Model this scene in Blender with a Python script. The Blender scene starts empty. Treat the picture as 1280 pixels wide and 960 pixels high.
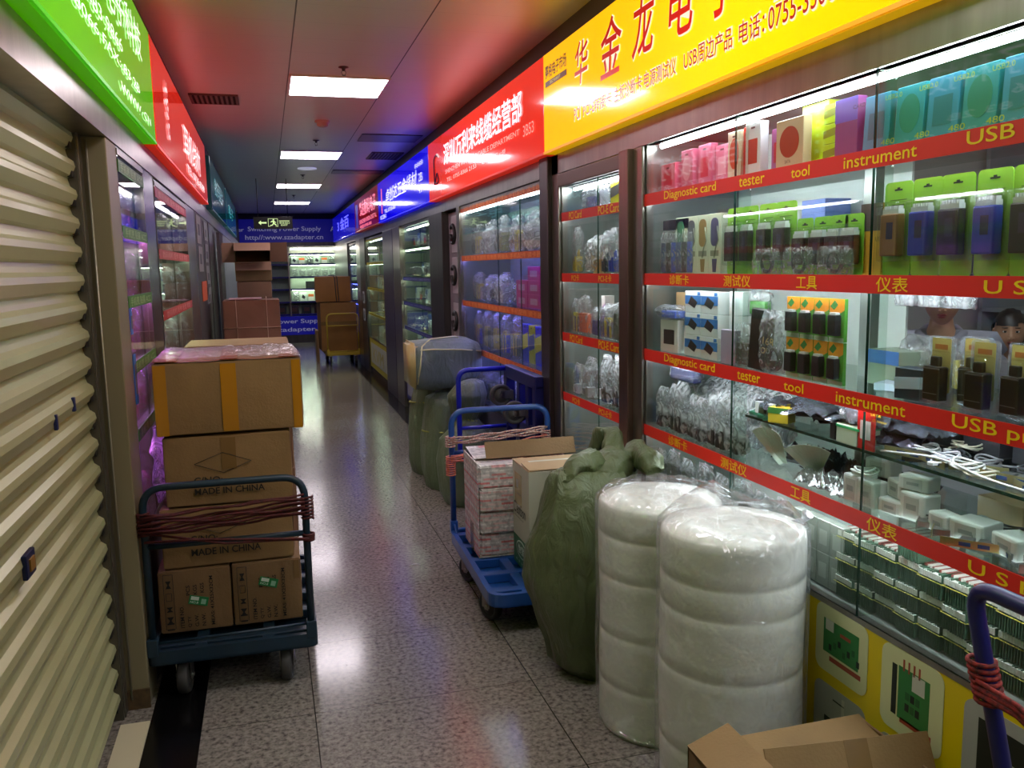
import bpy, bmesh, math, random
from mathutils import Vector, Matrix, noise
PI=math.pi
sc=bpy.context.scene
COL=sc.collection
# ---------------------------------------------------------------- camera, world, exposure
cam=bpy.data.cameras.new('camera'); co=bpy.data.objects.new('camera',cam); COL.objects.link(co)
cam.sensor_width=36; cam.lens=36*1072/1280; cam.clip_start=.05
def cam_matrix(pitch,yaw,roll):
    p,y,r=[math.radians(a) for a in (pitch,yaw,roll)]
    fw=Vector((math.sin(y)*math.cos(p),math.cos(y)*math.cos(p),-math.sin(p)))
    rt=Vector((math.cos(y),-math.sin(y),0)); up=rt.cross(fw)
    c,s=math.cos(r),math.sin(r)
    r2=c*rt-s*up; u2=s*rt+c*up
    return Matrix(((r2.x,u2.x,-fw.x,0),(r2.y,u2.y,-fw.y,0),(r2.z,u2.z,-fw.z,1.6),(0,0,0,1)))
co.matrix_world=cam_matrix(7.84,15.75,1.05)
sc.camera=co
w=bpy.data.worlds.new('world'); sc.world=w; w.use_nodes=True
w.node_tree.nodes['Background'].inputs[0].default_value=(.25,.25,.32,1)
w.node_tree.nodes['Background'].inputs[1].default_value=.05
sc.view_settings.view_transform='Standard'; sc.view_settings.look='None'
sc.view_settings.exposure=0.0; sc.view_settings.gamma=1; sc.view_settings.use_curve_mapping=False
sc.cycles.max_bounces=7; sc.cycles.diffuse_bounces=3; sc.cycles.glossy_bounces=4; sc.cycles.transmission_bounces=4; sc.cycles.transparent_max_bounces=24
sc.cycles.sample_clamp_indirect=4; sc.cycles.caustics_reflective=False; sc.cycles.caustics_refractive=False
L_TROFFER=16.0; L_TUBE=40.0; L_SIGN=1.0
# ---------------------------------------------------------------- materials
def lin(h):
    if not isinstance(h,str): return tuple(h)
    h=h.lstrip('#'); c=[int(h[i:i+2],16)/255 for i in (0,2,4)]
    return tuple(x/12.92 if x<=.04045 else ((x+.055)/1.055)**2.4 for x in c)
MC={}
def mat(col,rough=.5,metal=0.,emit=None,es=0.,coat=0.,noise_amt=0.,nscale=8.,bump=0.,bscale=30.,col2=None,name=None,sss=0.,spec=.5,stretch=None,samp=True):
    key=(col,rough,metal,emit,es,coat,noise_amt,nscale,bump,bscale,col2,sss,spec,stretch,samp)
    if key in MC: return MC[key]
    m=bpy.data.materials.new(name or 'surface'); m.use_nodes=True; nt=m.node_tree; N=nt.nodes; b=N['Principled BSDF']
    c=lin(col); b.inputs['Base Color'].default_value=(*c,1); b.inputs['Roughness'].default_value=rough; b.inputs['Metallic'].default_value=metal
    b.inputs['Specular IOR Level'].default_value=spec
    if coat: b.inputs['Coat Weight'].default_value=coat; b.inputs['Coat Roughness'].default_value=.05
    if emit is not None:
        b.inputs['Emission Color'].default_value=(*lin(emit),1); b.inputs['Emission Strength'].default_value=es
    if sss: b.inputs['Subsurface Weight'].default_value=sss; b.inputs['Subsurface Radius'].default_value=(.05,.05,.045)
    if noise_amt or col2 or bump:
        tc=N.new('ShaderNodeTexCoord'); mp=N.new('ShaderNodeMapping'); nt.links.new(tc.outputs['Object'],mp.inputs[0])
        if stretch: mp.inputs['Scale'].default_value=stretch
    if noise_amt or col2:
        n=N.new('ShaderNodeTexNoise'); n.inputs['Scale'].default_value=nscale; n.inputs['Detail'].default_value=4
        nt.links.new(mp.outputs[0],n.inputs['Vector'])
        r=N.new('ShaderNodeValToRGB'); r.color_ramp.elements[0].position=.3; r.color_ramp.elements[1].position=.7
        c2=lin(col2) if col2 else tuple(x*(1-noise_amt) for x in c)
        r.color_ramp.elements[0].color=(*c2,1); r.color_ramp.elements[1].color=(*c,1)
        nt.links.new(n.outputs['Fac'],r.inputs[0]); nt.links.new(r.outputs[0],b.inputs['Base Color'])
    if bump:
        n=N.new('ShaderNodeTexNoise'); n.inputs['Scale'].default_value=bscale; n.inputs['Detail'].default_value=3
        nt.links.new(mp.outputs[0],n.inputs['Vector'])
        bp=N.new('ShaderNodeBump'); bp.inputs['Strength'].default_value=bump; bp.inputs['Distance'].default_value=.01
        nt.links.new(n.outputs['Fac'],bp.inputs['Height']); nt.links.new(bp.outputs[0],b.inputs['Normal'])
    if not samp: m.cycles.emission_sampling='NONE'
    MC[key]=m; return m
def glow(col,s,samp=True):
    return mat('#101010',rough=.4,emit=col,es=s,samp=samp)
def clear(tint=(.93,.97,.95),base=.04,gl=.9,rough=.02,white=0.,bump=0.,bscale=20,wcol=(.85,.87,.9)):
    key=('clear',tint,base,gl,rough,white,bump,bscale,wcol)
    if key in MC: return MC[key]
    m=bpy.data.materials.new('clear_sheet'); m.use_nodes=True; nt=m.node_tree; N=nt.nodes; N.clear()
    out=N.new('ShaderNodeOutputMaterial'); tr=N.new('ShaderNodeBsdfTransparent'); tr.inputs[0].default_value=(*tint,1)
    g=N.new('ShaderNodeBsdfGlossy'); g.inputs['Roughness'].default_value=rough
    lw=N.new('ShaderNodeLayerWeight'); lw.inputs[0].default_value=.5
    p=N.new('ShaderNodeMath'); p.operation='POWER'; p.inputs[1].default_value=5
    q=N.new('ShaderNodeMath'); q.operation='MULTIPLY_ADD'; q.inputs[1].default_value=gl; q.inputs[2].default_value=base
    nt.links.new(lw.outputs['Facing'],p.inputs[0]); nt.links.new(p.outputs[0],q.inputs[0])
    mx=N.new('ShaderNodeMixShader'); nt.links.new(q.outputs[0],mx.inputs[0]); nt.links.new(tr.outputs[0],mx.inputs[1]); nt.links.new(g.outputs[0],mx.inputs[2])
    last=mx
    if white:
        d=N.new('ShaderNodeBsdfDiffuse'); d.inputs[0].default_value=(*wcol,1)
        t=N.new('ShaderNodeBsdfTranslucent'); t.inputs[0].default_value=(*wcol,1)
        dm=N.new('ShaderNodeMixShader'); dm.inputs[0].default_value=.4; nt.links.new(d.outputs[0],dm.inputs[1]); nt.links.new(t.outputs[0],dm.inputs[2])
        m2=N.new('ShaderNodeMixShader'); m2.inputs[0].default_value=white
        if bump:
            tw=N.new('ShaderNodeTexCoord'); nw=N.new('ShaderNodeTexNoise'); nw.inputs['Scale'].default_value=bscale*.6; nw.inputs['Detail'].default_value=4; nw.inputs['Distortion'].default_value=2.2
            rw=N.new('ShaderNodeValToRGB'); rw.color_ramp.elements[0].position=.42; rw.color_ramp.elements[0].color=(white*.35,)*3+(1,); rw.color_ramp.elements[1].position=.68; rw.color_ramp.elements[1].color=(min(1,white*2.1+.1),)*3+(1,)
            nt.links.new(tw.outputs['Object'],nw.inputs['Vector']); nt.links.new(nw.outputs['Fac'],rw.inputs[0]); nt.links.new(rw.outputs[0],m2.inputs[0])  # white streaks painted into the film as crumple highlights
        nt.links.new(mx.outputs[0],m2.inputs[1]); nt.links.new(dm.outputs[0],m2.inputs[2]); last=m2
    if bump:
        tc=N.new('ShaderNodeTexCoord'); n=N.new('ShaderNodeTexNoise'); n.inputs['Scale'].default_value=bscale; n.inputs['Detail'].default_value=3; n.inputs['Distortion'].default_value=.6
        nt.links.new(tc.outputs['Object'],n.inputs['Vector']); bp=N.new('ShaderNodeBump'); bp.inputs['Strength'].default_value=bump; bp.inputs['Distance'].default_value=.02
        nt.links.new(n.outputs['Fac'],bp.inputs['Height']); nt.links.new(bp.outputs[0],g.inputs['Normal'])
    nt.links.new(last.outputs[0],out.inputs[0]); MC[key]=m; return m
# ---------------------------------------------------------------- mesh helpers
def new(): return bmesh.new()
def fin(bm,name,mats,smooth=False):
    me=bpy.data.meshes.new(name); bm.normal_update(); bm.to_mesh(me); bm.free()
    for m in (mats if isinstance(mats,(list,tuple)) else [mats]): me.materials.append(m)
    if smooth:
        for p in me.polygons: p.use_smooth=True
    return me
def setmi(fs,mi,sm=False):
    for f in fs:
        f.material_index=mi
        if sm: f.smooth=True
def box(bm,lo,hi,mi=0,bev=0.,M=None,seg=2):
    c=[(a+b)/2 for a,b in zip(lo,hi)]; s=[max(abs(b-a),1e-5) for a,b in zip(lo,hi)]
    mt=Matrix.Translation(c)@Matrix.Diagonal((*s,1))
    if bev>0:
        t=bmesh.new(); bmesh.ops.create_cube(t,size=1,matrix=mt)
        bmesh.ops.bevel(t,geom=t.edges[:],offset=min(bev,min(s)*.45),segments=seg,affect='EDGES',profile=.5)
        merge(bm,t,mi,M,sm=False); return
    r=bmesh.ops.create_cube(bm,size=1,matrix=(M@mt) if M else mt)
    setmi({f for v in r['verts'] for f in v.link_faces},mi)
def merge(bm,t,mi=None,M=None,sm=None):
    vm={}
    for v in t.verts: vm[v]=bm.verts.new((M@v.co) if M else v.co)
    for f in t.faces:
        try: g=bm.faces.new([vm[v] for v in f.verts])
        except ValueError: continue
        g.material_index=f.material_index if mi is None else mi; g.smooth=f.smooth if sm is None else sm
    t.free()
def tube(bm,pts,r,mi=0,seg=8,closed=False,caps=True):
    pts=[Vector(p) for p in pts]; n=len(pts); rings=[]; up=None
    for i,p in enumerate(pts):
        if closed: t=(pts[(i+1)%n]-pts[i-1])
        else: t=(pts[min(i+1,n-1)]-pts[max(i-1,0)])
        t=t.normalized() if t.length>1e-9 else Vector((0,0,1))
        if up is None: up=Vector((0,0,1)) if abs(t.z)<.9 else Vector((1,0,0))
        a=t.cross(up); a=a.normalized() if a.length>1e-6 else t.orthogonal().normalized(); b=t.cross(a).normalized(); up=-b if False else a.cross(t)
        rr=r[i] if isinstance(r,(list,tuple)) else r
        rings.append([bm.verts.new(p+a*math.cos(2*PI*k/seg)*rr+b*math.sin(2*PI*k/seg)*rr) for k in range(seg)])
    m=n if closed else n-1
    for i in range(m):
        A,B=rings[i],rings[(i+1)%n]
        for k in range(seg):
            f=bm.faces.new((A[k],A[(k+1)%seg],B[(k+1)%seg],B[k])); f.material_index=mi; f.smooth=True
    if caps and not closed:
        for R,rev in ((rings[0],True),(rings[-1],False)):
            f=bm.faces.new(R[::-1] if rev else R); f.material_index=mi
def bend(pts,rad,n=5):
    """round the corners of a polyline"""
    P=[Vector(p) for p in pts]; out=[P[0]]
    for i in range(1,len(P)-1):
        a=(P[i-1]-P[i]).normalized(); b=(P[i+1]-P[i]).normalized()
        s=P[i]+a*rad; e=P[i]+b*rad
        for k in range(n+1):
            t=k/n; out.append((s*(1-t)+P[i]*t)*(1-t)+(P[i]*(1-t)+e*t)*t)
    out.append(P[-1]); return out
def cyl(bm,p0,p1,r,mi=0,seg=20,r2=None):
    tube(bm,[p0,p1],[r,r2 if r2 is not None else r],mi,seg)
def lathe(bm,prof,c=(0,0,0),mi=0,seg=24,axis='z'):
    """profile of (radius, height)"""
    R=[]
    for r,h in prof:
        ring=[]
        for k in range(seg):
            a=2*PI*k/seg; x,y=r*math.cos(a),r*math.sin(a)
            p={'z':(x,y,h),'x':(h,x,y),'y':(x,h,y)}[axis]
            ring.append(bm.verts.new(Vector(p)+Vector(c)))
        R.append(ring)
    for A,B in zip(R,R[1:]):
        for k in range(seg):
            f=bm.faces.new((A[k],A[(k+1)%seg],B[(k+1)%seg],B[k])); f.material_index=mi; f.smooth=True
    for ring in (R[0],R[-1]):
        try: bm.faces.new(ring).material_index=mi
        except ValueError: pass
def prism(bm,poly,o,ex,ey,d,mi=0):
    """extrude the 2-D polygon poly (in the plane o,ex,ey) by the vector d"""
    o,ex,ey,d=Vector(o),Vector(ex),Vector(ey),Vector(d)
    A=[bm.verts.new(o+ex*x+ey*y) for x,y in poly]; B=[bm.verts.new(v.co+d) for v in A]; n=len(A)
    fs=[bm.faces.new(A[::-1]),bm.faces.new(B)]+[bm.faces.new((A[i],A[(i+1)%n],B[(i+1)%n],B[i])) for i in range(n)]
    setmi(fs,mi)
def rrect(w,h,r,n=4,x0=0,y0=0):
    out=[]
    for cx,cy,a in ((w/2-r,h/2-r,0),(-w/2+r,h/2-r,90),(-w/2+r,-h/2+r,180),(w/2-r,-h/2+r,270)):
        for k in range(n+1):
            t=math.radians(a+90*k/n); out.append((x0+cx+r*math.cos(t),y0+cy+r*math.sin(t)))
    return out
def ell(w,h,n=16,x0=0,y0=0): return [(x0+w/2*math.cos(2*PI*k/n),y0+h/2*math.sin(2*PI*k/n)) for k in range(n)]
def loft(bm,rings,seg=28,nz=0.,nf=3.,mi=0,seed=0,fold=0.,caps=True,sub=3):
    """rings: (cx,cy,cz,rx,ry,squareness) stacked; smoothly interpolated; nz noise, fold vertical creases"""
    R=[]; full=[]
    for a,b in zip(rings,rings[1:]):
        for k in range(sub): 
            t=k/sub; full.append([x*(1-t)+y*t for x,y in zip(a,b)])
    full.append(list(rings[-1]))
    off=Vector((seed*7.1,seed*3.3,seed*1.7)); V=[]
    for (cx,cy,cz,rx,ry,sq) in full:
        ring=[]
        for k in range(seg):
            a=2*PI*k/seg; ca,sa=math.cos(a),math.sin(a); e=2/(2+sq)
            x=rx*math.copysign(abs(ca)**e,ca); y=ry*math.copysign(abs(sa)**e,sa)
            p=Vector((cx+x,cy+y,cz)); d=Vector((ca,sa,0))
            n=noise.noise(p*nf+off)*nz+noise.noise(p*nf*3+off)*nz*.4
            if fold: n+=fold*(abs(noise.noise(Vector((math.cos(a)*3,math.sin(a)*3,cz*1.5))+off))-.2)
            ring.append(bm.verts.new(p+d*n+Vector((0,0,noise.noise(p*nf+off*2)*nz*.5 if 0<len(V)<len(full)-1 else 0))))
        V.append(ring)
    for A,B in zip(V,V[1:]):
        for k in range(seg):
            f=bm.faces.new((A[k],A[(k+1)%seg],B[(k+1)%seg],B[k])); f.material_index=mi; f.smooth=True
    if caps:
        for ring,z in ((V[0],-1),(V[-1],1)):
            c=bm.verts.new(sum((v.co for v in ring),Vector())/seg+Vector((0,0,0)))
            for k in range(seg):
                q=(ring[k],ring[(k+1)%seg],c) if z>0 else (ring[(k+1)%seg],ring[k],c)
                f=bm.faces.new(q); f.material_index=mi; f.smooth=True
TC={}
def textgeo(s,offset=0.,shear=0.,spacing=1.):
    key=(s,offset,shear,spacing)
    if key in TC: return TC[key]
    cu=bpy.data.curves.new('t','FONT'); cu.body=s; cu.resolution_u=3; cu.offset=offset; cu.shear=shear; cu.space_character=spacing
    ob=bpy.data.objects.new('t',cu); COL.objects.link(ob)
    dg=bpy.context.evaluated_depsgraph_get(); me=bpy.data.meshes.new_from_object(ob.evaluated_get(dg))
    vs=[v.co.copy() for v in me.vertices]; fs=[tuple(p.vertices) for p in me.polygons]
    bpy.data.objects.remove(ob); bpy.data.curves.remove(cu); bpy.data.meshes.remove(me)
    TC[key]=(vs,fs); return TC[key]
def text(bm,s,o,xd,yd,w,h,mi=0,offset=0.,shear=0.,spacing=1.,anchor='lb'):
    """fit the words s into a box w wide and h tall whose lower corner is o; xd,yd reading and up directions"""
    vs,fs=textgeo(s,offset,shear,spacing)
    if not vs: return
    x0=min(v.x for v in vs); x1=max(v.x for v in vs); y0=min(v.y for v in vs); y1=max(v.y for v in vs)
    o,xd,yd=Vector(o),Vector(xd),Vector(yd)
    if w is None: w=h*(x1-x0)/(y1-y0)
    if h is None: h=w*(y1-y0)/(x1-x0)
    if anchor=='c': o=o-xd*w/2-yd*h/2
    V=[bm.verts.new(o+xd*((v.x-x0)/(x1-x0)*w)+yd*((v.y-y0)/(y1-y0)*h)) for v in vs]
    for f in fs:
        try: g=bm.faces.new([V[i] for i in f]); g.material_index=mi
        except ValueError: pass
def ob(name,me,parent=None,loc=None,label=None):
    o=bpy.data.objects.new(name,me); COL.objects.link(o)
    if parent is not None: o.parent=parent
    if loc: o.location=loc
    if label: o['label']=label
    return o
def tag(o,label,cat,group=None,kind=None):
    o['label']=label; o['category']=cat
    if group: o['group']=group
    if kind: o['kind']=kind
    return o
def thing(name,label,cat,loc=(0,0,0),rz=0.,group=None):
    o=bpy.data.objects.new(name,None); COL.objects.link(o); o.location=loc; o.rotation_euler=(0,0,rz); o.empty_display_size=.05
    return tag(o,label,cat,group)
def struct(name,me,label=None):
    o=ob(name,me); o['kind']='structure'; o['label']=label or name.replace('_',' ')
    o['category']=name.split('_')[0]
    return o
ORD=['first','second','third','fourth','fifth','sixth','seventh','eighth','ninth','tenth','eleventh','twelfth','thirteenth','fourteenth','fifteenth','sixteenth']
XR,XL=(0,-1,0),(0,1,0)   # reading direction on the shopfronts facing the aisle from +X and from -X
UP=(0,0,1)
STEEL=mat('#a39c94',rough=.28,metal=.95,noise_amt=.25,nscale=3,stretch=(6,6,.4),bump=.05,bscale=60,name='brushed_steel')
DSTEEL=mat('#5d5a58',rough=.38,metal=.9,noise_amt=.3,nscale=3,stretch=(5,5,.5),name='dull_steel')
GLASS=clear(); GEDGE=mat('#1d3a2e',rough=.15,coat=.5,name='glass_edge')
SHELFG=clear(tint=(.88,.95,.91),base=.07,gl=.8)
CARD=mat('#8f6f44',rough=.75,noise_amt=.22,nscale=5,bump=.15,bscale=120,name='cardboard')
CARD2=mat('#846541',rough=.78,noise_amt=.25,nscale=4,bump=.15,bscale=100,name='cardboard_dull')
CARDP=mat('#8f6850',rough=.8,noise_amt=.2,nscale=4,name='cardboard_pinkish')
CARDIN=mat('#6e5130',rough=.85,name='cardboard_inside')
INK=mat('#1a1712',rough=.7,name='black_print')
BLACK=mat('#121214',rough=.45,name='black_plastic')
WHITE=mat('#dedede',rough=.45,name='white_plastic')
RED=mat('#e6261a',rough=.42,name='red_vinyl'); YTXT=mat('#ffd800',rough=.45,name='yellow_vinyl')
LEDW=glow('#eef4ff',L_TUBE)
# ================================================================ THE SETTING
def floor_mat():
    m=bpy.data.materials.new('granite_tiles'); m.use_nodes=True; nt=m.node_tree; N=nt.nodes; L=nt.links; b=N['Principled BSDF']
    g=N.new('ShaderNodeNewGeometry'); s=N.new('ShaderNodeSeparateXYZ'); L.new(g.outputs['Position'],s.inputs[0])
    def math_(op,a,bv=None,c=None):
        n=N.new('ShaderNodeMath'); n.operation=op
        for i,x in enumerate((a,bv,c)):
            if x is None: continue
            if isinstance(x,(int,float)): n.inputs[i].default_value=x
            else: L.new(x,n.inputs[i])
        return n.outputs[0]
    def joint(out,off,step,wd):
        f=math_('FRACT',math_('DIVIDE',math_('SUBTRACT',out,off),step))
        d=math_('MULTIPLY',math_('MINIMUM',f,math_('SUBTRACT',1.,f)),step)
        return math_('LESS_THAN',d,wd)
    j=math_('MAXIMUM',joint(s.outputs[0],.085-8.25,.825,.0022),joint(s.outputs[1],3.02-12,.6,.0016))
    v=N.new('ShaderNodeTexVoronoi'); v.inputs['Scale'].default_value=130; L.new(g.outputs['Position'],v.inputs['Vector'])
    n1=N.new('ShaderNodeTexNoise'); n1.inputs['Scale'].default_value=55; n1.inputs['Detail'].default_value=5; L.new(g.outputs['Position'],n1.inputs['Vector'])
    n2=N.new('ShaderNodeTexNoise'); n2.inputs['Scale'].default_value=1.3; n2.inputs['Detail'].default_value=4; L.new(g.outputs['Position'],n2.inputs['Vector'])
    r=N.new('ShaderNodeValToRGB'); e=r.color_ramp.elements; e[0].position=.3; e[0].color=(*lin('#504b47'),1); e[1].position=.62; e[1].color=(*lin('#958e85'),1)
    e2=e.new(.45); e2.color=(*lin('#7f7870'),1); L.new(n1.outputs['Fac'],r.inputs[0])
    mx=N.new('ShaderNodeMix'); mx.data_type='RGBA'; mx.blend_type='MULTIPLY'; mx.inputs[0].default_value=.35
    sp=N.new('ShaderNodeSeparateColor'); L.new(v.outputs['Color'],sp.inputs[0]); r2=N.new('ShaderNodeValToRGB'); r2.color_ramp.elements[0].position=.1; r2.color_ramp.elements[0].color=(.25,.23,.22,1); r2.color_ramp.elements[1].position=.4; r2.color_ramp.elements[1].color=(1,1,1,1)
    L.new(sp.outputs[0],r2.inputs[0]); L.new(r.outputs[0],mx.inputs[6]); L.new(r2.outputs[0],mx.inputs[7])
    m3=N.new('ShaderNodeMix'); m3.data_type='RGBA'; m3.blend_type='MULTIPLY'; m3.inputs[0].default_value=.5
    r3=N.new('ShaderNodeValToRGB'); r3.color_ramp.elements[0].position=.3; r3.color_ramp.elements[0].color=(.7,.68,.66,1); r3.color_ramp.elements[1].position=.7; L.new(n2.outputs['Fac'],r3.inputs[0])
    L.new(mx.outputs[2],m3.inputs[6]); L.new(r3.outputs[0],m3.inputs[7])
    m4=N.new('ShaderNodeMix'); m4.data_type='RGBA'; L.new(j,m4.inputs[0]); L.new(m3.outputs[2],m4.inputs[6]); m4.inputs[7].default_value=(*lin('#35302c'),1)
    L.new(m4.outputs[2],b.inputs['Base Color'])
    rr=math_('MULTIPLY_ADD',n2.outputs['Fac'],.1,.1); L.new(rr,b.inputs['Roughness']); b.inputs['Specular IOR Level'].default_value=.6
    bp=N.new('ShaderNodeBump'); bp.inputs['Strength'].default_value=.06; bp.inputs['Distance'].default_value=.002; L.new(n1.outputs['Fac'],bp.inputs['Height']); L.new(bp.outputs[0],b.inputs['Normal'])
    return m
def ceil_mat():
    m=bpy.data.materials.new('ceiling_panels'); m.use_nodes=True; nt=m.node_tree; N=nt.nodes; L=nt.links; b=N['Principled BSDF']
    g=N.new('ShaderNodeNewGeometry'); s=N.new('ShaderNodeSeparateXYZ'); L.new(g.outputs['Position'],s.inputs[0])
    def mm(op,a,bv):
        n=N.new('ShaderNodeMath'); n.operation=op
        for i,x in enumerate((a,bv)):
            if isinstance(x,(int,float)): n.inputs[i].default_value=x
            else: L.new(x,n.inputs[i])
        return n.outputs[0]
    a=mm('LESS_THAN',mm('ABSOLUTE',mm('SUBTRACT',s.outputs[0],.2),0),.0035); c=mm('LESS_THAN',mm('ABSOLUTE',mm('SUBTRACT',s.outputs[0],.83),0),.0035)
    f=mm('FRACT',mm('DIVIDE',mm('ADD',s.outputs[1],12.),.3),0); d=mm('LESS_THAN',f,.006)
    j=mm('MAXIMUM',mm('MAXIMUM',a,c),mm('MULTIPLY',d,.35))
    n2=N.new('ShaderNodeTexNoise'); n2.inputs['Scale'].default_value=2.; L.new(g.outputs['Position'],n2.inputs['Vector'])
    m4=N.new('ShaderNodeMix'); m4.data_type='RGBA'; L.new(j,m4.inputs[0]); m4.inputs[6].default_value=(*lin('#dedad6'),1); m4.inputs[7].default_value=(*lin('#2a2624'),1)
    L.new(m4.outputs[2],b.inputs['Base Color']); b.inputs['Metallic'].default_value=.2; b.inputs['Roughness'].default_value=.36; b.inputs['Specular IOR Level'].default_value=.8
    wv=N.new('ShaderNodeTexWave'); wv.bands_direction='Y'; wv.inputs['Scale'].default_value=.52; wv.inputs['Distortion'].default_value=.5; wv.inputs['Detail'].default_value=1; L.new(g.outputs['Position'],wv.inputs['Vector'])
    bp=N.new('ShaderNodeBump'); bp.inputs['Strength'].default_value=.15; bp.inputs['Distance'].default_value=.01; L.new(wv.outputs['Fac'],bp.inputs['Height']); L.new(bp.outputs[0],b.inputs['Normal'])
    return m
def slab(name,lo,hi,m,label,bev=0):
    bm=new(); box(bm,lo,hi,0,bev); return struct(name,fin(bm,name,m),label)
slab('floor',(-3,-4,-.1),(5.2,21.2,0),floor_mat(),'grey speckled granite tile floor of the aisle')
slab('ceiling',(-3,-4,2.8),(5.2,21.2,2.9),ceil_mat(),'glossy metal panel ceiling over the aisle')
WDK=mat('#4a3f3a',rough=.6,name='dark_wall'); WGR=mat('#8b877f',rough=.7,name='plain_wall')
slab('wall_right',(1.5,-4,2.17),(1.62,19.6,2.8),WDK,'dark wall above the shopfronts beside the lit signs')
slab('wall_left',(-.74,-4,2.17),(-.5,19.6,2.8),WDK,'dark wall above the shutter and shopfronts')
slab('wall_end',(-3,20.6,0),(5.2,20.75,2.8),WGR,'wall closing the aisle behind the end shop')
slab('wall_back',(-3,-4.1,0),(5.2,-4,2.8),WGR,'wall closing the aisle at its near end')
slab('wall_shop_back',(4.5,-4,0),(4.6,20.6,2.8),mat('#a8a79c',rough=.8),'back wall inside the glass fronted shop')
slab('wall_shop_side',(1.93,4.35,0),(4.5,4.45,2.8),mat('#b4b4aa',rough=.8),'side wall inside the glass fronted shop')
slab('wall_left_back',(-1.4,-4,0),(-1.3,20.6,2.8),mat('#55504a',rough=.8),'inner wall behind the shopfronts beside the shutter')
slab('trim_1',(1.485,-4,2.07),(1.6,19.4,2.17),STEEL,'brushed steel beam under the lit signs above the glass cases')
slab('trim_2',(-.64,-4,2.06),(-.495,19.4,2.17),STEEL,'brushed steel beam under the green and red signs')
GRAN=mat('#0b0a0b',rough=.18,spec=.6,name='black_granite')
slab('floor_border_right',(1.32,-4,0),(1.52,19.4,.004),GRAN,'black granite border at the foot of the glass cases')
slab('floor_border_left',(-.485,-4,0),(-.305,19.4,.004),GRAN,'black granite border along the shutter')
slab('floor_threshold',(-.585,-4,0),(-.487,3.14,.006),mat('#cfc3a4',rough=.4),'cream stone threshold in front of the roller shutter')
# steel pillars between the shopfronts
def pillar(lo,hi,m,label):
    o=slab('pillar',lo,hi,m,label,.004); o['category']='pillar'; return o
slab('baseboard_right',(1.5,3.28,0),(1.56,14.8,.1),GRAN,'black stone base under the far glass cases')
pillar((1.485,3.27,0),(1.95,3.36,2.07),STEEL,'brushed steel post at the far end of the yellow-signed case')
pillar((1.46,3.36,0),(1.95,3.455,2.07),mat('#8d7268',rough=.3,metal=.9,noise_amt=.2,nscale=3,stretch=(6,6,.4)),'warm steel pillar dividing the wide glass case from its narrow neighbour')  # reddish base colour paints a red-tinted reflection into the steel
pillar((1.485,4.31,0),(1.95,4.42,2.17),STEEL,'bright steel post beside the narrow glass case')
pillar((1.46,4.42,0),(1.95,4.56,2.17),mat('#54474a',rough=.35,metal=.85),'dark steel pillar under the joint of the red and yellow signs')
pillar((1.485,6.72,0),(1.95,6.82,2.07),STEEL,'steel post beside the purple lit case')
pillar((1.47,7.34,0),(1.95,7.95,2.07),DSTEEL,'broad dull steel pillar between purple case and blue-edged shelves')
pillar((1.47,9.8,0),(1.95,10.35,2.07),STEEL,'steel pillar on the far side of the blue-edged shelves')
pillar((1.475,10.42,0),(1.95,11.3,2.07),mat('#6a6276',rough=.35,metal=.85),'purplish steel pillar beside the yellow-edged case')
pillar((1.47,13.4,0),(1.95,14.1,2.07),DSTEEL,'dull steel pillar with two small notices')
pillar((1.47,14.1,0),(1.95,14.7,2.07),STEEL,'narrow steel pillar behind the yellow cart')
pillar((1.47,16.3,0),(1.95,19.4,2.07),DSTEEL,'last steel pillar before the end shop')
# left hand side
pillar((-.62,3.26,0),(-.5,3.47,2.06),mat('#8c8264',rough=.42,metal=.2,noise_amt=.15,nscale=2,stretch=(4,4,.5)),'olive steel pillar between roller shutter and lit case')
pillar((-.95,4.16,0),(-.5,4.52,2.06),mat('#6a5f74',rough=.25,metal=.9),'shiny purple tinged steel pillar between the two small cases')
pillar((-.95,6.3,0),(-.5,7.0,2.06),STEEL,'steel pillar before the papered post')
pillar((-.95,7.0,0),(-.5,8.6,2.06),mat('#4e4644',rough=.5,metal=.3),'dark pillar covered with hanging papers')
pillar((-.95,8.7,0),(-.5,9.6,2.06),DSTEEL,'dull pillar with folded grille behind the papered post')
pillar((-.95,9.9,0),(-.52,11.5,2.06),mat('#5b5658',rough=.5,metal=.4),'grey pillar beyond the folded grille')
pillar((-.95,11.6,0),(-.5,19.4,2.06),mat('#6d6870',rough=.5,metal=.4),'long steel front beneath the teal signs')
# foot of the olive pillar: worn corrugated end
bm=new(); box(bm,(-.622,3.252,0),(-.498,3.262,.075),0); o=struct('trim_3',fin(bm,'trim_3',mat('#5a4526',rough=.8,noise_amt=.5,nscale=40)),'worn brown foot of the olive pillar')
bm=new(); tube(bm,[(-.56,3.252,.04),(-.56,3.252,2.05)],.004,0,6); struct('trim_4',fin(bm,'trim_4',mat('#a09a86',rough=.4,metal=.4)),'thin seam strip down the olive pillar')
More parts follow.
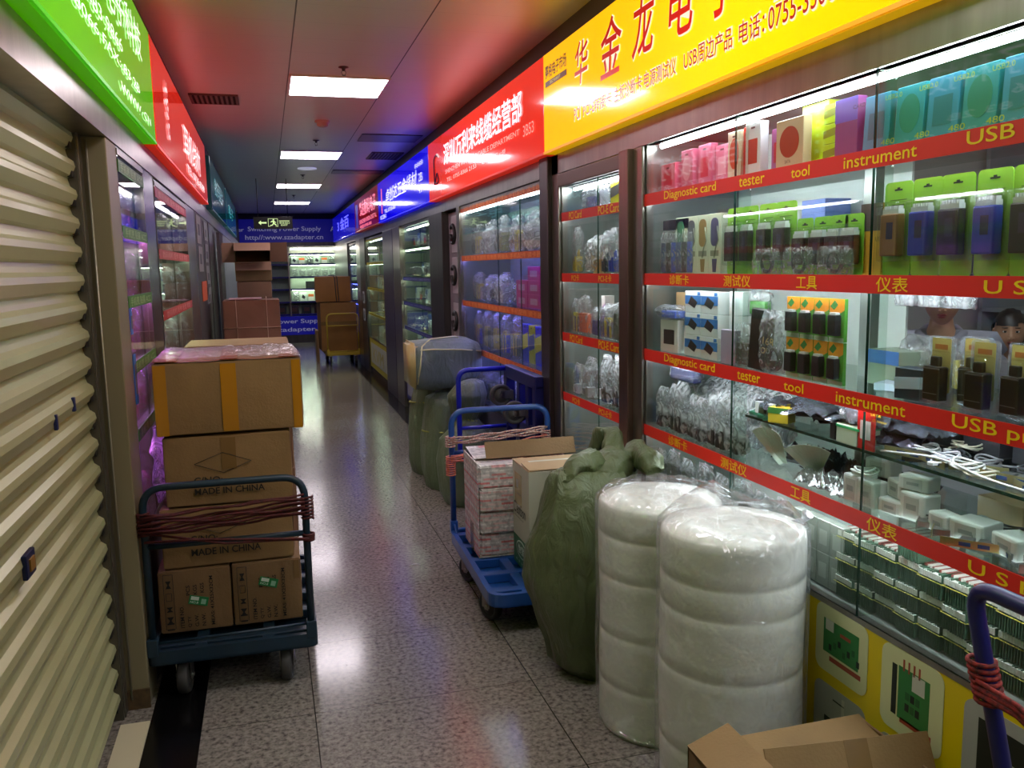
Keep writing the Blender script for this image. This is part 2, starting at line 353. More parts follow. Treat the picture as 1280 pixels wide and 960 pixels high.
# roller shutter
sh=thing('roller_shutter','closed cream roller shutter of ribbed slats under the green sign','shutter',(-.61,0,0))
bm=new(); zs=[]; prof=[]
nz=22; p=.0935
for i in range(nz):
    z0=.03+i*p
    prof+=[(z0,.0),(z0+.012,-.002),(z0+.02,.012),(z0+.05,.024),(z0+.068,.020),(z0+.08,.004)]
prof.append((.03+nz*p,0))
A=[bm.verts.new((x,-3.5,z)) for z,x in prof]; B=[bm.verts.new((x,3.2,z)) for z,x in prof]
for i in range(len(prof)-1): bm.faces.new((A[i],B[i],B[i+1],A[i+1]))
ob('curtain',fin(bm,'curtain',mat('#b4b488',rough=.3,metal=.2,noise_amt=.12,nscale=6,bump=.12,bscale=14,stretch=(1,.4,1))),sh)
bm=new(); box(bm,(-.02,3.185,0),(.03,3.2,2.09),0); box(bm,(-.03,3.2,0),(.035,3.255,2.09),0,.004)
ob('guide_rail',fin(bm,'guide_rail',mat('#5c574c',rough=.4,metal=.6)),sh)
bm=new()
for i in range(nz): box(bm,(-.01,3.15,.045+i*p),(.018,3.19,.075+i*p),0)
ob('slat_end_lock',fin(bm,'slat_end_lock',BLACK),sh)['kind']='stuff'
bm=new(); box(bm,(.02,2.18,.885),(.032,2.26,.945),0,.003); box(bm,(.032,2.2,.9),(.036,2.24,.93),1)
ob('lock',fin(bm,'lock',[mat('#1c2550',rough=.4,metal=.4),mat('#b98b45',rough=.4,metal=.7)]),sh,label='dark blue shutter lock plate')
for i,(y,z) in enumerate(((2.62,1.19),(2.86,1.205))):
    bm=new(); box(bm,(.018,y-.008,z-.022),(.028,y+.008,z+.022),0,.002); ob('slot_cover',fin(bm,'slot_cover',mat('#1c2558',rough=.4)),sh)
bm=new(); box(bm,(-.03,-3.5,2.08),(.08,3.26,2.1),0); ob('head_box',fin(bm,'head_box',mat('#4d4a38',rough=.5,metal=.4)),sh)
# ---------------- ceiling fittings
def troffer(Y,label):
    t=thing('ceiling_light',label,'ceiling light',(.52,Y,2.8),group='square ceiling light panels')
    bm=new()
    for a,b in (((-.315,-.315,-.012),(.315,-.3,.0)),((-.315,.3,-.012),(.315,.315,0)),((-.315,-.3,-.012),(-.3,.3,0)),((.3,-.3,-.012),(.315,.3,0))): box(bm,a,b,0)
    ob('frame',fin(bm,'frame',mat('#d8d8d8',rough=.4)),t)
    bm=new(); box(bm,(-.3,-.3,-.008),(.3,.3,-.002),0); ob('diffuser',fin(bm,'diffuser',glow('#fff3fb',L_TROFFER)),t)
for i,Y in enumerate((-1.1,2.45,5.98,9.5,12.95,16.2)):
    troffer(Y,['glowing square panel light over the shutter','glowing square panel light above the bubble wrap rolls','largest glowing square panel light under the ceiling, nearest one','second glowing square panel light along the aisle ceiling','third glowing square panel light along the aisle ceiling','farthest glowing square panel light before the end shop'][i])
def sprinkler(x,y,label):
    bm=new(); lathe(bm,[(.03,0),(.032,-.004),(.012,-.01),(.01,-.02),(.006,-.024)],(0,0,0),0,16)
    tube(bm,bend([(-.006,0,-.02),(-.014,0,-.032),(-.006,0,-.048)],.006),.002,0,6); tube(bm,bend([(.006,0,-.02),(.014,0,-.032),(.006,0,-.048)],.006),.002,0,6)
    lathe(bm,[(.0,-.047),(.012,-.048),(.012,-.05),(0,-.052)],(0,0,0),0,14)
    tag(ob('sprinkler_head',fin(bm,'sprinkler_head',mat('#4a4340',rough=.4,metal=.7)),None,(x,y,2.8)),label,'sprinkler','ceiling sprinkler heads')
sprinkler(.515,5.42,'small sprinkler head just before the nearest ceiling light')
sprinkler(.52,8.45,'small sprinkler head before the second ceiling light')
sprinkler(.52,11.5,'small sprinkler head before the third ceiling light')
sprinkler(.5,14.6,'small sprinkler head before the farthest ceiling light')
d=thing('smoke_detector','pale round smoke detector behind the nearest ceiling light','smoke detector',(.51,7.36,2.8))
bm=new(); lathe(bm,[(.06,0),(.062,-.012),(.05,-.02)],(0,0,0),0,24); ob('base',fin(bm,'base',mat('#c9b5a8',rough=.5)),d)
bm=new(); lathe(bm,[(.045,-.02),(.045,-.038),(.03,-.05),(.0,-.052)],(0,0,0),0,24); ob('chamber',fin(bm,'chamber',mat('#c2a89c',rough=.5)),d)
bm=new(); lathe(bm,[(.11,0),(.112,-.01),(.1,-.014),(0,-.016)],(0,0,0),0,28)
tag(ob('downlight',fin(bm,'downlight',mat('#d0d0d8',rough=.4,emit='#e8e8ff',es=.35)),None,(.54,10.75,2.8)),'small round disc light on the ceiling beyond the second panel','downlight')
def vent(x0,y0,x1,y1,n,label,ax='x'):
    t=thing('ceiling_vent',label,'vent',(x0,y0,2.8)); w,h=x1-x0,y1-y0
    bm=new(); box(bm,(0,0,-.003),(w,h,-.0005),0); ob('recess',fin(bm,'recess',mat('#15100f',rough=.8)),t)
    fr=mat('#6a5450',rough=.5,metal=.3)
    for k in range(n+1):
        x=w*k/n; bm=new(); box(bm,(x-.008,0,-.012),(x+.008,h,-.004),0); ob('slat',fin(bm,'slat',fr),t)
    bm=new(); box(bm,(-.012,-.012,-.01),(w+.012,0,0),0); box(bm,(-.012,h,-.01),(w+.012,h+.012,0),0); box(bm,(-.012,0,-.01),(-.004,h,0),0); box(bm,(w+.004,0,-.01),(w+.012,h,0),0)
    ob('frame',fin(bm,'frame',fr),t)
vent(-.43,6.4,-.13,6.72,9,'dark slatted air vent beside the red sign')
vent(1.14,9.2,1.45,9.75,9,'slatted air vent before the blue sign')
bm=new(); box(bm,(0,0,-.006),(.55,.42,0),0); box(bm,(.0,-.008,-.007),(.55,.0,-.001),1); box(bm,(0,.42,-.007),(.55,.43,-.001),1)
tag(ob('access_hatch',fin(bm,'access_hatch',[mat('#8a8088',rough=.4,metal=.6),mat('#17120f')]),None,(.9,8.0,2.8)),'flat metal access hatch in the ceiling beside the vent','hatch')
bm=new(); box(bm,(0,0,-.006),(.62,.4,0),0); box(bm,(.0,-.008,-.007),(.62,.0,-.001),1)
tag(ob('access_hatch',fin(bm,'access_hatch',[mat('#8a8088',rough=.4,metal=.6),mat('#17120f')]),None,(.86,10.9,2.8)),'farther flat ceiling hatch beyond the vent by the blue sign','hatch')
# exit sign
e=thing('exit_sign','black hanging exit sign with pale green arrow and running figure','sign',(-.12,12,2.145))
bm=new(); box(bm,(0,0,0),(.5,.03,.16),0,.003); ob('housing',fin(bm,'housing',mat('#0a0d0a',rough=.35)),e)
bm=new(); G=0
Y=-.0015
def pp(poly): prism(bm,poly,(0,Y,0),(1,0,0),(0,0,1),(0,-.001,0),0)
pp([(.06,.08),(.095,.11),(.095,.09),(.165,.09),(.165,.07),(.095,.07),(.095,.05)])
for a in ((.185,.03,.19,.135),(.305,.03,.31,.135),(.185,.13,.31,.135),(.185,.03,.215,.036),(.28,.03,.31,.036)): pp([(a[0],a[1]),(a[2],a[1]),(a[2],a[3]),(a[0],a[3])])
pp(ell(.022,.022,12,.255,.118)); pp([(.235,.107),(.262,.105),(.27,.075),(.25,.07)]); pp([(.25,.08),(.27,.075),(.295,.05),(.285,.042),(.262,.06)]); pp([(.25,.08),(.262,.07),(.24,.042),(.21,.04),(.21,.05),(.235,.055)])
pp([(.235,.107),(.215,.09),(.222,.083),(.243,.097)]); pp([(.262,.105),(.288,.085),(.282,.078),(.26,.092)])
pp([(.325,.1),(.46,.1),(.46,.108),(.325,.108)])
text(bm,'安全出口',(.33,Y-.001,.066),(1,0,0),UP,.13,.026,0,offset=.01); text(bm,'EXIT',(.35,Y-.001,.04),(1,0,0),UP,.085,.018,0,offset=.02)
ob('lettering',fin(bm,'lettering',glow('#d8f0a8',1.1,False)),e,label='pale green pictogram and lettering')
for x in (.06,.44):
    bm=new(); cyl(bm,(x,.015,.16),(x,.015,.655),.005,0,8); ob('hanger_rod',fin(bm,'hanger_rod',DSTEEL),e)
# ================================================================ LIT SIGNS
def sign(name,label,side,y0,y1,face,es,z0=2.17,z1=2.665,lip=None,group=None):
    """light box; side +1 on the +X wall (front faces -X), -1 on the other; local x = reading direction"""
    X=1.43 if side>0 else -.45
    t=thing(name,label,'sign',(X,y1 if side>0 else y0,z0),-PI/2 if side>0 else PI/2,group)
    # local +x reads along the front, local -y... is outward
    W=y1-y0; Hh=z1-z0; dep=.065
    bm=new(); box(bm,(0,.004,0),(W,dep,Hh),0); ob('housing',fin(bm,'housing',mat(face,rough=.4,emit=face,es=es*.42,samp=False)),t)
    bm=new(); box(bm,(.004,-.004,.012),(W-.004,.004,Hh-.004),0,.003); ob('face_panel',fin(bm,'face_panel',mat(face,rough=.1,emit=face,es=es,coat=.6)),t)
    bm=new(); box(bm,(0,-.007,0),(W,.002,.012),0); ob('bottom_lip',fin(bm,'bottom_lip',mat(lip or face,rough=.4,emit=lip or face,es=es*.75,samp=False)),t)
    return t
def sletter(t,items,col,es,outline=None,name='lettering',label=None):
    for it in items:
        w_,x,z,w,h=it[:5]; kw=dict(offset=it[5] if len(it)>5 else .0,shear=it[6] if len(it)>6 else 0.)
        bm=new(); text(bm,w_,(x,-.0085,z),(1,0,0),UP,w,h,0,**kw); o=ob(name,fin(bm,name,mat(col,rough=.3,emit=col,es=es,samp=False)),t,label=label)
        if outline:
            e=.006; kw['offset']=kw['offset']+outline; bo=new(); text(bo,w_,(x-e,-.0062,z-e),(1,0,0),UP,w+2*e,h+2*e,0,**kw)
            ob('letter_outline',fin(bo,'letter_outline',glow('#fff6d8',.95,False)),o,label='white outline around red characters')
ysn=sign('shop_sign','big yellow lit sign with large red brush characters',1,-.6,4.36,'#ffc400',1.0*L_SIGN,lip='#f09a00')
sletter(ysn,[('华',.48,.245,.17,.185,.007,.12),('金',.80,.205,.23,.235,.007,.12),('龙',1.13,.215,.2,.235,.007,.12),('电',1.45,.21,.18,.23,.007,.12),('子',1.74,.2,.18,.23,.007,.12),('有',2.08,.16,.2,.25,.007,.12),('限',2.43,.16,.2,.25,.007,.12)],'#c01408',.75,.012,label='large red brush characters')
sletter(ysn,[('PCI',.47,.095,.075,.05,.003),('PCI-E转接卡',.59,.092,.32,.055,.003),('主板诊断卡',.95,.09,.27,.056,.003),('电源测试仪',1.245,.088,.265,.058,.003),('USB周边产品',1.57,.085,.32,.064,.003),('电话：',1.93,.082,.14,.066,.003),('0755-3306',2.09,.085,.30,.06,.003)],'#a01208',.7,.008,name='small_lettering')
bm=new(); text(bm,'赛格电子市场',(.045,-.0075,.365),(1,0,0),UP,.32,.065,0,offset=.015); prism(bm,[(0,0),(.32,0),(.32,.026),(0,.026)],(.045,-.006,.325),(1,0,0),UP,(0,-.001,0),0)
text(bm,'SEG MARKET',(.12,-.0082,.331),(1,0,0),UP,.16,.014,1)
ob('market_badge',fin(bm,'market_badge',[mat('#5a1608',rough=.4,emit='#5a1608',es=.5,samp=False),glow('#ffe890',.8,False)]),ysn,label='small dark red market name')
rs=sign('shop_sign','red lit sign with white block characters beside the yellow sign',1,4.36,7.64,'#f03018',.85*L_SIGN,lip='#d02008')
sletter(rs,[('深圳万利来线缆经营部',.70,.235,2.2,.17,.01)],'#fff4ff',1.1,label='white block characters')
sletter(rs,[('SHENZHEN WANLILAI CABLE DEPARTMENT',.75,.165,2.1,.032,.01),('TEL: 0755-8366 2133',.8,.1,1.0,.03,.01),('地址：市场一楼',1.95,.1,.6,.03,.01),('3B53',2.92,.14,.2,.06,.0)],'#ff9a8c',.75,name='small_lettering')
bm=new()
tube(bm,bend([(.3,-.008,.12),(.28,-.008,.33),(.36,-.008,.36),(.44,-.008,.34)],.03),.006,1,6); tube(bm,bend([(.33,-.008,.14),(.4,-.008,.22),(.47,-.008,.14),(.4,-.008,.12),(.33,-.008,.14)],.03),.006,1,6)
tube(bm,[(.42,-.008,.36),(.5,-.008,.33)],.008,0,6)
ob('logo',fin(bm,'logo',[glow('#ffe0e0',.8,False),mat('#301038',rough=.4,emit='#301038',es=.3,samp=False)]),rs)
bs=sign('shop_sign','bright blue lit sign with thin white characters',1,7.64,11.2,'#0800f0',.9*L_SIGN)
sletter(bs,[('卓创达五金线材',.75,.2,2.2,.15,.0,.15),('TEL 0755-83',.6,.09,.9,.04,0),('NO.2B41',.2,.03,.5,.05,0),('2B\n41',3.05,.12,.2,.18,.0),('****',2.85,.36,.45,.05,0)],'#e8e8ff',1.0)
bm=new(); prism(bm,[(0,0),(.07,0),(.07,.3),(0,.3)],(.33,-.006,.1),(1,0,0),UP,(0,-.001,0),0); ob('emblem_bar',fin(bm,'emblem_bar',glow('#ff5060',.8,False)),bs,label='upright pink bar')
r2=sign('shop_sign','dim red lit sign with small pinkish characters and blue bar',1,11.2,14.2,'#8c1018',.6*L_SIGN)
sletter(r2,[('鑫达数码电子',.75,.2,2.0,.22,.012),('SHENZHEN XINDA DIGITAL',.7,.1,2.1,.06,.01),('电话 0755-83',.8,.03,1.4,.05,.01)],'#ff80a0',.7)
bm=new(); prism(bm,rrect(.34,.36,.05),(.35,-.006,.24),(1,0,0),UP,(0,-.001,0),0); ob('emblem_bar',fin(bm,'emblem_bar',glow('#1010a0',.8,False)),r2,label='dark blue block')
b2=sign('shop_sign','farthest blue lit sign next to the end shop',1,14.2,18.9,'#0a08c8',.8*L_SIGN)
sletter(b2,[('3 金百',1.2,.16,2.4,.22,.01)],'#7070ff',.9)
# signs on the other side
gs=sign('shop_sign','bright green lit sign with white characters above the shutter',-1,-.9,4.29,'#58c400',.95*L_SIGN,lip='#3cb000',z0=2.175)
sletter(gs,[('深圳市华强电子科技',2.9,.28,1.95,.14,.0),('TEL: 0755-83 9866',3.0,.19,1.3,.045,0),('QQ: 8066 FAX: 83 2B',3.1,.12,1.6,.04,0),('WWW. CN',4.2,.05,.8,.03,0)],'#f0fff0',1.1)
rl=sign('shop_sign','red lit sign beside the green sign above the aisle',-1,4.31,7.95,'#f02a14',.8*L_SIGN,lip='#d81c08',z0=2.17)
sletter(rl,[('专营',.5,.1,.12,.3,0),('耳机线材',1.5,.15,1.4,.2,.0),('TEL 0755-8368',1.6,.06,1.6,.05,0)],'#ffe8e8',1.0)
tl=sign('shop_sign','first dark teal sign panel beyond the red sign',-1,8.6,11.6,'#0c5a60',.22); tl2=sign('shop_sign','second teal sign panel before the end shop',-1,11.8,15.6,'#0e7078',.25)
sletter(tl,[('数码配件',.6,.18,1.8,.18,0)],'#208890',.4); sletter(tl2,[('电子',.8,.18,1.8,.18,0)],'#209098',.4)
# ================================================================ GLASS CASES
BACKW=mat('#e2ebe5',rough=.5,name='pale_backing'); 
def case(label,side,y0,y1,shelves,zb,zt,strip,joints,back,tube_m,tubes,depth=.4,frame=STEEL,base=None,name='display_case',stripz=(.0,.047),thin=False,slabels=None,open_back=None):
    bx=1.5 if side>0 else -.5; sg=1 if side>0 else -1
    X=lambda d: bx+sg*d
    c=thing(name,label,'display case',(bx,(y0+y1)/2,0)); c0=Vector((bx,(y0+y1)/2,0))
    def part(nm,bm,ms,lab=None,par=None,smooth=False):
        me=fin(bm,nm,ms); me.transform(Matrix.Translation(-c0)); return ob(nm,me,par or c,label=lab)
    def bb(bm,d0,ya,z0,d1,yb,z1,mi=0,bev=0): box(bm,(min(X(d0),X(d1)),min(ya,yb),z0),(max(X(d0),X(d1)),max(ya,yb),z1),mi,bev)
    bm=new()
    bb(bm,-.004,y0,zt,.03,y1,zt+.02); bb(bm,-.002,y0,zb-.015,.03,y1,zb); bb(bm,.0,y1-.008,zb,.03,y1,zt); bb(bm,.0,y0,zb,.03,y0+.008,zt)
    part('frame',bm,frame)
    bm=new(); bb(bm,.0,y0,zt+.02,depth,y1,zt+.03); bb(bm,depth,y1-.004,zb,.02,y1,zt); bb(bm,depth,y0,zb,.02,y0+.004,zt); part('side_panel',bm,mat('#8f948f',rough=.3,metal=.7))
    for ya,yb in back:
        bm=new(); bb(bm,depth,ya,zb,depth+.008,yb,zt+.02); part('back_panel',bm,open_back or BACKW)
    if base:
        bm=new(); bb(bm,0,y0,.0,.04,y1,zb-.015); part('base_panel',bm,base)
    bm=new(); bb(bm,.03,y0,zb-.015,depth,y1,zb-.005); part('case_floor',bm,mat('#6c726c',rough=.35))
    ys=[y1]+joints+[y0]
    for a,b in zip(ys,ys[1:]):
        bm=new(); bb(bm,.0,b+.0015,zb,.006,a-.0015,zt,0)
        for f in bm.faces:
            if abs(f.normal.x)<.5: f.material_index=1
        bm.normal_update()
        for f in bm.faces: f.material_index=0 if abs(f.calc_center_median().y-(a+b)/2)<.2*(a-b) and zb+.02<f.calc_center_median().z<zt-.02 else 1
        part('glass_pane',bm,[GLASS,GEDGE])
    for i,z in enumerate(shelves):
        bm=new(); bb(bm,.012,y0+.004,z-.008,depth-.005,y1-.004,z,0)
        t=new(); 
        part('shelf',bm,[SHELFG]);t.free()
        bm=new(); bb(bm,.0105,y0+.004,z-.008,.012,y1-.004,z,0); part('shelf_edge',bm,GEDGE)
    for (z,d,m) in tubes:
        bm=new(); tube(bm,[(X(d),y0+.05,z),(X(d),y1-.04,z)],.0075,0,8); part('light_tube',bm,m)
        bm=new(); bb(bm,d-.012,y0+.04,z+.008,d+.012,y1-.03,z+.014); part('tube_bracket',bm,WHITE)
    return c,part,bb,X
# ---------------- main wide case under the yellow sign
YB=mat('#e2c600',rough=.4,name='yellow_board')
MY0,MY1=.35,3.265
ZA,ZB,ZC,ZD,ZE=1.872,1.556,1.244,.925,.634
TB=[(2.06,.05,LEDW),(ZA-.026,.03,LEDW),(ZB-.026,.03,LEDW),(ZC-.026,.03,LEDW),(ZD-.026,.03,LEDW)]
mc,mp_,mbb,MX=case('wide glass display case of computer parts under the yellow sign',1,MY0,MY1,[ZA,ZB,ZC,ZD],ZE,2.07,RED,[2.575,1.898,1.22],[(2.25,MY1)],LEDW,TB,base=None,depth=.42)
# white inner divider pane edges at the joints, steel post inside
bm=new(); mbb(bm,.25,2.2,ZE,.28,2.25,2.06,0); mp_('post',bm,mat('#9aa39c',rough=.3,metal=.6))
for y in (2.575,1.898,1.22):
    for d in (.1,):
        bm=new(); mbb(bm,.012,y-.003,ZE,.06,y+.003,2.07); mp_('joint_fin',bm,SHELFG)
# low glass half shelf
bm=new(); mbb(bm,.05,MY0+.01,1.076,.41,2.56,1.084); mp_('half_shelf',bm,SHELFG); bm=new(); mbb(bm,.047,MY0+.01,1.076,.05,2.56,1.084); mp_('half_shelf_edge',bm,GEDGE)
def strip(z0,z1,words,label,y0=MY0,y1=3.3,th=.5,part=mp_,bb=mbb):
    bm=new(); bb(bm,-.0035,y0,z0,-.0005,y1,z1,0); X0=MX(-.0045); H=z1-z0
    for wd,ya,yb,h in words:
        text(bm,wd,(X0,ya,z0+H*(1-h)/2),XR,UP,ya-yb,H*h,1,offset=.007)
    part('shelf_strip',bm,[RED,YTXT],label)
L1=[('Diagnostic card',3.09,2.69,.84),('tester',2.54,2.39,.6),('tool',2.25,2.16,.62),('instrument',2.01,1.74,.62),('USB product',1.59,1.19,.84)]
L3=[('Diagnostic card',3.08,2.68,.84),('tester',2.53,2.39,.6),('tool',2.26,2.16,.62),('instrument',2.01,1.74,.62),('USB product',1.59,1.19,.84)]
def cn(y): return [('诊断卡',3.04,2.88,.8),('测试仪',2.63,2.46,.8),('工具',2.21,2.11,.8),('仪表',1.865,1.75,.8),('U S B',1.52,1.34,.62)]
strip(1.83,1.878,L1,'red strip reading Diagnostic card, tester, tool, instrument, topmost'); strip(1.513,1.56,cn(0),'upper red strip in yellow Chinese characters'); strip(1.203,1.25,L3,'lower red strip reading Diagnostic card, tester, tool, instrument'); strip(.886,.932,cn(0),'lowest red strip in yellow Chinese characters')
# yellow base board with printed pictures of circuit boards
bm=new(); mbb(bm,0,MY0,0,.04,3.27,ZE-.014); yb=mp_('base_panel',bm,YB,'bright yellow board'); 
def sticker(yc,zc,w,h,kind,label):
    bm=new(); X0=MX(-.002)
    bg=mat('#d8d9a8' if kind<3 else '#a9aaa4',rough=.35); prism(bm,rrect(w,h,.03),(X0,yc,zc),XR,UP,(.0015,0,0),0)
    def r(x,z,a,b,mi,d=.0): prism(bm,[(x-a/2,z-b/2),(x+a/2,z-b/2),(x+a/2,z+b/2),(x-a/2,z+b/2)],(X0-.0006-d,yc,zc),XR,UP,(.0004,0,0),mi)
    ms=[bg,mat('#2d7a3c',rough=.4),mat('#a4432c',rough=.4),mat('#17201a',rough=.5),mat('#c9c9bf',rough=.4),mat('#1e5a2c',rough=.4)]
    if kind==1:
        r(.0,.01,w*.68,h*.5,1); r(.02,-h*.27,w*.6,h*.07,2); r(-w*.22,h*.22,w*.16,h*.16,4,.0003); r(.02,h*.17,w*.2,h*.05,2,.0003)
        for i in range(7): r(-w*.2+.02*i,-.02+.012*(i%3),.012,.018,5 if i%2 else 3,.0004)
    elif kind==2:
        r(.01,.0,w*.5,h*.62,1); r(-w*.27,.0,w*.08,h*.6,3,.0003); r(.02,-h*.32,w*.5,h*.06,2); r(w*.12,h*.2,w*.2,h*.2,4,.0003)
        for i in range(6): r(-w*.05+.018*(i%3),-.03+.03*(i//3),.014,.02,5 if i%2 else 3,.0004)
        for i in range(4): r(-w*.12+.018*i,h*.34,.006,.03,2,.0003)
    elif kind==3:
        r(.01,.0,w*.7,h*.72,3); r(.0,.0,w*.14,h*.3,4,.0003); r(w*.16,-.01,w*.1,h*.26,4,.0003)
        r(w*.08,.0,w*.05,h*.2,3,.0005)
    else:
        r(.0,-.02,w*.55,h*.1,3); r(.02,.03,.012,.08,4,.0003); r(0,.05,.05,.004,3,.0003)
    for (a,b) in ((-1,1),(1,1),(1,-1),(-1,-1)): pass
    me=fin(bm,'picture_sticker',ms); me.transform(Matrix.Translation(-Vector((1.5,(MY0+MY1)/2,0)))); o=ob('picture_sticker',me,yb,label=label)
sticker(1.955,.52,.225,.2,1,'rounded sticker of a green card'); sticker(1.68,.505,.215,.225,2,'rounded sticker of a green card with dark slot')
sticker(1.40,.485,.22,.235,3,'rounded grey sticker of a black adapter'); sticker(1.955,.30,.225,.17,4,'rounded grey sticker of a small cable'); sticker(1.68,.27,.215,.2,3,'rounded grey sticker of a chip bracket')
sticker(1.40,.22,.22,.22,2,'rounded sticker of another card'); sticker(1.12,.47,.22,.22,1,'sticker of a green card at the near end'); sticker(2.23,.5,.22,.2,2,'sticker hidden behind the rolls')
# ================================================================ GOODS
PR={}
def proto(key,f):
    if key not in PR: PR[key]=f()
    return PR[key]
def put(key,f,name,label,cat,loc,rz=0,s=(1,1,1),group=None,tilt=(0,0)):
    parts=proto(key,f)
    if len(parts)==1:
        o=ob(name,parts[0][1],None,loc); tag(o,label,cat,group)
    else:
        o=thing(name,label,cat,loc,0,group); made={}
        for pn,me,par in parts: made[pn]=ob(pn,me,made.get(par,o))
    o.rotation_euler=(tilt[0],tilt[1],rz); o.scale=s
    return o
# local frame of goods: base at z=0, front faces -X, reading direction -Y
CLEARP=clear(tint=(.97,.98,.98),base=.10,gl=.6,rough=.08)
POLY=clear(tint=(.96,.97,.98),base=.12,gl=.5,rough=.18,white=.13,bump=1.,bscale=34)
POLYW=clear(tint=(.96,.97,.98),base=.10,gl=.4,rough=.2,white=.5,bump=1.,bscale=30)
def card_poly(w,h): return [(x,y+h/2) for x,y in rrect(w,h,.012)]
def blister(card,dev,w=.1,h=.235,top='#e9ece9',dw=.055,dz=.045,dh=.10):
    def f():
        bm=new(); prism(bm,card_poly(w,h),(0,0,0),XR,UP,(.002,0,0),0)
        prism(bm,[(-.014,0),(-.014,.004),(-.005,.004),(-.005,.008),(.005,.008),(.005,.004),(.014,.004),(.014,0)],(-.0006,0,h-.022),XR,UP,(.0004,0,0),1)
        for k,(z,ww,a) in enumerate(((h-.045,.06,.0025),(h-.058,.045,.004))): prism(bm,[(-ww/2,-a/2),(ww/2,-a/2),(ww/2,a/2),(-ww/2,a/2)],(-.0006,0,z),XR,UP,(.0004,0,0),2)
        P=[('card',fin(bm,'card',[mat(card,rough=.35,coat=.2,col2=card,bump=0),mat('#101512'),mat('#4d6a1c',rough=.5)]),None)]
        bm=new(); box(bm,(-.028,-dw/2,dz),(-.002,dw/2,dz+dh),0,.004); box(bm,(-.0285,-dw*.28,dz+dh*.4),(-.027,dw*.1,dz+dh*.8),1); P.append(('device',fin(bm,'device',[mat(dev,rough=.35),mat('#3a3550',rough=.3)]),None))
        bm=new(); box(bm,(-.022,-dw/2+.002,dz+dh),(-.004,dw/2-.002,dz+dh+.012),0)
        for i in range(7): box(bm,(-.02,-dw/2+.004+i*dw/7.6,dz+dh+.012),(-.006,-dw/2+.004+i*dw/7.6+.004,dz+dh+.02),0)
        P.append(('connector',fin(bm,'connector',mat(top,rough=.4)),None))
        bm=new(); box(bm,(-.034,-dw/2-.006,dz-.014),(.0,dw/2+.006,dz+dh+.03),0,.006); P.append(('blister',fin(bm,'blister',CLEARP),None))
        return P
    return f
def pack(w,h,d,face,side=None,art=None,artc='#a03020',words=None,slot=False,wc='#303030',lid=None):
    """printed carton or hanging box, single mesh"""
    def f():
        bm=new(); box(bm,(0,-w/2,0),(d,w/2,h),0,.0015,seg=1)
        ms=[mat(face,rough=.4,coat=.15),mat(side or face,rough=.45),mat(artc,rough=.4),mat(wc,rough=.5),mat('#eceae4',rough=.45)]
        X0=-.0008
        for fc in bm.faces:
            if abs(fc.normal.y)>.9 or abs(fc.normal.z)>.9: fc.material_index=1
        if art=='ellipse': prism(bm,[(x*1,y+h*.55) for x,y in ell(w*.72,h*.62,20)],(X0,0,0),XR,UP,(.0006,0,0),2)
        if art=='band': prism(bm,[(-w/2,h*.3),(w/2,h*.42),(w/2,h*.8),(-w/2,h*.68)],(X0,0,0),XR,UP,(.0006,0,0),2)
        if art=='top': prism(bm,[(-w/2,h*.62),(w/2,h*.62),(w/2,h),(-w/2,h)],(X0,0,0),XR,UP,(.0006,0,0),2)
        if art=='chip': prism(bm,[(-w*.3,h*.42),(w*.12,h*.22),(w*.3,h*.5),(-w*.1,h*.78)],(X0-.0004,0,0),XR,UP,(.0006,0,0),2); prism(bm,[(-w/2,h*.4),(w/2,h*.4),(w/2,h*.8),(-w/2,h*.8)],(X0,0,0),XR,UP,(.0003,0,0),3); prism(bm,[(w*.28,h*.82),(w*.45,h*.82),(w*.45,h*.97),(w*.28,h*.97)],(X0,0,0),XR,UP,(.0004,0,0),3)
        if art=='rect': prism(bm,[(-w*.3,h*.25),(w*.3,h*.25),(w*.3,h*.7),(-w*.3,h*.7)],(X0,0,0),XR,UP,(.0006,0,0),2)
        if slot: prism(bm,[(-.012,0),(.012,0),(.012,.006),(-.012,.006)],(X0,0,h-.02),XR,UP,(.0005,0,0),3)
        if words:
            for (s,x,z,ww,hh) in words: text(bm,s,(X0-.0006,-x+0,z),XR,UP,ww,hh,3 if not s.startswith('~') else 4)
        return [('carton',fin(bm,'carton',ms),None)]
    return f
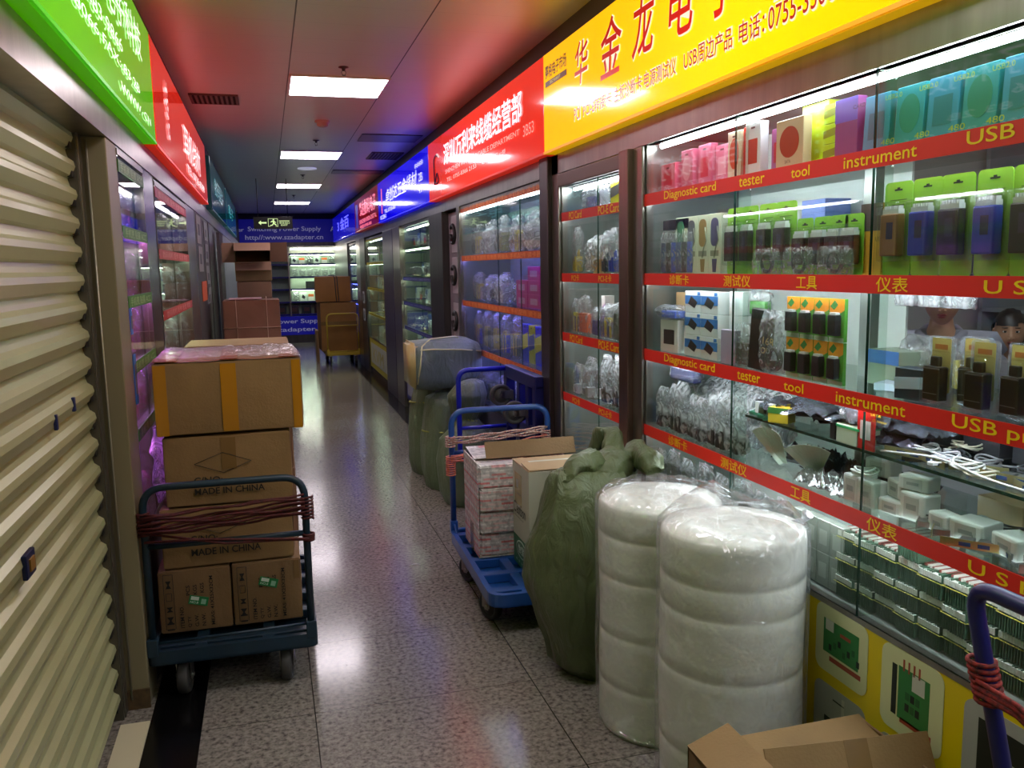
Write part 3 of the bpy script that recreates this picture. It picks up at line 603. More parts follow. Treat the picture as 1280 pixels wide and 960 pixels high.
def polybag(w,h,d,content='#20242a',ck='box',seed=0,m=None,cs=1.):
    def f():
        rnd=random.Random(seed)
        t=bmesh.new(); bmesh.ops.create_grid(t,x_segments=12,y_segments=14,size=.5)
        bm=new(); sh=[]
        for sgn in (1,-1):
            g=bmesh.new(); bmesh.ops.create_grid(g,x_segments=12,y_segments=14,size=.5)
            for v in g.verts:
                u,vv=v.co.x,v.co.y; b=(1-(2*u)**4)*(1-(2*vv+.1)**4) if abs(vv)<.45 else 0
                e=max(b,0)**.5; n=noise.noise(Vector((u*6+seed,vv*6,sgn)))*.6+noise.noise(Vector((u*14+seed,vv*14,sgn*2)))*.45; n=max(-.5,min(.3,n))
                wid=1-.12*max(0,vv)
                v.co=Vector((sgn*e*d/2*(1+n)+n*.012,u*w*wid*(1+.05*noise.noise(Vector((vv*6,seed,1)))),(vv+.5)*h*(1+.03*noise.noise(Vector((u*6,seed,2))))))
            merge(bm,g,0,None,sm=True)
        t.free()
        P=[('bag_film',fin(bm,'bag_film',m or POLY),None)]
        bm=new(); k=cs
        if ck=='box': box(bm,(-d*.25,-w*.3*k,h*.06),(d*.25,w*.3*k,h*.55),0,.003)
        elif ck=='plug':
            box(bm,(-d*.5,-w*.3,h*.04),(d*.3,-w*.02,h*.36),0,.003); box(bm,(-d*.48,w*.04,h*.05),(d*.2,w*.3,h*.30),0,.003); tube(bm,[(0,w*.0,h*.3),(0,w*.1,h*.45),(0,-w*.1,h*.5),(0,-w*.15,h*.35)],.004,0,6)
        elif ck=='coil':
            for i in range(3): R_=min(w*.27,h*.36); tube(bm,[((i-1)*.006,R_*math.cos(a*PI/7),R_+.008+R_*math.sin(a*PI/7)) for a in range(14)],.005,0,6,closed=True)
            box(bm,(-.008,-w*.1,h*.1),(.008,w*.12,h*.2),0,.002)
        elif ck=='tools':
            for i in range(4): box(bm,(-d*.2,-w*.35+i*w*.2,h*.05),(d*.2,-w*.35+i*w*.2+w*.12,h*(.5+.1*(i%2))),i%2,.003)
        elif ck=='flat':
            for i in range(6): box(bm,(-d*.3+i*d*.1,-w*.38,h*.04),(-d*.3+i*d*.1+d*.05,w*.35,h*.72),0)
        P.append(('contents',fin(bm,'contents',[mat(content,rough=.4),mat('#c8b43a',rough=.4)]),None))
        return P
    return f
def place(kind,key,f,name,label,cat,y,z,x=1.56,rz=0,s=(1,1,1),group=None,tilt=(0,0)):
    return put(key,f,name,label,cat,(x,y,z),rz,s,group,tilt)
rnd=random.Random(7)
G='#7fc02c'
# ---- shelf A (top)
A=ZA+.001
for i,(y,w,h) in enumerate(((3.17,.13,.115),(3.03,.1,.15),(2.91,.1,.155),(2.80,.1,.14))):
    place(0,('pk',i),pack(w-.008,h,.03,'#d8607c' if i<1 else '#cf6a86','#b88ab8','rect' if i!=1 else 'ellipse','#e6a0b0' if i%2 else '#c83048',slot=True),'hanging_pack','pink hanging retail pack on the top shelf, %s from the steel post'%ORD[i],'retail pack',y,A,1.55+.01*i,group='pink hanging packs')
for i,y in enumerate((3.2,3.1,3.0)):
    place(0,('pkb',0),pack(.095,.035,.08,'#d890b8','#e8c8e8'),'small_box','pale pink flat box laid behind the pink packs, %s from the steel post'%ORD[i],'box',y,A+(.0),1.64,s=(1,1,1),group='flat pink boxes')
place(0,'rc',pack(.085,.165,.03,'#e9d8bc','#c02820','ellipse','#d8502c',slot=True),'hanging_pack','cream hanging pack with orange figure beside a red spine','retail pack',2.675,A,1.555)
place(0,'rc2',pack(.03,.17,.05,'#c8281c','#b82018'),'hanging_pack','narrow all red pack between two pale packs','retail pack',2.61,A,1.56)
place(0,'wr',pack(.09,.175,.03,'#eef0f2','#e8e8ee','rect','#c2402c',slot=True),'hanging_pack','white hanging pack with red square picture','retail pack',2.55,A,1.55)
place(0,'pp',pack(.075,.14,.04,'#a05a90','#9a7ab0','rect','#b02838'),'small_box','purple carton with dark red label on top shelf','box',2.435,A,1.57)
place(0,'bg',pack(.14,.15,.03,'#d9c49c','#b0662a','ellipse','#a8401c',words=[('SATA',-.02,.02,.03,.01)]),'small_box','beige carton with round rust red picture on top shelf','box',2.33,A,1.54)
place(0,'lm',pack(.13,.19,.04,'#c2e020','#b4d414'),'small_box','tall lime yellow carton behind the beige carton','box',2.29,A,1.60)
for k in range(3): place(0,('lm2',k),pack(.06,.055,.08,'#b8da1c','#a8c814','band','#7a8c20'),'small_box','small lime yellow box, %s of a stack beside the tall lime carton'%('lowest','middle','topmost')[k],'box',2.175,A+.056*k,1.57,group='lime box stack')
place(0,'pu',pack(.095,.165,.03,'#8a4a86','#6a5ab0','top','#7060c8',words=[('CARD',.03,.13,.05,.01)]),'hanging_pack','flat purple pack standing beside the lime boxes','retail pack',2.085,A,1.555)
for i,y in enumerate((1.96,1.84,1.73,1.62,1.51,1.4,1.29)):
    place(0,('te',i%2),pack(.098,.152,.02,'#2a94a0' if i%2 else '#3690b4','#2870c0',['rect','ellipse'][i%2],['#1f6f86','#1f8070'][i%2],words=[('480',.025,.018,.05,.014),('USB2.0',.03,.13,.06,.012)],wc='#b8c83a'),'hanging_pack','blue-green shrink wrapped card pack on the top shelf, %s from the purple pack'%ORD[i],'retail pack',y,A,1.55,group='blue-green card packs',tilt=(0,.05))
for i,y in enumerate((1.9,1.6,1.3)):
    place(0,('sb',0),pack(.28,.03,.1,'#8f93b8','#b8bccc'),'flat_box','pale violet flat box laid behind the blue-green packs, %s along'%ORD[i],'box',y,A,1.72,group='violet flat boxes')
    place(0,('sb1',0),pack(.25,.03,.1,'#a9a4d8','#c4c2da'),'flat_box','second-layer violet flat box over the blue-green packs, %s along'%ORD[i],'box',y+.02,A+.03,1.72,group='violet flat boxes')
# ---- shelf B
B_=ZB+.001
for i in range(6):
    place(0,('bc',i%3),polybag(.05,.17,.03,['#26407a','#20262e','#2c50b8'][i%3],'flat',seed=i+3),'cable_pack','narrow bagged blue and grey cable on the second shelf, %s from the steel post'%ORD[i],'cable pack',3.2-.045*i,B_,1.555,group='bagged blue cables')
place(0,'bcb',pack(.22,.04,.03,'#16182a','#20243a'),'header_card','dark header card lying over the bagged blue cables','card',3.10,B_+.172,1.55)
for i,c in enumerate(('#2f7a52','#55595c','#96793c','#4a4a6c')):
    def f(c=c):
        bm=new(); box(bm,(0,-.043,0),(.045,.043,.215),0,.001,seg=1)
        prism(bm,[(x,y+.15) for x,y in rrect(.055,.1,.022)],(-.001,0,0),XR,UP,(.0006,0,0),1)
        prism(bm,[(-.03,.065),(.03,.065),(.03,.085),(-.03,.085)],(-.0008,0,0),XR,UP,(.0004,0,0),2); prism(bm,[(-.012,.008),(.012,.008),(.018,.055),(-.018,.055)],(-.0008,0,0),XR,UP,(.0004,0,0),1)
        tube(bm,[(-.002,-.02,.17),(-.002,-.03,.12),(-.002,-.01,.095),(-.002,0,.06)],.002,2,5)
        return [('carton',fin(bm,'carton',[mat('#c9d2b4',rough=.4),mat(c,rough=.4),mat('#8a8f78',rough=.5)]),None)]
    place(0,('col',i),f,'hanging_pack',('green','grey','tan','violet')[i]+' blob printed on a pale carton of the second shelf','retail pack',3.055-.088*i,B_,1.55)
for i,(y,w) in enumerate(((2.66,1),(2.565,.95),(2.46,.97),(2.36,1.12))):
    place(0,('gb',0),blister(G,'#2b1d1c',.1,.225),'blister_pack','tall green blister card holding a dark device, %s from the tan cartons'%ORD[i],'blister pack',y,B_,1.555,s=(1,w,1),group='tall green blister cards with dark devices')
for i,(y,h) in enumerate(((2.26,.17),(2.175,.17),(2.10,.17),(2.035,.165))):
    place(0,('gs',0),blister(G,'#2e1a1a',.08,.168,dw=.06,dz=.03,dh=.08),'blister_pack','short green blister card with dark device, %s before the yellow card'%ORD[i],'blister pack',y,B_,1.555,group='short green blister cards')
for i in range(3): place(0,('dk',i),polybag(.16,.085,.07,'#1c1e20','coil',seed=20+i),'cable_bag','dark coiled lead in a clear bag before the green cards, %s along'%ORD[i],'cable bag',2.42-.17*i,B_,1.53,s=(.5,1,1),group='bagged dark leads on the second shelf')
place(0,'yc',pack(.085,.19,.02,'#d09a2c','#b08020','top','#4a4038',words=[('USB',.02,.09,.03,.012)],slot=False),'hanging_pack','orange yellow pack with blue plug beside the big green cards','retail pack',1.972,B_,1.56)
for i,(y,c,k) in enumerate(((1.855,'#94683a','brown'),(1.755,'#2b3fa8','blue'),(1.66,'#1f1826','black'),(1.555,'#2f45b0','blue'),(1.455,'#20242a','black'),(1.355,'#94683a','brown'),(1.255,'#2b3fa8','blue'))):
    place(0,('gl',c),blister('#86bf34',c,.1,.235,dw=.062,dz=.05,dh=.105),'blister_pack','largest green blister card, %s beyond the yellow pack, holding a %s box'%(ORD[i],k),'blister pack',y,B_,1.545,rz=rnd.uniform(-.04,.04))
for i in range(5): place(0,'bls',pack(.13,.022,.1,'#6f8fd8','#5878c8'),'small_box','light blue flat box, %s in the stack behind the green cards'%('lowest','second','third','fourth','topmost')[i],'box',2.545,B_+.135+.022*i-.0,1.78,group='light blue box stack')
bm=new(); box(bm,(0,-.09,0),(.11,.09,.134),0,.002); tag(ob('small_box',fin(bm,'small_box',mat('#3a3b40',rough=.5)),None,(1.78,2.545,B_)),'dark box carrying the light blue flat boxes','box')
place(0,'gbx',pack(.09,.12,.08,'#aab0aa','#9aa09a'),'small_box','plain grey box behind the tall green cards','box',2.74,B_,1.72)
place(0,'gbx2',pack(.16,.2,.08,'#c9d0cc','#b0b8b4'),'small_box','pale box at the back of the second shelf','box',2.9,B_,1.75)
for i,(y,z) in enumerate(((2.45,.0),(2.05,0),(1.6,0),(1.3,0))):
    place(0,('dbx',i%2),pack(.2,.16-.02*(i%2),.1,'#33343a','#26272c','rect','#50525c'),'equipment_box','dark equipment carton at the back of the second shelf, %s along'%ORD[i],'box',y,B_,1.78,group='dark equipment cartons')
# ---- shelf C
C_=ZC+.001
place(0,'cbx',pack(.2,.10,.14,'#a88a60','#96784e'),'small_box','brown carton at the far end of the third shelf','box',3.13,C_+.136,1.62)
place(0,'wbk',pack(.2,.135,.12,'#d8dde0','#b9c0c4'),'small_box','white carton under the brown carton','box',3.13,C_,1.64)
place(0,'bbag',polybag(.2,.055,.1,'#2a58c8','box',seed=41),'parts_bag','blue and white bag draped on the white adapter carton','bag',3.13,C_+.135,1.56)
place(0,'wc1',pack(.13,.13,.03,'#dcdcd4','#c8c8c0','rect','#3a2c28'),'hanging_pack','white card pack picturing brown plugs','retail pack',3.13,C_,1.54,rz=.1)
place(0,'chg',pack(.04,.09,.03,'#e2e4e6','#d0d4d8'),'wall_charger','small white charger standing beside the blue cartons','charger',3.02,C_,1.56)
for r in range(3):
    for c in range(2):
        place(0,'hub',pack(.125,.082,.05,'#d3dcd6','#b9c9c0','chip','#28221e',wc='#2f72b4',words=[]),'gadget_box','pale blue banded carton with dark hub, %s row, %s column'%(('bottom','middle','top')[r],('far','near')[c]),'box',2.95-.127*c,C_+.083*r,1.55,group='blue banded hub cartons')
for k in range(3): place(0,'wwb',pack(.09,.083,.06,'#dfe5e4','#c8d0ce','rect','#ccd6d6'),'gadget_box','plain white carton beside the blue cartons, %s of three'%('lowest','middle','topmost')[k],'box',2.69,C_+.084*k,1.58,group='plain white cartons on the third shelf')
place(0,'grb',polybag(.11,.09,.05,'#4fae38','box',seed=43,cs=1.5),'parts_bag','bright green parcel above the white cartons','bag',2.6,C_+.17,1.62)
place(0,'gbk',pack(.12,.168,.05,'#b7bcbb','#a0a8a6'),'small_box','grey carton under the green parcel','box',2.6,C_,1.62)
place(0,'pbk',pack(.1,.12,.02,'#a89cb4','#9088a0'),'hanging_pack','dull lilac card pack beside the black pouches','retail pack',2.67,C_,1.54)
place(0,'blk1',polybag(.09,.15,.05,'#33281c','box',seed=44,cs=1.4),'parts_bag','brownish black bagged adapter on third shelf','bag',2.575,C_,1.55)
place(0,'blk2',pack(.085,.2,.03,'#15130f','#1c1a16',None,words=[('168',.025,.09,.05,.025),('OK',.02,.06,.04,.02)],wc='#c8a86a'),'hanging_pack','black pouch with gold numbers on third shelf','retail pack',2.50,C_,1.545,rz=.15,tilt=(.1,0))
place(0,'blk3',polybag(.13,.2,.06,'#2a2628','coil',seed=46),'parts_bag','peaked clear bag with black cable and white tie','bag',2.40,C_,1.55)
for i in range(4):
    for r in range(2):
        def f():
            bm=new(); box(bm,(0,-.033,0),(.012,.033,.122),0,.001,seg=1)
            prism(bm,[(-.033,.085),(.0,.075),(.033,.09),(.033,.122),(-.033,.122)],(-.0008,0,0),XR,UP,(.0005,0,0),1); prism(bm,[(-.03,.1),(-.012,.09),(.005,.105),(-.01,.118)],(-.0012,0,0),XR,UP,(.0005,0,0),3)
            prism(bm,[(-.033,0),(.033,0),(.033,.012),(-.033,.012)],(-.0008,0,0),XR,UP,(.0005,0,0),4)
            P=[('card',fin(bm,'card',[mat('#58a23a',rough=.4),mat('#e09020',rough=.4),mat('#e6e6e2'),mat('#2f7a34'),mat('#a8b8a0')]),None)]
            bm=new(); box(bm,(-.022,-.022,.018),(-.001,.014,.078),0,.003); box(bm,(-.018,-.018,.078),(-.004,.01,.084),1); P.append(('device',fin(bm,'device',[mat('#1c1c20',rough=.35),WHITE]),None)); return P
        place(0,'gor',f,'blister_pack','green and orange card with black adapter, %s row, %s along'%(('lower','upper')[r],ORD[i]),'blister pack',2.30-.07*i,C_+.124*r,1.55,group='green and orange adapter cards')
for i,(y,w) in enumerate(((1.99,.09),(1.90,.1),(1.80,.1))):
    place(0,('hb',i),polybag(w,.065,.03,'#cfd6d6','flat',seed=60+i,m=POLYW),'parts_bag','white plastic bag hanging from the shelf above, %s beyond the steel post'%ORD[i],'bag',y,C_+.225,1.7,group='hanging white bags over the third shelf')
for i,(y,w) in enumerate(((2.0,.16),(1.88,.18))):
    place(0,('gyb',i),polybag(w,.14,.12,'#3a403c','tools',seed=63+i),'parts_bag','dull clear bag of grey parts, %s behind the hanging bags'%ORD[i],'bag',y,C_,1.78,group='grey parts bags on the third shelf')
place(0,'gcb',pack(.13,.1,.1,'#8d9a86','#7f8c78','top','#4a78b8'),'small_box','greenish grey carton with blue corner on third shelf','box',2.03,C_,1.66)
place(0,'lbl',pack(.14,.02,.1,'#b9c6d8','#7aa0d8'),'booklet','white and blue leaflets lying on the third shelf','leaflet',1.91,C_,1.62,rz=.5)
place(0,'bcd',pack(.11,.08,.05,'#20303c','#b9c8d0','band','#a8c4d4',wc='#2a78c0'),'gadget_box','dark carton with pale device picture and blue foot','box',1.785,C_,1.55,rz=.12)
def flask():
    bm=new(); prism(bm,[(x,y+.085) for x,y in rrect(.082,.17,.01)],(0,0,0),XR,UP,(.003,0,0),0); prism(bm,[(x,y+.1) for x,y in rrect(.06,.13,.004)],(-.001,0,0),XR,UP,(.0006,0,0),1)
    prism(bm,[(-.02,.138),(.02,.138),(.02,.150),(-.02,.150)],(-.0016,0,0),XR,UP,(.0005,0,0),2)
    P=[('card',fin(bm,'card',[clear(white=.25,wcol=(.8,.8,.95)),mat('#b8a860',rough=.4),mat('#a06020')]),None)]
    bm=new(); box(bm,(-.03,-.027,.015),(-.002,.027,.098),0,.004); box(bm,(-.031,-.026,.092),(-.001,.026,.095),1); box(bm,(-.022,-.013,.098),(-.008,.013,.122),0,.003); box(bm,(-.0305,-.022,.032),(-.0295,.022,.034),1)
    P.append(('device',fin(bm,'device',[mat('#15130f',rough=.3),mat('#8a8a8a',rough=.3,metal=.8)]),None))
    bm=new(); box(bm,(-.034,-.033,.008),(.0,.033,.135),0,.006); P.append(('blister',fin(bm,'blister',CLEARP),None)); return P
for i,(y,x,r) in enumerate(((1.69,1.55,0),(1.635,1.60,.2),(1.56,1.55,0),(1.47,1.56,-.1),(1.38,1.55,.05))):
    place(0,'flask',flask,'blister_pack','black bottle-shaped device in clear yellow-backed pack, %s past dark carton'%ORD[i],'blister pack',y,C_,x,rz=r,group='black bottle-shaped devices')
# ---- shelf D lower (bags with connectors at far pane)
D_=ZD+.001
for i in range(8):
    place(0,('wcb',i%4),polybag(.085,.17+.02*(i%3),.05,'#22201f','plug',seed=70+i%4,m=POLYW),'parts_bag','white bag with black plug at its foot, %s from the steel post'%ORD[i],'bag',3.2-.082*i,D_,1.555+.012*(i%2),rz=rnd.uniform(-.15,.15),group='white bags with black plugs')
for i in range(6): place(0,('wcc',i%3),polybag(.17,.2,.1,'#c8ccd0','flat',seed=80+i%3,m=POLYW),'parts_bag','bulging white bag piled behind the black plugs, %s from the steel post'%ORD[i],'bag',3.16-.1*i,D_+.02*(i%2),1.67+.05*(i%2),tilt=(0,.1),group='bulging white bags')
place(0,'nvb',polybag(.22,.09,.07,'#2a3268','box',seed=90,cs=1.5),'parts_bag','navy blue bag above the white bags','bag',3.1,D_+.2,1.60)
# half shelf heap
HS=1.085
def silver(seed,col='#8a8c98',dark='#3a3440'):
    def f():
        bm=new(); g=bmesh.new(); bmesh.ops.create_grid(g,x_segments=14,y_segments=10,size=.5)
        for v in g.verts:
            u,w=v.co.x,v.co.y; n=noise.noise(Vector((u*4+seed,w*4,0)))+.5*noise.noise(Vector((u*11,w*11+seed,1)))
            v.co=Vector((u*.13,w*.2,.004+abs(n)*.04+.012*(1-4*u*u)*(1-4*w*w)))
        merge(bm,g,0,None,sm=True); 
        box(bm,(-.045,-.07,.0),(.045,.06,.012),1,.002)
        return [('bag_film',fin(bm,'bag_film',[mat(col,rough=.18,metal=.75,bump=.6,bscale=40),mat(dark,rough=.4)]),None)]
    return f
for i in range(11):
    c=['#8a8c98','#6a6474','#9a9cae','#4c4650'][i%4]
    place(0,('slv',i%4),silver(i%4,c),'antistatic_bag','crumpled silver antistatic bag heaped on the half shelf, %s from the glass joint'%ORD[i],'bag',2.47-.055*i,HS+.008+.012*(i%3)+(.0 if i%2 else .02),1.62+.03*(i%4),rz=rnd.uniform(-.8,.8),group='silver bags on the half shelf',tilt=(rnd.uniform(-.06,.06),rnd.uniform(-.06,.06)))
def greenclip():
    bm=new(); box(bm,(0,-.04,0),(.07,.04,.012),0,.002); box(bm,(.02,-.03,.012),(.06,.03,.03),1,.003); box(bm,(0,-.02,.012),(.02,.0,.05),2); return [('body',fin(bm,'body',[mat('#2f7a5c',rough=.4),BLACK,WHITE]),None)]
for i,(y,r) in enumerate(((2.52,0),(2.45,.3),(2.40,.8))): place(0,'gcl',greenclip,'circuit_board','small green board with black socket on the half shelf, %s from the joint'%ORD[i],'circuit board',y,HS,1.56,rz=r,group='small green boards on the half shelf')
place(0,'ybx',pack(.07,.05,.05,'#e0c23a','#d0a820','top','#3c7a3a'),'small_box','yellow and green small box among silver bags','box',2.37,HS,1.55,rz=.5)
for i in range(4): place(0,'dkd',pack(.025,.05,.03,'#241c20','#1a1618'),'adapter','dark slim adapter standing among silver bags, %s along'%ORD[i],'adapter',2.1-.03*i,HS,1.555+.01*i,rz=.2*i,group='dark slim adapters')
def gbox():
    bm=new(); box(bm,(0,-.05,0),(.07,.05,.055),0,.003); box(bm,(-.001,-.051,.045),(.071,.051,.052),1)
    return [('box_body',fin(bm,'box_body',[mat('#b8c0a8',rough=.4),mat('#2fa060',rough=.4)]),None)]
place(0,'gbx3',gbox,'parts_box','clear parts box with a green band on the half shelf','box',2.02,HS,1.545)
place(0,'gbx4',polybag(.11,.09,.07,'#6a6c74','box',seed=95),'parts_bag','shiny bag on top of the green banded box','bag',2.02,HS+.055,1.58)
place(0,'red1',pack(.07,.115,.006,'#b81410','#d0d0d0','rect','#c8b8b8',words=[('SATA',.02,.098,.04,.008),('CF Adapter',.028,.082,.056,.009)],wc='#e8b820'),'hanging_pack','red card reading Adapter standing on the half shelf','retail pack',1.945,HS,1.545)
# cables and brackets on half shelf near part
def coil(col,seed=0,R=.03,n=3,r=.0028):
    def f():
        rr=random.Random(seed); bm=new()
        for k in range(n):
            c=rr.uniform(-.008,.008); pts=[((R+c)*math.cos(a*PI/9)*1.1,(R+c)*math.sin(a*PI/9),.004+.006*k+.004*math.sin(a*.7+k)) for a in range(18)]
            tube(bm,pts,r,0,6,closed=True)
        tube(bm,[(R,0,.006),(R+.02,.01,.006),(R+.035,.03,.004)],r,0,6); box(bm,(R+.028,.025,0),(R+.044,.045,.008),1,.001)
        return [('lead',fin(bm,'lead',[mat(col,rough=.4),WHITE]),None)]
    return f
def bracket(col='#b0a878'):
    def f():
        bm=new(); box(bm,(-.01,-.065,0),(-.008,.065,.02),0); box(bm,(-.011,-.04,.005),(-.0075,-.015,.014),1); box(bm,(-.011,.0,.005),(-.0075,.025,.014),1); box(bm,(-.008,.055,0),(.02,.065,.0015),0); box(bm,(-.008,-.045,.002),(.03,-.012,.017),2,.001); box(bm,(-.008,-.003,.002),(.03,.028,.017),2,.001)
        return [('plate',fin(bm,'plate',[mat(col,rough=.3,metal=.8),mat('#27406a'),mat('#8a8c8c',rough=.3,metal=.8)]),None)]
    return f
rr=random.Random(11)
cols=['#e8e8e8','#c8c2ae','#3a3a44','#d0d0da','#8a8a90']
n=0
for k in range(16):
    place(0,('coil',k%5),coil(cols[k%5],k%5),'cable_coil','%s coiled lead on the half shelf, %s past the red card'%(('white','cream','dark','silvery','grey')[k%5],ORD[k//1] if k<16 else ''),'cable',1.86-.043*k,HS+.002+.01*(k%2),1.58+rr.uniform(0,.2),rz=rr.uniform(0,6),group='coiled leads on the half shelf')
for k in range(6):
    place(0,('brk',0),bracket(),'port_bracket','metal port bracket on the half shelf, %s past the red card'%ORD[k],'bracket',1.84-.1*k,HS+.001,1.57+rr.uniform(-.01,.06),rz=rr.uniform(-.6,.6),group='port brackets on the half shelf')
# a white wire along the shelf
bm=new(); tube(bm,bend([(1.56,1.9,HS+.006),(1.57,1.7,HS+.03),(1.56,1.55,HS+.012),(1.57,1.4,HS+.006)],.06),.003,0,6); tag(ob('white_wire',fin(bm,'white_wire',WHITE)),'long thin white wire stretched over the half shelf','wire')
for k in range(5): place(0,('gbk2',k%2),pack(.12,.09,.1,'#2b2b31','#222228'),'equipment_box','dark carton at the back of the half shelf, %s along'%ORD[k],'box',1.95-.16*k,HS,1.78,group='dark cartons behind the leads')
place(0,'tanp',pack(.14,.06,.1,'#a08660','#907650'),'small_box','tan box under the half shelf behind white adapters','box',1.7,D_,1.76)
# ---- shelf D floor, middle
def fan(seed=0):
    def f():
        bm=new()
        for k in range(9):
            M=Matrix.Rotation((k-4)*.13,4,'X')@Matrix.Rotation(-.5,4,'Y'); box(bm,(-.001+k*.002,-.012,0),(.0+k*.002,.012,.14),0,0,M)
        return [('sheets',fin(bm,'sheets',mat('#cdd8c8',rough=.35)),None)]
    return f
for k,(y,x,r) in enumerate(((2.42,1.6,0),(2.27,1.62,.5),(2.5,1.66,-.4))): place(0,'fan',fan(),'ribbon_bundle','fanned bundle of pale flat ribbons under the half shelf, %s from the joint'%ORD[k],'ribbon bundle',y,D_+.012,x,rz=r,s=(1,1,1 if k!=1 else .8),group='pale ribbon bundles')
for k in range(6): place(0,('dkb',k%3),silver(10+k%3,'#44444a','#242428'),'antistatic_bag','dark crumpled bag under the half shelf, %s from the joint'%ORD[k],'bag',2.45-.08*k,D_,1.72+.03*(k%2),rz=rr.uniform(-.6,.6),s=(1,1,1.5),group='dark bags under the half shelf')
for k in range(5): place(0,('wrs',k%2),silver(14+k%2,'#c4c8c8','#8a8a8a'),'antistatic_bag','pale crumpled bag on the lower shelf, %s past the ribbons'%ORD[k],'bag',2.24-.05*k,D_,1.58,rz=rr.uniform(-.8,.8),s=(.6,.5,1),group='pale crumpled bags')
def adapter(w,h,d,port=True):
    def f():
        bm=new(); box(bm,(0,-w/2,0),(d,w/2,h),0,.006)
        if port: box(bm,(-.0008,-w*.3,h*.12),(.0005,w*.3,h*.85),1); 
        box(bm,(-.0012,-w*.2,h*.4),(.0,w*.2,h*.6),2)
        return [('housing',fin(bm,'housing',[mat('#d4d6d2',rough=.4),mat('#b8bab6',rough=.5),mat('#8e9492',rough=.5)]),None)]
    return f
for k,(y,z,w,h,d,x,r) in enumerate(((2.0,0,.065,.078,.05,1.545,0),(1.935,0,.065,.075,.05,1.545,.05),(1.96,.076,.085,.05,.05,1.60,.2),(1.86,.0,.08,.04,.06,1.56,.1),(1.87,.041,.07,.05,.06,1.58,-.2),(1.79,0,.08,.075,.06,1.57,.1),(1.80,.076,.085,.04,.06,1.58,.3),(1.69,.0,.07,.05,.05,1.56,-.1),(1.61,.0,.09,.05,.08,1.57,.2),(1.5,0,.09,.05,.07,1.57,-.2))):
    place(0,('ad',k),adapter(w,h,d),'power_adapter','white boxy power adapter on the lower shelf, %s in the row past the pale bags'%ORD[k],'adapter',y,D_+z,x,rz=r,group='white power adapters')
place(0,'wlead',coil('#e6e6e2',33,.028,4,.003),'cable_coil','white lead curled on top of the white adapters','cable',1.96,D_+.08,1.56)
for k in range(10):
    place(0,('brk2',k%2),bracket(['#9a9c98','#b8b078'][k%2]),'port_bracket','metal port bracket on the lower shelf, %s past the white adapters'%ORD[k],'bracket',1.76-.065*k,D_+.003,1.55+rr.uniform(-.01,.1),rz=rr.uniform(-1,1),group='port brackets on the lower shelf',tilt=(rr.uniform(-.02,.02),rr.uniform(-.02,.02)))
for k in range(8):
    place(0,('coilb',k%2),coil(['#26262a','#a8a8a8'][k%2],50+k%2,.026,3,.003),'cable_coil','%s curled lead on the lower shelf, %s past the adapters'%(('black','grey')[k%2],ORD[k]),'cable',1.74-.07*k,D_+.01,1.6+rr.uniform(0,.15),rz=rr.uniform(0,6),group='curled leads on the lower shelf')
# ---- shelf E (bottom): bundles of boards
E_=ZE
for i in range(14):
    place(0,('vp',i%4),polybag(.075,.2+.01*(i%3),.03,['#38453a','#48564c','#28303a','#545c50'][i%4],'flat',seed=100+i%4),'board_bag','bagged green board standing on the bottom shelf, %s from the steel post'%ORD[i],'bag',3.2-.066*i,E_,1.545+.015*(i%2),group='bagged boards on the bottom shelf')
def boards(n=10,seed=0):
    def f():
        r=random.Random(seed); bm=new()
        for k in range(n):
            y=-.038+k*.0076; box(bm,(0,y,0),(.1,y+.003,.062+r.uniform(-.003,.003)),0); box(bm,(-.002,y+.001,.045),(.01,y+.0075,.06),1); box(bm,(.02,y+.001,.058),(.09,y+.0075,.066),1 if k%3 else 3)
        P=[('boards',fin(bm,'boards',[mat('#33503c',rough=.45),mat('#c8ccc2',rough=.35,metal=.3),None or mat('#d8d020'),mat('#7a4038')]),None)]
        bm=new()
        for z in (.04,): tube(bm,[(-.003,-.041,z),(-.003,.041,z),(.102,.041,z),(.102,-.041,z)],.0012,0,5,closed=True)
        P.append(('rubber_band',fin(bm,'rubber_band',mat('#a8a434',rough=.5)),None)); return P
    return f
k=0
for i in range(8):
    y=2.02-.082*i
    for r in range(3 if i not in (3,) else 4):
        k+=1; place(0,('brd',(i+r)%4),boards(10,(i+r)%4),'board_bundle','bundle of green circuit boards in a yellow band, %s column, %s row up'%(ORD[i],ORD[r]),'circuit board bundle',y,E_+.0665*r,1.55+.004*((i+r)%3),group='banded circuit board bundles',rz=rr.uniform(-.05,.05))
for i in range(8):
    for r in range(2):
        place(0,('grp',r),pack(.06,.1,.03,'#8a9488','#6a726a','rect','#a8b0a6'),'gadget_box','tall greyish pack by the board bundles, %s along, %s row'%(ORD[i],('lower','upper')[r]),'retail pack',2.25-.062*i if i<4 else 2.0-.08*(i-4),E_+.1*r+(0 if i<4 else 0),1.555 if i<4 else 1.75,group='tall greyish packs')
for i in range(3):
    for r in range(3):
        place(0,('rdp',0),pack(.085,.07,.05,'#6a4444','#8a8a8a','rect','#9a3038'),'gadget_box','dark red banded pack at the bottom shelf end, %s column, %s row'%(ORD[i],ORD[r]),'retail pack',1.36-.09*i,E_+.071*r,1.55,group='dark red banded packs')
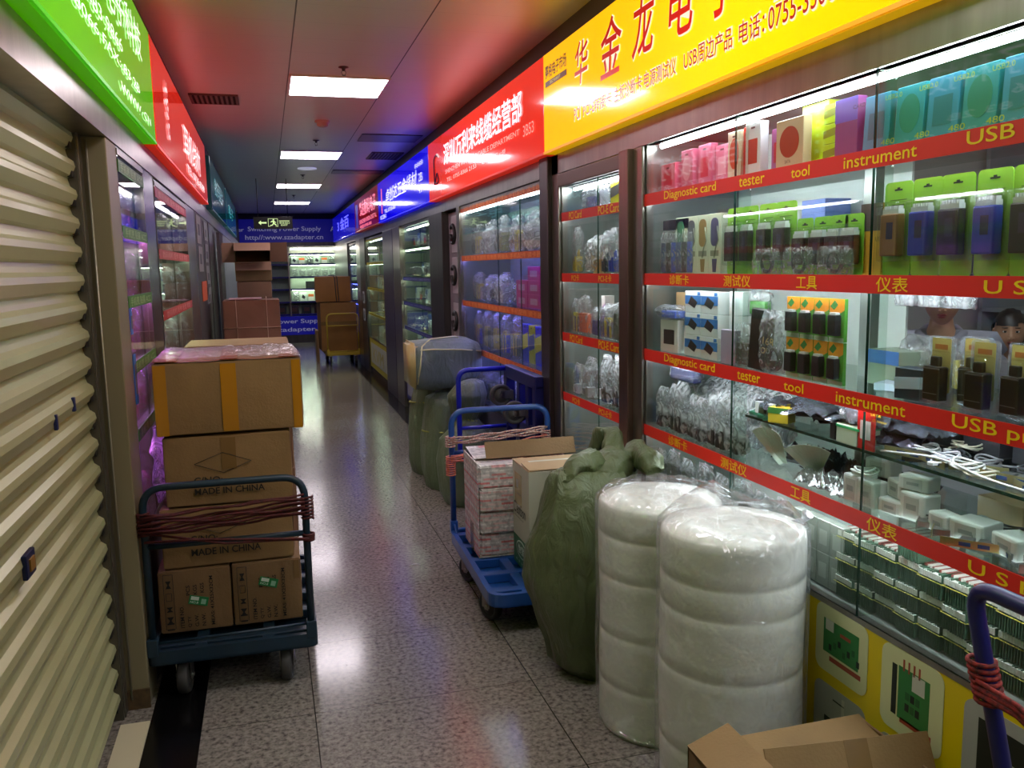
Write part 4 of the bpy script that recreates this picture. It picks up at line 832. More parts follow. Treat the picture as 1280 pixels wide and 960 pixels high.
# ================================================================ THINGS IN THE AISLE
BLUE=mat('#1d4f9a',rough=.35,coat=.3,noise_amt=.2,nscale=9,name='blue_paint'); TEAL=mat('#152f40',rough=.45,noise_amt=.35,nscale=10,name='worn_blue_paint'); YEL=mat('#b79a2c',rough=.45,name='yellow_paint')
NAVY=mat('#14165a',rough=.35,coat=.2,name='navy_paint')
RUB=mat('#1d1c1d',rough=.6,name='rubber'); RUBG=mat('#3d3b3a',rough=.6,name='grey_rubber'); ZINC=mat('#9a9690',rough=.3,metal=.9,name='zinc')
def caster(par,x,y,r=.062,tilt=0.,w=.03,zt=.135,rz=0.,rub=RUB,base=None):
    """one caster under a deck: the part with its wheel as sub-part"""
    M=Matrix.Translation((x,y,0))@Matrix.Rotation(rz,4,'Z') if base is None else base@Matrix.Rotation(rz,4,'Z')
    bm=new(); box(bm,(-.035,-.03,zt-.006),(.035,.03,zt),0,0,M)
    for s in (-1,1):
        box(bm,(s*(w/2+.006)-.0015,-.02,r*.9),(s*(w/2+.006)+.0015,.03,zt-.004),0,0,M); prism(bm,[(-.012,r-.016),(.012,r-.016),(.022,r+.02),(-.018,r+.02)],M@Vector((s*(w/2+.006)-.0015,0,0)),M.to_3x3()@Vector((0,1,0)),M.to_3x3()@Vector((0,0,1)),M.to_3x3()@Vector((.003,0,0)),0)
    box(bm,(-w/2-.008,-.02,zt-.02),(w/2+.008,.03,zt-.006),0,0,M)
    tube(bm,[M@Vector((-w/2-.014,0,r)),M@Vector((w/2+.014,0,r))],.008,0,8)
    c=ob('caster',fin(bm,'caster',ZINC),par)
    t=bmesh.new(); lathe(t,[(.0,-w/2),(r*.55,-w/2),(r*.6,-w/2*.7),(r*.72,-w/2*.7),(r*.74,-w/2),(r*.93,-w/2*.98),(r,-w/2*.6),(r,w/2*.6),(r*.93,w/2*.98),(r*.74,w/2),(r*.72,w/2*.7),(r*.6,w/2*.7),(r*.55,w/2),(0,w/2)],(0,0,0),0,28,axis='x')
    bm=new(); merge(bm,t,None,M@Matrix.Translation((0,0,r))); ob('wheel',fin(bm,'wheel',rub),c)
    return c
def deck_frame(W,L,z0,z1,corner=.05,holes=True):
    """pressed steel deck with a rim; local: x width, y length"""
    bm=new(); poly=rrect(W,L,corner,6)
    prism(bm,poly,(0,0,z0),(1,0,0),(0,1,0),(0,0,.008),0)
    inner=rrect(W-.05,L-.05,corner*.7,6)
    # rim ring
    n=len(poly)
    A=[bm.verts.new((x,y,z0)) for x,y in poly]; B=[bm.verts.new((x,y,z1)) for x,y in poly]; Cc=[bm.verts.new((x,y,z1)) for x,y in inner]; D=[bm.verts.new((x,y,z1-.012)) for x,y in inner]
    for i in range(n):
        j=(i+1)%n; bm.faces.new((A[i],A[j],B[j],B[i])); bm.faces.new((B[i],B[j],Cc[j],Cc[i])); bm.faces.new((Cc[i],Cc[j],D[j],D[i]))
    for k in range(5):
        y=-L/2+.09+(L-.18)*k/4; box(bm,(-W/2+.02,y-.025,z0+.01),(W/2-.02,y+.025,z1-.006),0,.004)
    for x in (-W*.2,W*.2): box(bm,(x-.022,-L/2+.02,z0+.008),(x+.022,L/2-.02,z1-.008),0,.004)
    return bm
def cart(name,label,loc,rz,W,L,hz,paint,hy=-1,z0=.135,z1=.2,bars=((.69,),),tr=.014,corner=.03,wr=.064,rub=RUB,inset=.07,ys=None):
    t=thing(name,label,'hand cart',loc,rz)
    ob('deck',fin(deck_frame(W,L,z0,z1,corner),'deck',paint),t)
    y=hy*(L/2-.02); x=W/2-.022
    bm=new(); tube(bm,bend([(-x,y,z1-.01),(-x,y,hz),(x,y,hz),(x,y,z1-.01)],.085,7),tr,0,12)
    h=ob('handle',fin(bm,'handle',paint),t)
    for zb_ in bars:
        bm=new(); tube(bm,[(-x,y,zb_),(x,y,zb_)],tr*.8,0,10); ob('crossbar',fin(bm,'crossbar',paint),h)
    for s in (-1,1):
        bm=new(); box(bm,(s*x-.02,y-.022,z1-.02),(s*x+.02,y+.022,z1+.05),0,.004); tube(bm,[(s*x,y,z1+.04),(s*x,y-hy*.1,z1-.01)],.006,0,6); ob('handle_socket',fin(bm,'handle_socket',paint),h)
    for sx in (-1,1):
        for k_,y_ in enumerate(ys or (-(L/2-.07),L/2-.1)): caster(t,sx*(W/2-inset),y_,wr,zt=z0,w=.04,rz=(.12 if k_ else -.1) if not ys else .45,rub=rub)
    return t
# ---------------- left cart with the big boxes
cartL=cart('platform_cart','worn dark blue platform cart carrying brown cartons beside the shutter',(-.185,3.76,0),-.015,.62,.98,.822,TEAL,bars=(.60,),rub=RUBG,inset=.12,wr=.069,z0=.146)
bm=new(); tube(bm,[(-.27,-.475,.228),(.28,-.475,.238)],.006,0,8); ob('guard_rod',fin(bm,'guard_rod',TEAL),cartL)
def tape(bm,lo,hi,mi=0): box(bm,lo,hi,mi)
TAPE=mat('#b07818',rough=.2,coat=.5,name='packing_tape'); TAPEO=mat('#c8661c',rough=.15,coat=.6,name='orange_tape'); TAPEB=mat('#7a5c34',rough=.25,coat=.4,name='brown_tape'); FILM=clear(tint=(.98,.97,.96),base=.2,gl=.5,rough=.12,white=.08,bump=1.,bscale=30)
def carton_body(w,d,h,m=CARD,bulge=.006,seed=0,bev=.004,inside=None):
    t=bmesh.new(); bmesh.ops.create_cube(t,size=1,matrix=Matrix.Translation((0,0,h/2))@Matrix.Diagonal((w,d,h,1)))
    bmesh.ops.bevel(t,geom=t.edges[:],offset=bev,segments=2,affect='EDGES')
    bmesh.ops.subdivide_edges(t,edges=[e for e in t.edges if e.calc_length()>.1],cuts=7,use_grid_fill=True)
    for v in t.verts:
        p=v.co; u=[abs(p.x)/(w/2),abs(p.y)/(d/2),abs(p.z-h/2)/(h/2)]
        for ax,k in ((0,0),(1,1),(2,2)):
            if u[ax]>.96:
                o=[u[i] for i in range(3) if i!=ax]; b=bulge*(1-o[0]**2)*(1-o[1]**2)+ .0025*noise.noise(Vector((p.x*9+seed,p.y*9,p.z*9)))
                if ax<2: p[ax]+=math.copysign(b,p[ax])
                elif p.z>h/2: p.z+=b*.6-.0*b
    for f in t.faces: f.smooth=False
    return t
def carton(name,label,loc,dims,rz=0,m=CARD,tapes=(),texts=(),seed=0,bulge=.006,group=None,cat='box'):
    """tapes: (face, lo2, hi2, material); texts: (string,x,z,w,h,xd,yd) on the front face (-Y)"""
    w,d,h=dims
    t=thing(name,label,cat,loc,rz,group)
    ob('body',fin(carton_body(w,d,h,m,bulge,seed),'body',m),t)
    for i,(fc,a,b,tm) in enumerate(tapes):
        bm=new(); e=.0012+.0004*i
        if fc=='f': 
            n=8
            for k in range(n):
                z0=a[1]+(b[1]-a[1])*k/n; z1=a[1]+(b[1]-a[1])*(k+1)/n
                def yy(z): 
                    xm=(a[0]+b[0])/2; return -d/2-bulge*(1-(2*xm/w)**2)*(1-((z-h/2)/(h/2))**2)-.003-e
                v=[bm.verts.new(q) for q in ((a[0],yy(z0),z0),(b[0],yy(z0),z0),(b[0],yy(z1),z1),(a[0],yy(z1),z1))]; bm.faces.new(v)
        elif fc=='t': box(bm,(a[0],a[1],h+bulge*.6+.0015),(b[0],b[1],h+bulge*.6+.0022))
        elif fc=='r': box(bm,(w/2+bulge+.001,a[0],a[1]),(w/2+bulge+.0018,b[0],b[1]))
        elif fc=='l': box(bm,(-w/2-bulge-.0018,a[0],a[1]),(-w/2-bulge-.001,b[0],b[1]))
        ob('tape',fin(bm,'tape',tm),t)
    if texts:
        bm=new()
        for s,x,z,ww,hh,*r in texts:
            xd,yd=(r[0],r[1]) if r else ((1,0,0),UP)
            y=-d/2-bulge-.0035
            if s=='<diamond>':
                for (A,B) in (((-.5,0),(0,.5)),((0,.5),(.5,0)),((.5,0),(0,-.5)),((0,-.5),(-.5,0))):
                    tube(bm,[(x+A[0]*ww,y,z+A[1]*hh),(x+B[0]*ww,y,z+B[1]*hh)],.0012,0,4)
            elif s=='<sq>':
                for (A,B) in (((-.5,-.5),(.5,-.5)),((.5,-.5),(.5,.5)),((.5,.5),(-.5,.5)),((-.5,.5),(-.5,-.5))): tube(bm,[(x+A[0]*ww,y,z+A[1]*hh),(x+B[0]*ww,y,z+B[1]*hh)],.001,0,4)
            elif s=='<blot>': prism(bm,[(px_*ww,pz*hh) for px_,pz in ((-.5,-.5),(.5,-.5),(.12,0),(.5,.5),(-.5,.5),(-.12,0))],(x,y,z),(1,0,0),UP,(0,-.0005,0),0)
            else: text(bm,s,(x,y,z),xd,yd,ww,hh,0,offset=.015)
        ob('printing',fin(bm,'printing',INK),t)
    return t
VUP=((0,0,1),(-1,0,0))  # writing that runs upwards
# bottom pair, on the deck (z .2)
prt=lambda o:[('<sq>',o-.095,.13,.035,.22),('<blot>',o-.095,.055,.024,.03),('<blot>',o-.095,.10,.024,.02),('<sq>',o-.095,.15,.02,.03),('<blot>',o-.095,.2,.02,.03),('11',o-.082,.015,.03,.026,*VUP),
 ('ITEM NO.',o-.045,.02,.09,.014,*VUP),('Q`TY',o-.018,.02,.045,.014,*VUP),('G.W.',o+.008,.02,.05,.014,*VUP),('N.W.',o+.034,.02,.05,.014,*VUP),('PCS',o-.018,.15,.04,.014,*VUP),('KGS',o+.008,.15,.04,.014,*VUP),('KGS',o+.034,.155,.04,.014,*VUP),('MEAS: 41X25X32CM',o+.068,.02,.2,.013,*VUP)]
c1=carton('cardboard_box','brown carton with upright printing and green sticker, bottom of stack beside olive pillar',(-.335,3.62,.2),(.265,.36,.25),0,CARD2,[],prt(0),1)
c2=carton('cardboard_box','brown carton with upright printing and green sticker, on the aisle side of the cart bottom',(-.062,3.62,.2),(.262,.36,.25),0,CARD2,[('f',(.105,.17),(.125,.245),TAPEB)],prt(0),2)
for c,(x,z,r) in ((c1,(.012,.125,-.25)),(c2,(.005,.168,-.3))):
    bm=new(); M=Matrix.Translation((x,-.19,z))@Matrix.Rotation(-r,4,'Y'); box(bm,(-.036,-.001,-.018),(.036,.0,.018),0,0,M); box(bm,(-.03,-.0016,.0),(.0,-.001,.014),1,0,M); box(bm,(.01,-.0016,-.012),(.028,-.001,.008),2,0,M); text(bm,'NO.8',M@Vector((-.03,-.0018,-.013)),M.to_3x3()@Vector((1,0,0)),M.to_3x3()@Vector((0,0,1)),.03,.009,1)
    ob('sticker',fin(bm,'sticker',[mat('#1f7d42',rough=.4),mat('#cfe0d2',rough=.5),mat('#8fc0a0')]),c,label='green shipping sticker')
mid=[('<diamond>',-.02,.165,.21,.08),('C/NO:',-.13,.085,.105,.028),('MADE IN CHINA',-.13,.043,.26,.026)]
c3=carton('cardboard_box','brown carton marked MADE IN CHINA behind the cart handle, middle of the stack',(-.2,3.66,.457),(.49,.42,.235),.01,CARD,[('r',(-.1,.0),(.0,.235),TAPEB)],[('<diamond>',-.03,.165,.2,.075),('C/NO:',-.14,.10,.10,.026),('MADE IN CHINA',-.14,.045,.26,.028)],3)
c4=carton('cardboard_box','brown carton with large diamond and MADE IN CHINA, second from the top of the cart',(-.178,3.66,.70),(.47,.42,.27),-.01,CARD,[('f',(-.025,.14),(.03,.262),TAPEB),('r',(-.1,.0),(.0,.26),TAPEB)],mid,4)
c5=carton('cardboard_box','big brown carton taped in orange and yellow, topmost on the cart',(-.165,3.70,.982),(.545,.50,.275),.02,CARD,
  [('f',(-.03,.005),(.028,.268),TAPE),('f',(-.27,.0),(-.225,.27),TAPE),('f',(.235,.0),(.268,.27),TAPE),('t',(-.27,-.248),(-.19,.2),TAPEO),('t',(-.03,-.248),(.035,.245),TAPEO),('t',(.19,-.245),(.268,.24),TAPEO),('t',(-.268,-.249),(.268,-.215),TAPEO)],[],5,.008)
bm=new(); t=bmesh.new(); bmesh.ops.create_grid(t,x_segments=30,y_segments=16,size=.5)
for v in t.verts:
    x,y=v.co.x*.565,v.co.y*.5; n=noise.noise(Vector((x*18,y*18,0)))*.012; v.co=Vector((x,y,.286+abs(n)+(.004 if abs(v.co.x)<.48 else -.02)))
merge(bm,t,0,None,sm=True); ob('plastic_film',fin(bm,'plastic_film',FILM),c5,label='crumpled clear film over the top')
bm=new(); box(bm,(-.30,-.2,-.20),(-.286,.15,.2),0,.006); 
bm.free()
# small plastic sack squeezed between the cartons and the glass
bm=new(); loft(bm,[(0,0,0,.012,.08,0),(0,0,.08,.03,.11,0),(.01,0,.16,.022,.09,0),(.0,0,.2,.028,.1,0),(0,0,.29,.012,.05,0)],20,.012,14,0,3)
tag(ob('plastic_bag',fin(bm,'plastic_bag',clear(tint=(.9,.85,.95),base=.2,gl=.5,rough=.15,white=.45,wcol=(.8,.7,.85),bump=1.,bscale=25)),None,(-.452,3.62,.7)),'shiny lilac plastic bag squeezed between cartons and lit case','bag')
# red elastic rope on the left cart's handle
def rope(name,label,strands,r,m,cat='rope'):
    bm=new()
    for s in strands: tube(bm,s,r,0,6)
    return tag(ob(name,fin(bm,name,m)),label,cat)
rr=random.Random(3); st=[]
for k in range(9):
    z=.655+.009*k; yo=3.262-.012*(k%2)-.004; a=rr.uniform(-.01,.01)
    st.append([(-.487+.58*t_/10,yo+.003*math.sin(t_*2+k)-.009*t_/10*0,z+.03*t_/10+a*math.sin(t_/3.)+(.004*math.sin(t_*1.7+k))) for t_ in range(11)])
for xx,zz in ((-.478,.69),(.103,.70)):
    for k in range(7): st.append([(xx+.021*math.cos(q*PI/6),3.278+.021*math.sin(q*PI/6),zz-.045+.013*k+.001*q) for q in range(13)])
st.append([(-.478,3.255,.665),(-.2,3.25,.6),(.0,3.255,.59),(.103,3.25,.583)]); st.append([(-.478,3.255,.63),(-.3,3.25,.625),(.06,3.25,.59),(.103,3.25,.585)])
for k in range(4): st.append([(.103+.02*math.cos(q*PI/6),3.278+.02*math.sin(q*PI/6),.575+.007*k) for q in range(13)])
rope('elastic_rope','dark red elastic rope wound across the handle of the dark blue cart',st,.0048,mat('#561010',rough=.7,noise_amt=.6,nscale=90,name='red_rope'))
# stack behind
c=carton('cardboard_box','wide flat carton with loose flaps behind the taped carton',(-.165,4.85,1.10),(.52,.5,.12),0,CARD,[],[],6)
bm=new(); M=Matrix.Translation((0,-.25,.12))@Matrix.Rotation(math.radians(-18),4,'X'); box(bm,(-.25,-.0,0),(.25,.16,.004),0,0,M); ob('flap',fin(bm,'flap',CARD),c)
carton('cardboard_box','lower carton carrying the wide flat carton with loose flaps',(-.165,4.85,.56),(.5,.48,.54),.02,CARD2,[],[],7)
carton('cardboard_box','lowest carton of the stack behind the dark blue cart',(-.165,4.85,0),(.52,.5,.56),-.02,CARD2,[],[],8)
# pinkish carton with string
c=carton('cardboard_box','pinkish brown carton tied with pale string beyond the cart',(-.14,8.2,.88),(.48,.5,.46),0,CARDP,[],[],9)
bm=new()
for x in (-.13,.13): tube(bm,[(x,-.26,0),(x+.0,-.262,.46),(x,-.25,.474),(x,.25,.474),(x,.26,.2)],.004,0,5)
tube(bm,[(-.245,-.262,.22),(.245,-.262,.22)],.004,0,5); ob('string',fin(bm,'string',mat('#c9a890',rough=.7)),c)
bm=new(); M=Matrix.Translation((-.05,-.1,.468)); box(bm,(-.14,-.12,0),(.14,.14,.01),0,0,M); ob('paper_label',fin(bm,'paper_label',mat('#c8a0a8',rough=.6)),c)
carton('cardboard_box','plain carton under the carton tied with string',(-.14,8.2,.42),(.5,.5,.455),.03,CARDP,[],[],10)
carton('cardboard_box','lowest carton under the string-tied carton',(-.14,8.2,0),(.52,.5,.42),0,CARD2,[],[],11)
# tall dark stack with open flaps
for k,(z,h,w) in enumerate(((0,.42,.4),(.425,.42,.42),(.85,.445,.38),(1.3,.18,.36),(1.485,.2,.38))):
    carton('cardboard_box',['lowest','second','third','fourth','fifth'][k]+' brown carton of the tall stack before the end shop',(-.13,10.1,z),(w,.42,h),[.02,-.03,.02,0,.01][k],CARDP if k%2 else CARD2,[],[],12+k)
c=thing('cardboard_box','open-sided topmost carton with spread flaps on the tall stack before the end shop','box',(-.13,10.1,1.692))
bm=new(); w,d,h=.38,.40,.21
for a_,b_,mi in (((-w/2,-d/2,0),(w/2,d/2,.005),0),((-w/2,-d/2,h-.005),(w/2,d/2,h),0),((-w/2,-d/2,0),(-w/2+.005,d/2,h),0),((w/2-.005,-d/2,0),(w/2,d/2,h),0),((-w/2,d/2-.005,0),(w/2,d/2,h),0)): box(bm,a_,b_,mi)
ob('body',fin(bm,'body',CARD2),c)
for M,a_,b_ in ((Matrix.Translation((0,-d/2,.002))@Matrix.Rotation(math.radians(68),4,'X'),(-w/2,-.1,0),(w/2,0,.004)),(Matrix.Translation((0,-d/2,h-.004))@Matrix.Rotation(math.radians(35),4,'X'),(-w/2,-.15,0),(w/2,0,.004)),(Matrix.Translation((w/2,-d/2,h/2))@Matrix.Rotation(math.radians(62),4,'Z'),(-.002,-.2,-h/2),(.002,0,h/2)),(Matrix.Translation((-w/2,-d/2,h/2))@Matrix.Rotation(math.radians(-75),4,'Z'),(-.002,-.18,-h/2),(.002,0,h/2))):
    bm=new(); box(bm,a_,b_,0,0,M); ob('flap',fin(bm,'flap',CARDP),c)
# ---------------- yellow cart far away
yc=cart('platform_cart','yellow platform cart with two large cartons before the end shop',(1.18,15.05,0),0.02,.56,.9,.86,YEL,bars=(.66,.23),tr=.013,z0=.16,z1=.215,wr=.07)
carton('cardboard_box','tall orange brown carton standing on the yellow cart',(1.14,15.2,.218),(.6,.7,.82),.03,mat('#96662c',rough=.6,noise_amt=.2,nscale=4),[('f',(-.3,.44),(.3,.5),TAPEB)],[],20,.012)
c=carton('cardboard_box','orange brown carton with dark strap on top of the yellow cart load',(1.09,15.2,1.055),(.58,.68,.42),-.04,mat('#a06a30',rough=.6,noise_amt=.2,nscale=4),[],[],21,.015)
bm=new()
for x in (.05,.09): tube(bm,[(x,-.36,.0),(x-.02,-.362,.42),(x-.06,-.3,.44),(x-.1,.3,.44)],.008,0,5)
ob('strap',fin(bm,'strap',mat('#2a2320',rough=.6)),c)
carton('cardboard_box','flat brown carton leaning beside the yellow cart',(.80,15.4,0),(.04,.5,.55),0,CARD,[],[],22)
# ---------------- right cart with newspapers and water carton
cartR=cart('platform_cart','blue platform cart holding newspaper parcels and a water carton',(1.16,3.93,0),-.03,.58,1.02,.838,BLUE,hy=1,bars=(.61,),tr=.016,z0=.132,z1=.19,corner=.07,wr=.066,inset=.045,ys=(-.30,.2))
PAPER=bpy.data.materials.new('printed_paper'); PAPER.use_nodes=True
def paper_nodes(m):
    nt=m.node_tree; N=nt.nodes; L=nt.links; b=N['Principled BSDF']; tc=N.new('ShaderNodeTexCoord'); mp=N.new('ShaderNodeMapping'); mp.inputs['Rotation'].default_value=(PI/2,0,0); L.new(tc.outputs['Object'],mp.inputs[0])
    br=N.new('ShaderNodeTexBrick'); br.inputs['Scale'].default_value=11; br.inputs['Color1'].default_value=(*lin('#e2ddd8'),1); br.inputs['Color2'].default_value=(*lin('#d01828'),1); br.inputs['Mortar'].default_value=(*lin('#c9c2bd'),1)
    br.inputs['Mortar Size'].default_value=.06; br.inputs['Bias'].default_value=-.2; br.inputs['Brick Width'].default_value=.9; br.inputs['Row Height'].default_value=.22; L.new(mp.outputs[0],br.inputs['Vector'])
    n=N.new('ShaderNodeTexNoise'); n.inputs['Scale'].default_value=45; L.new(tc.outputs['Object'],n.inputs['Vector']); r=N.new('ShaderNodeValToRGB'); r.color_ramp.elements[0].position=.4; r.color_ramp.elements[0].color=(.35,.33,.33,1); r.color_ramp.elements[1].position=.55
    L.new(n.outputs['Fac'],r.inputs[0]); mx=N.new('ShaderNodeMix'); mx.data_type='RGBA'; mx.blend_type='MULTIPLY'; mx.inputs[0].default_value=.5; L.new(br.outputs[0],mx.inputs[6]); L.new(r.outputs[0],mx.inputs[7]); L.new(mx.outputs[2],b.inputs['Base Color']); b.inputs['Roughness'].default_value=.55
paper_nodes(PAPER)
nb=thing('parcel_carton','open carton packed with red and white newspaper wrapped bundles on the blue cart','box',(1.16,4.09,.19),-.03)
bm=new(); w,d,h=.46,.34,.47
box(bm,(-w/2,-d/2,0),(-w/2+.005,d/2,h),0); box(bm,(w/2-.005,-d/2,0),(w/2,d/2,h),0); box(bm,(-w/2,d/2-.005,0),(w/2,d/2,h),0); box(bm,(-w/2,-d/2,0),(w/2,d/2,.005),0)
ob('body',fin(bm,'body',PAPER),nb)
for r in range(4):
    for k in range(2):
        t=carton_body(.218,.165,.11,None,.003,r*3+k,.007); bm=new(); merge(bm,t,0,Matrix.Translation((-.111+.222*k,-.085-.012*((r+k)%3),.008+.112*r)),sm=False); ob('wrapped_bundle',fin(bm,'wrapped_bundle',PAPER),nb)
for k in range(2):
    for r in (0,2):
        t=carton_body(.2,.13,.22,None,.01,40+r+k,.02); bm=new(); merge(bm,t,0,Matrix.Translation((-.11+.222*k,.085,.008+.112*r)),sm=True); ob('wrapped_bundle',fin(bm,'wrapped_bundle',PAPER),nb)
bm=new(); box(bm,(-w/2-.002,-.05,.0),(-w/2-.0005,.03,.14),0); ob('tape',fin(bm,'tape',TAPEB),nb)
bm=new(); M=Matrix.Translation((0,-.10,.485))@Matrix.Rotation(math.radians(62),4,'X'); box(bm,(-.17,-.01,0),(.29,.075,.005),0,0,M); ob('flap',fin(bm,'flap',CARD2),nb)
bm=new(); M=Matrix.Translation((0,.05,.475))@Matrix.Rotation(math.radians(5),4,'X'); box(bm,(-.22,-.1,0),(.22,.11,.004),0,0,M); ob('flap',fin(bm,'flap',PAPER),nb)
wc=thing('water_carton','white and green bottled water carton with open brown flaps on the blue cart','box',(1.235,3.715,.19),-.02)
CW=mat('#b5b39f',rough=.5,noise_amt=.08,nscale=6,name='white_carton'); w,d,h=.31,.28,.495
bm=new(); box(bm,(-w/2,-d/2,.14),(w/2,d/2,h),0,.003); ob('body',fin(bm,'body',CW),wc)
bm=new(); box(bm,(-w/2-.0005,-d/2-.0005,0),(w/2+.0005,d/2+.0005,.142),0,.003); ob('lower_band',fin(bm,'lower_band',mat('#1d5c36',rough=.45)),wc,label='green printed lower band')
bm=new(); X0=-w/2-.0025
text(bm,"C'estbon",(X0,.115,.255),XR,UP,.2,.055,0,offset=.0); text(bm,'purified drinking water',(X0,.115,.235),XR,UP,.17,.01,0); text(bm,'24x350ml',(X0,.06,.35),XR,UP,.07,.012,0)
text(bm,'怡宝',(X0,.05,.07),XR,UP,.1,.045,1,offset=.02); prism(bm,[(x,y+.09) for x,y in ell(.17,.085,20)],(X0+.0012,0,0),XR,UP,(.0005,0,0),1); prism(bm,[(x,y+.09) for x,y in ell(.155,.072,20)],(X0+.0008,0,0),XR,UP,(.0005,0,0),2)
text(bm,'* * * *',(X0,.09,.02),XR,UP,.16,.014,1)
prism(bm,[(-.02,.38),(.015,.38),(.015,.42),(-.02,.42)],(X0+.001,.05,0),XR,UP,(.0005,0,0),3)
ob('printing',fin(bm,'printing',[INK,mat('#bcd0bc',rough=.5),mat('#1d5c36',rough=.45),mat('#8a8878')]),wc)
for M,a,b,nm in ((Matrix.Translation((0,d/2,h))@Matrix.Rotation(math.radians(4),4,'X'),(-w/2,-.15,0),(w/2,0,.004),'f'),(Matrix.Translation((0,-d/2,h+.004))@Matrix.Rotation(math.radians(3),4,'X'),(-w/2+.004,0,0),(w/2,.135,.004),'f'),(Matrix.Translation((-w/2,0,h))@Matrix.Rotation(math.radians(-6),4,'Y'),(0,-d/2,0),(.05,d/2,.003),'f')):
    bm=new(); box(bm,a,b,0,0,M); ob('flap',fin(bm,'flap',mat('#a88a62',rough=.7,noise_amt=.1)),wc)
bm=new(); box(bm,(-w/2-.0012,-.02,.3),(-w/2-.0004,.1,.45),0); ob('tape',fin(bm,'tape',mat('#a09060',rough=.2,coat=.4)),wc)
# ropes on the right cart
rr=random.Random(5)
def strand(z,dz,k): return [(.89+.54*t_/12,4.40-.02-.006*(k%2)+.002*math.sin(t_+k),z+dz*t_/12+.004*math.sin(t_*1.9+k*2)) for t_ in range(13)]
ROPE1=mat('#a8403c',rough=.7,col2='#d8cfc0',nscale=120,name='speckled_rope'); ROPE2=mat('#d06a40',rough=.7,col2='#d88888',nscale=60,name='orange_rope')
rope('elastic_rope','red and white speckled elastic rope wound along the blue cart handle',[strand(.668+.011*k,.03,k) for k in range(4)]+[[(xx+.024*math.cos(q*PI/6),4.405+.024*math.sin(q*PI/6),.655+.012*k) for q in range(13)] for xx in (.895,1.43) for k in range(5)],.0048,ROPE1)
rope('elastic_rope','orange and pink elastic rope below the speckled rope on the blue cart',[strand(.57+.008*k,.02+.016*k,k) for k in range(5)]+[[(xx+.024*math.cos(q*PI/6),4.405+.024*math.sin(q*PI/6),.5+.012*k) for q in range(13)] for xx in (.895,) for k in range(9)],.0042,ROPE2)
# ---------------- folded blue cart leaning against the pillar
fc=thing('folded_cart','bright blue cart tipped on its side with casters out, between sacks and shopfront','hand cart',(1.44,4.86,0))
M=Matrix.Translation((0,0,.52))@Matrix.Rotation(PI/2,4,'Y')@Matrix.Rotation(PI,4,'X')
# deck as an upright frame with windows; local x thickness
bm=new()
for a,b in (((-.03,-.33,.04),(.03,.33,.12)),((-.03,-.33,.91),(.03,.33,.985)),((-.03,-.33,.1),(.03,-.27,.93)),((-.03,.27,.1),(.03,.33,.93)),((-.02,-.33,.60),(.02,.33,.68)),((-.02,-.33,.34),(.02,.33,.42)),((-.02,.02,.08),(.02,.08,.95)),((-.02,-.16,.08),(.02,-.10,.95))): box(bm,a,b,0,.006)
box(bm,(.0,-.33,.04),(.004,.33,.34),0)
ob('deck',fin(bm,'deck',NAVY),fc)
bm=new(); tube(bm,bend([(-.02,.3,.965),(-.33,.3,.965),(-.33,.3,.40),(-.02,.3,.40)],.07,6),.016,0,12); 
HB=mat('#1420a8',rough=.3,coat=.4,name='bright_blue'); h=ob('handle',fin(bm,'handle',HB),fc)
bm=new(); tube(bm,[(-.33,.3,.60),(-.02,.3,.60)],.012,0,10); ob('crossbar',fin(bm,'crossbar',HB),h)
for y,z in ((.14,.82),(-.16,.76),(.14,.2),(-.16,.2)):
    base=Matrix.Translation((-.17,y,z))@Matrix.Rotation(PI/2,4,'Y')@Matrix.Rotation(PI/2,4,'Z')
    caster(fc,0,0,.068,w=.034,zt=.14,base=base,rub=RUBG)
# ---------------- green sacks
def weave(c,c2):
    m=mat(c,rough=.38,col2=c2,nscale=4,bump=.0,spec=.45,name='woven_sack').copy(); nt=m.node_tree; N=nt.nodes; L=nt.links; b=N['Principled BSDF']; tc=N.new('ShaderNodeTexCoord')
    n=N.new('ShaderNodeTexNoise'); n.inputs['Scale'].default_value=9; n.inputs['Detail'].default_value=4; n.inputs['Distortion'].default_value=1.2
    mp=N.new('ShaderNodeMapping'); mp.inputs['Scale'].default_value=(1.6,1.6,.6); L.new(tc.outputs['Object'],mp.inputs[0]); L.new(mp.outputs[0],n.inputs['Vector'])
    w_=N.new('ShaderNodeTexChecker'); w_.inputs['Scale'].default_value=420; L.new(tc.outputs['Object'],w_.inputs['Vector'])
    ad=N.new('ShaderNodeMath'); ad.operation='MULTIPLY_ADD'; ad.inputs[1].default_value=.03; L.new(w_.outputs['Fac'],ad.inputs[0]); L.new(n.outputs['Fac'],ad.inputs[2])
    bp=N.new('ShaderNodeBump'); bp.inputs['Strength'].default_value=.9; bp.inputs['Distance'].default_value=.03; L.new(ad.outputs[0],bp.inputs['Height']); L.new(bp.outputs[0],b.inputs['Normal']); return m
SACK=weave('#66704a','#525c3a'); SACK2=weave('#748262','#5c6a4c'); CORD=mat('#a8ac50',rough=.6)
s=thing('woven_sack','large olive green woven sack bulging beside the bubble wrap rolls','sack',(1.175,3.05,0))
bm=new(); loft(bm,[(0,-.02,0,.10,.10,.3),(-.02,-.02,.06,.15,.14,.4),(-.03,0,.2,.18,.17,.4),(-.045,0,.38,.205,.17,.3),(-.05,.0,.52,.20,.16,.3),(-.03,.0,.64,.175,.14,.4),(-.01,.02,.75,.155,.11,.8),(.0,.03,.80,.15,.06,1.),(.01,.04,.815,.13,.03,.8)],40,.018,5,0,1,fold=.05,sub=4); ob('body',fin(bm,'body',SACK),s)
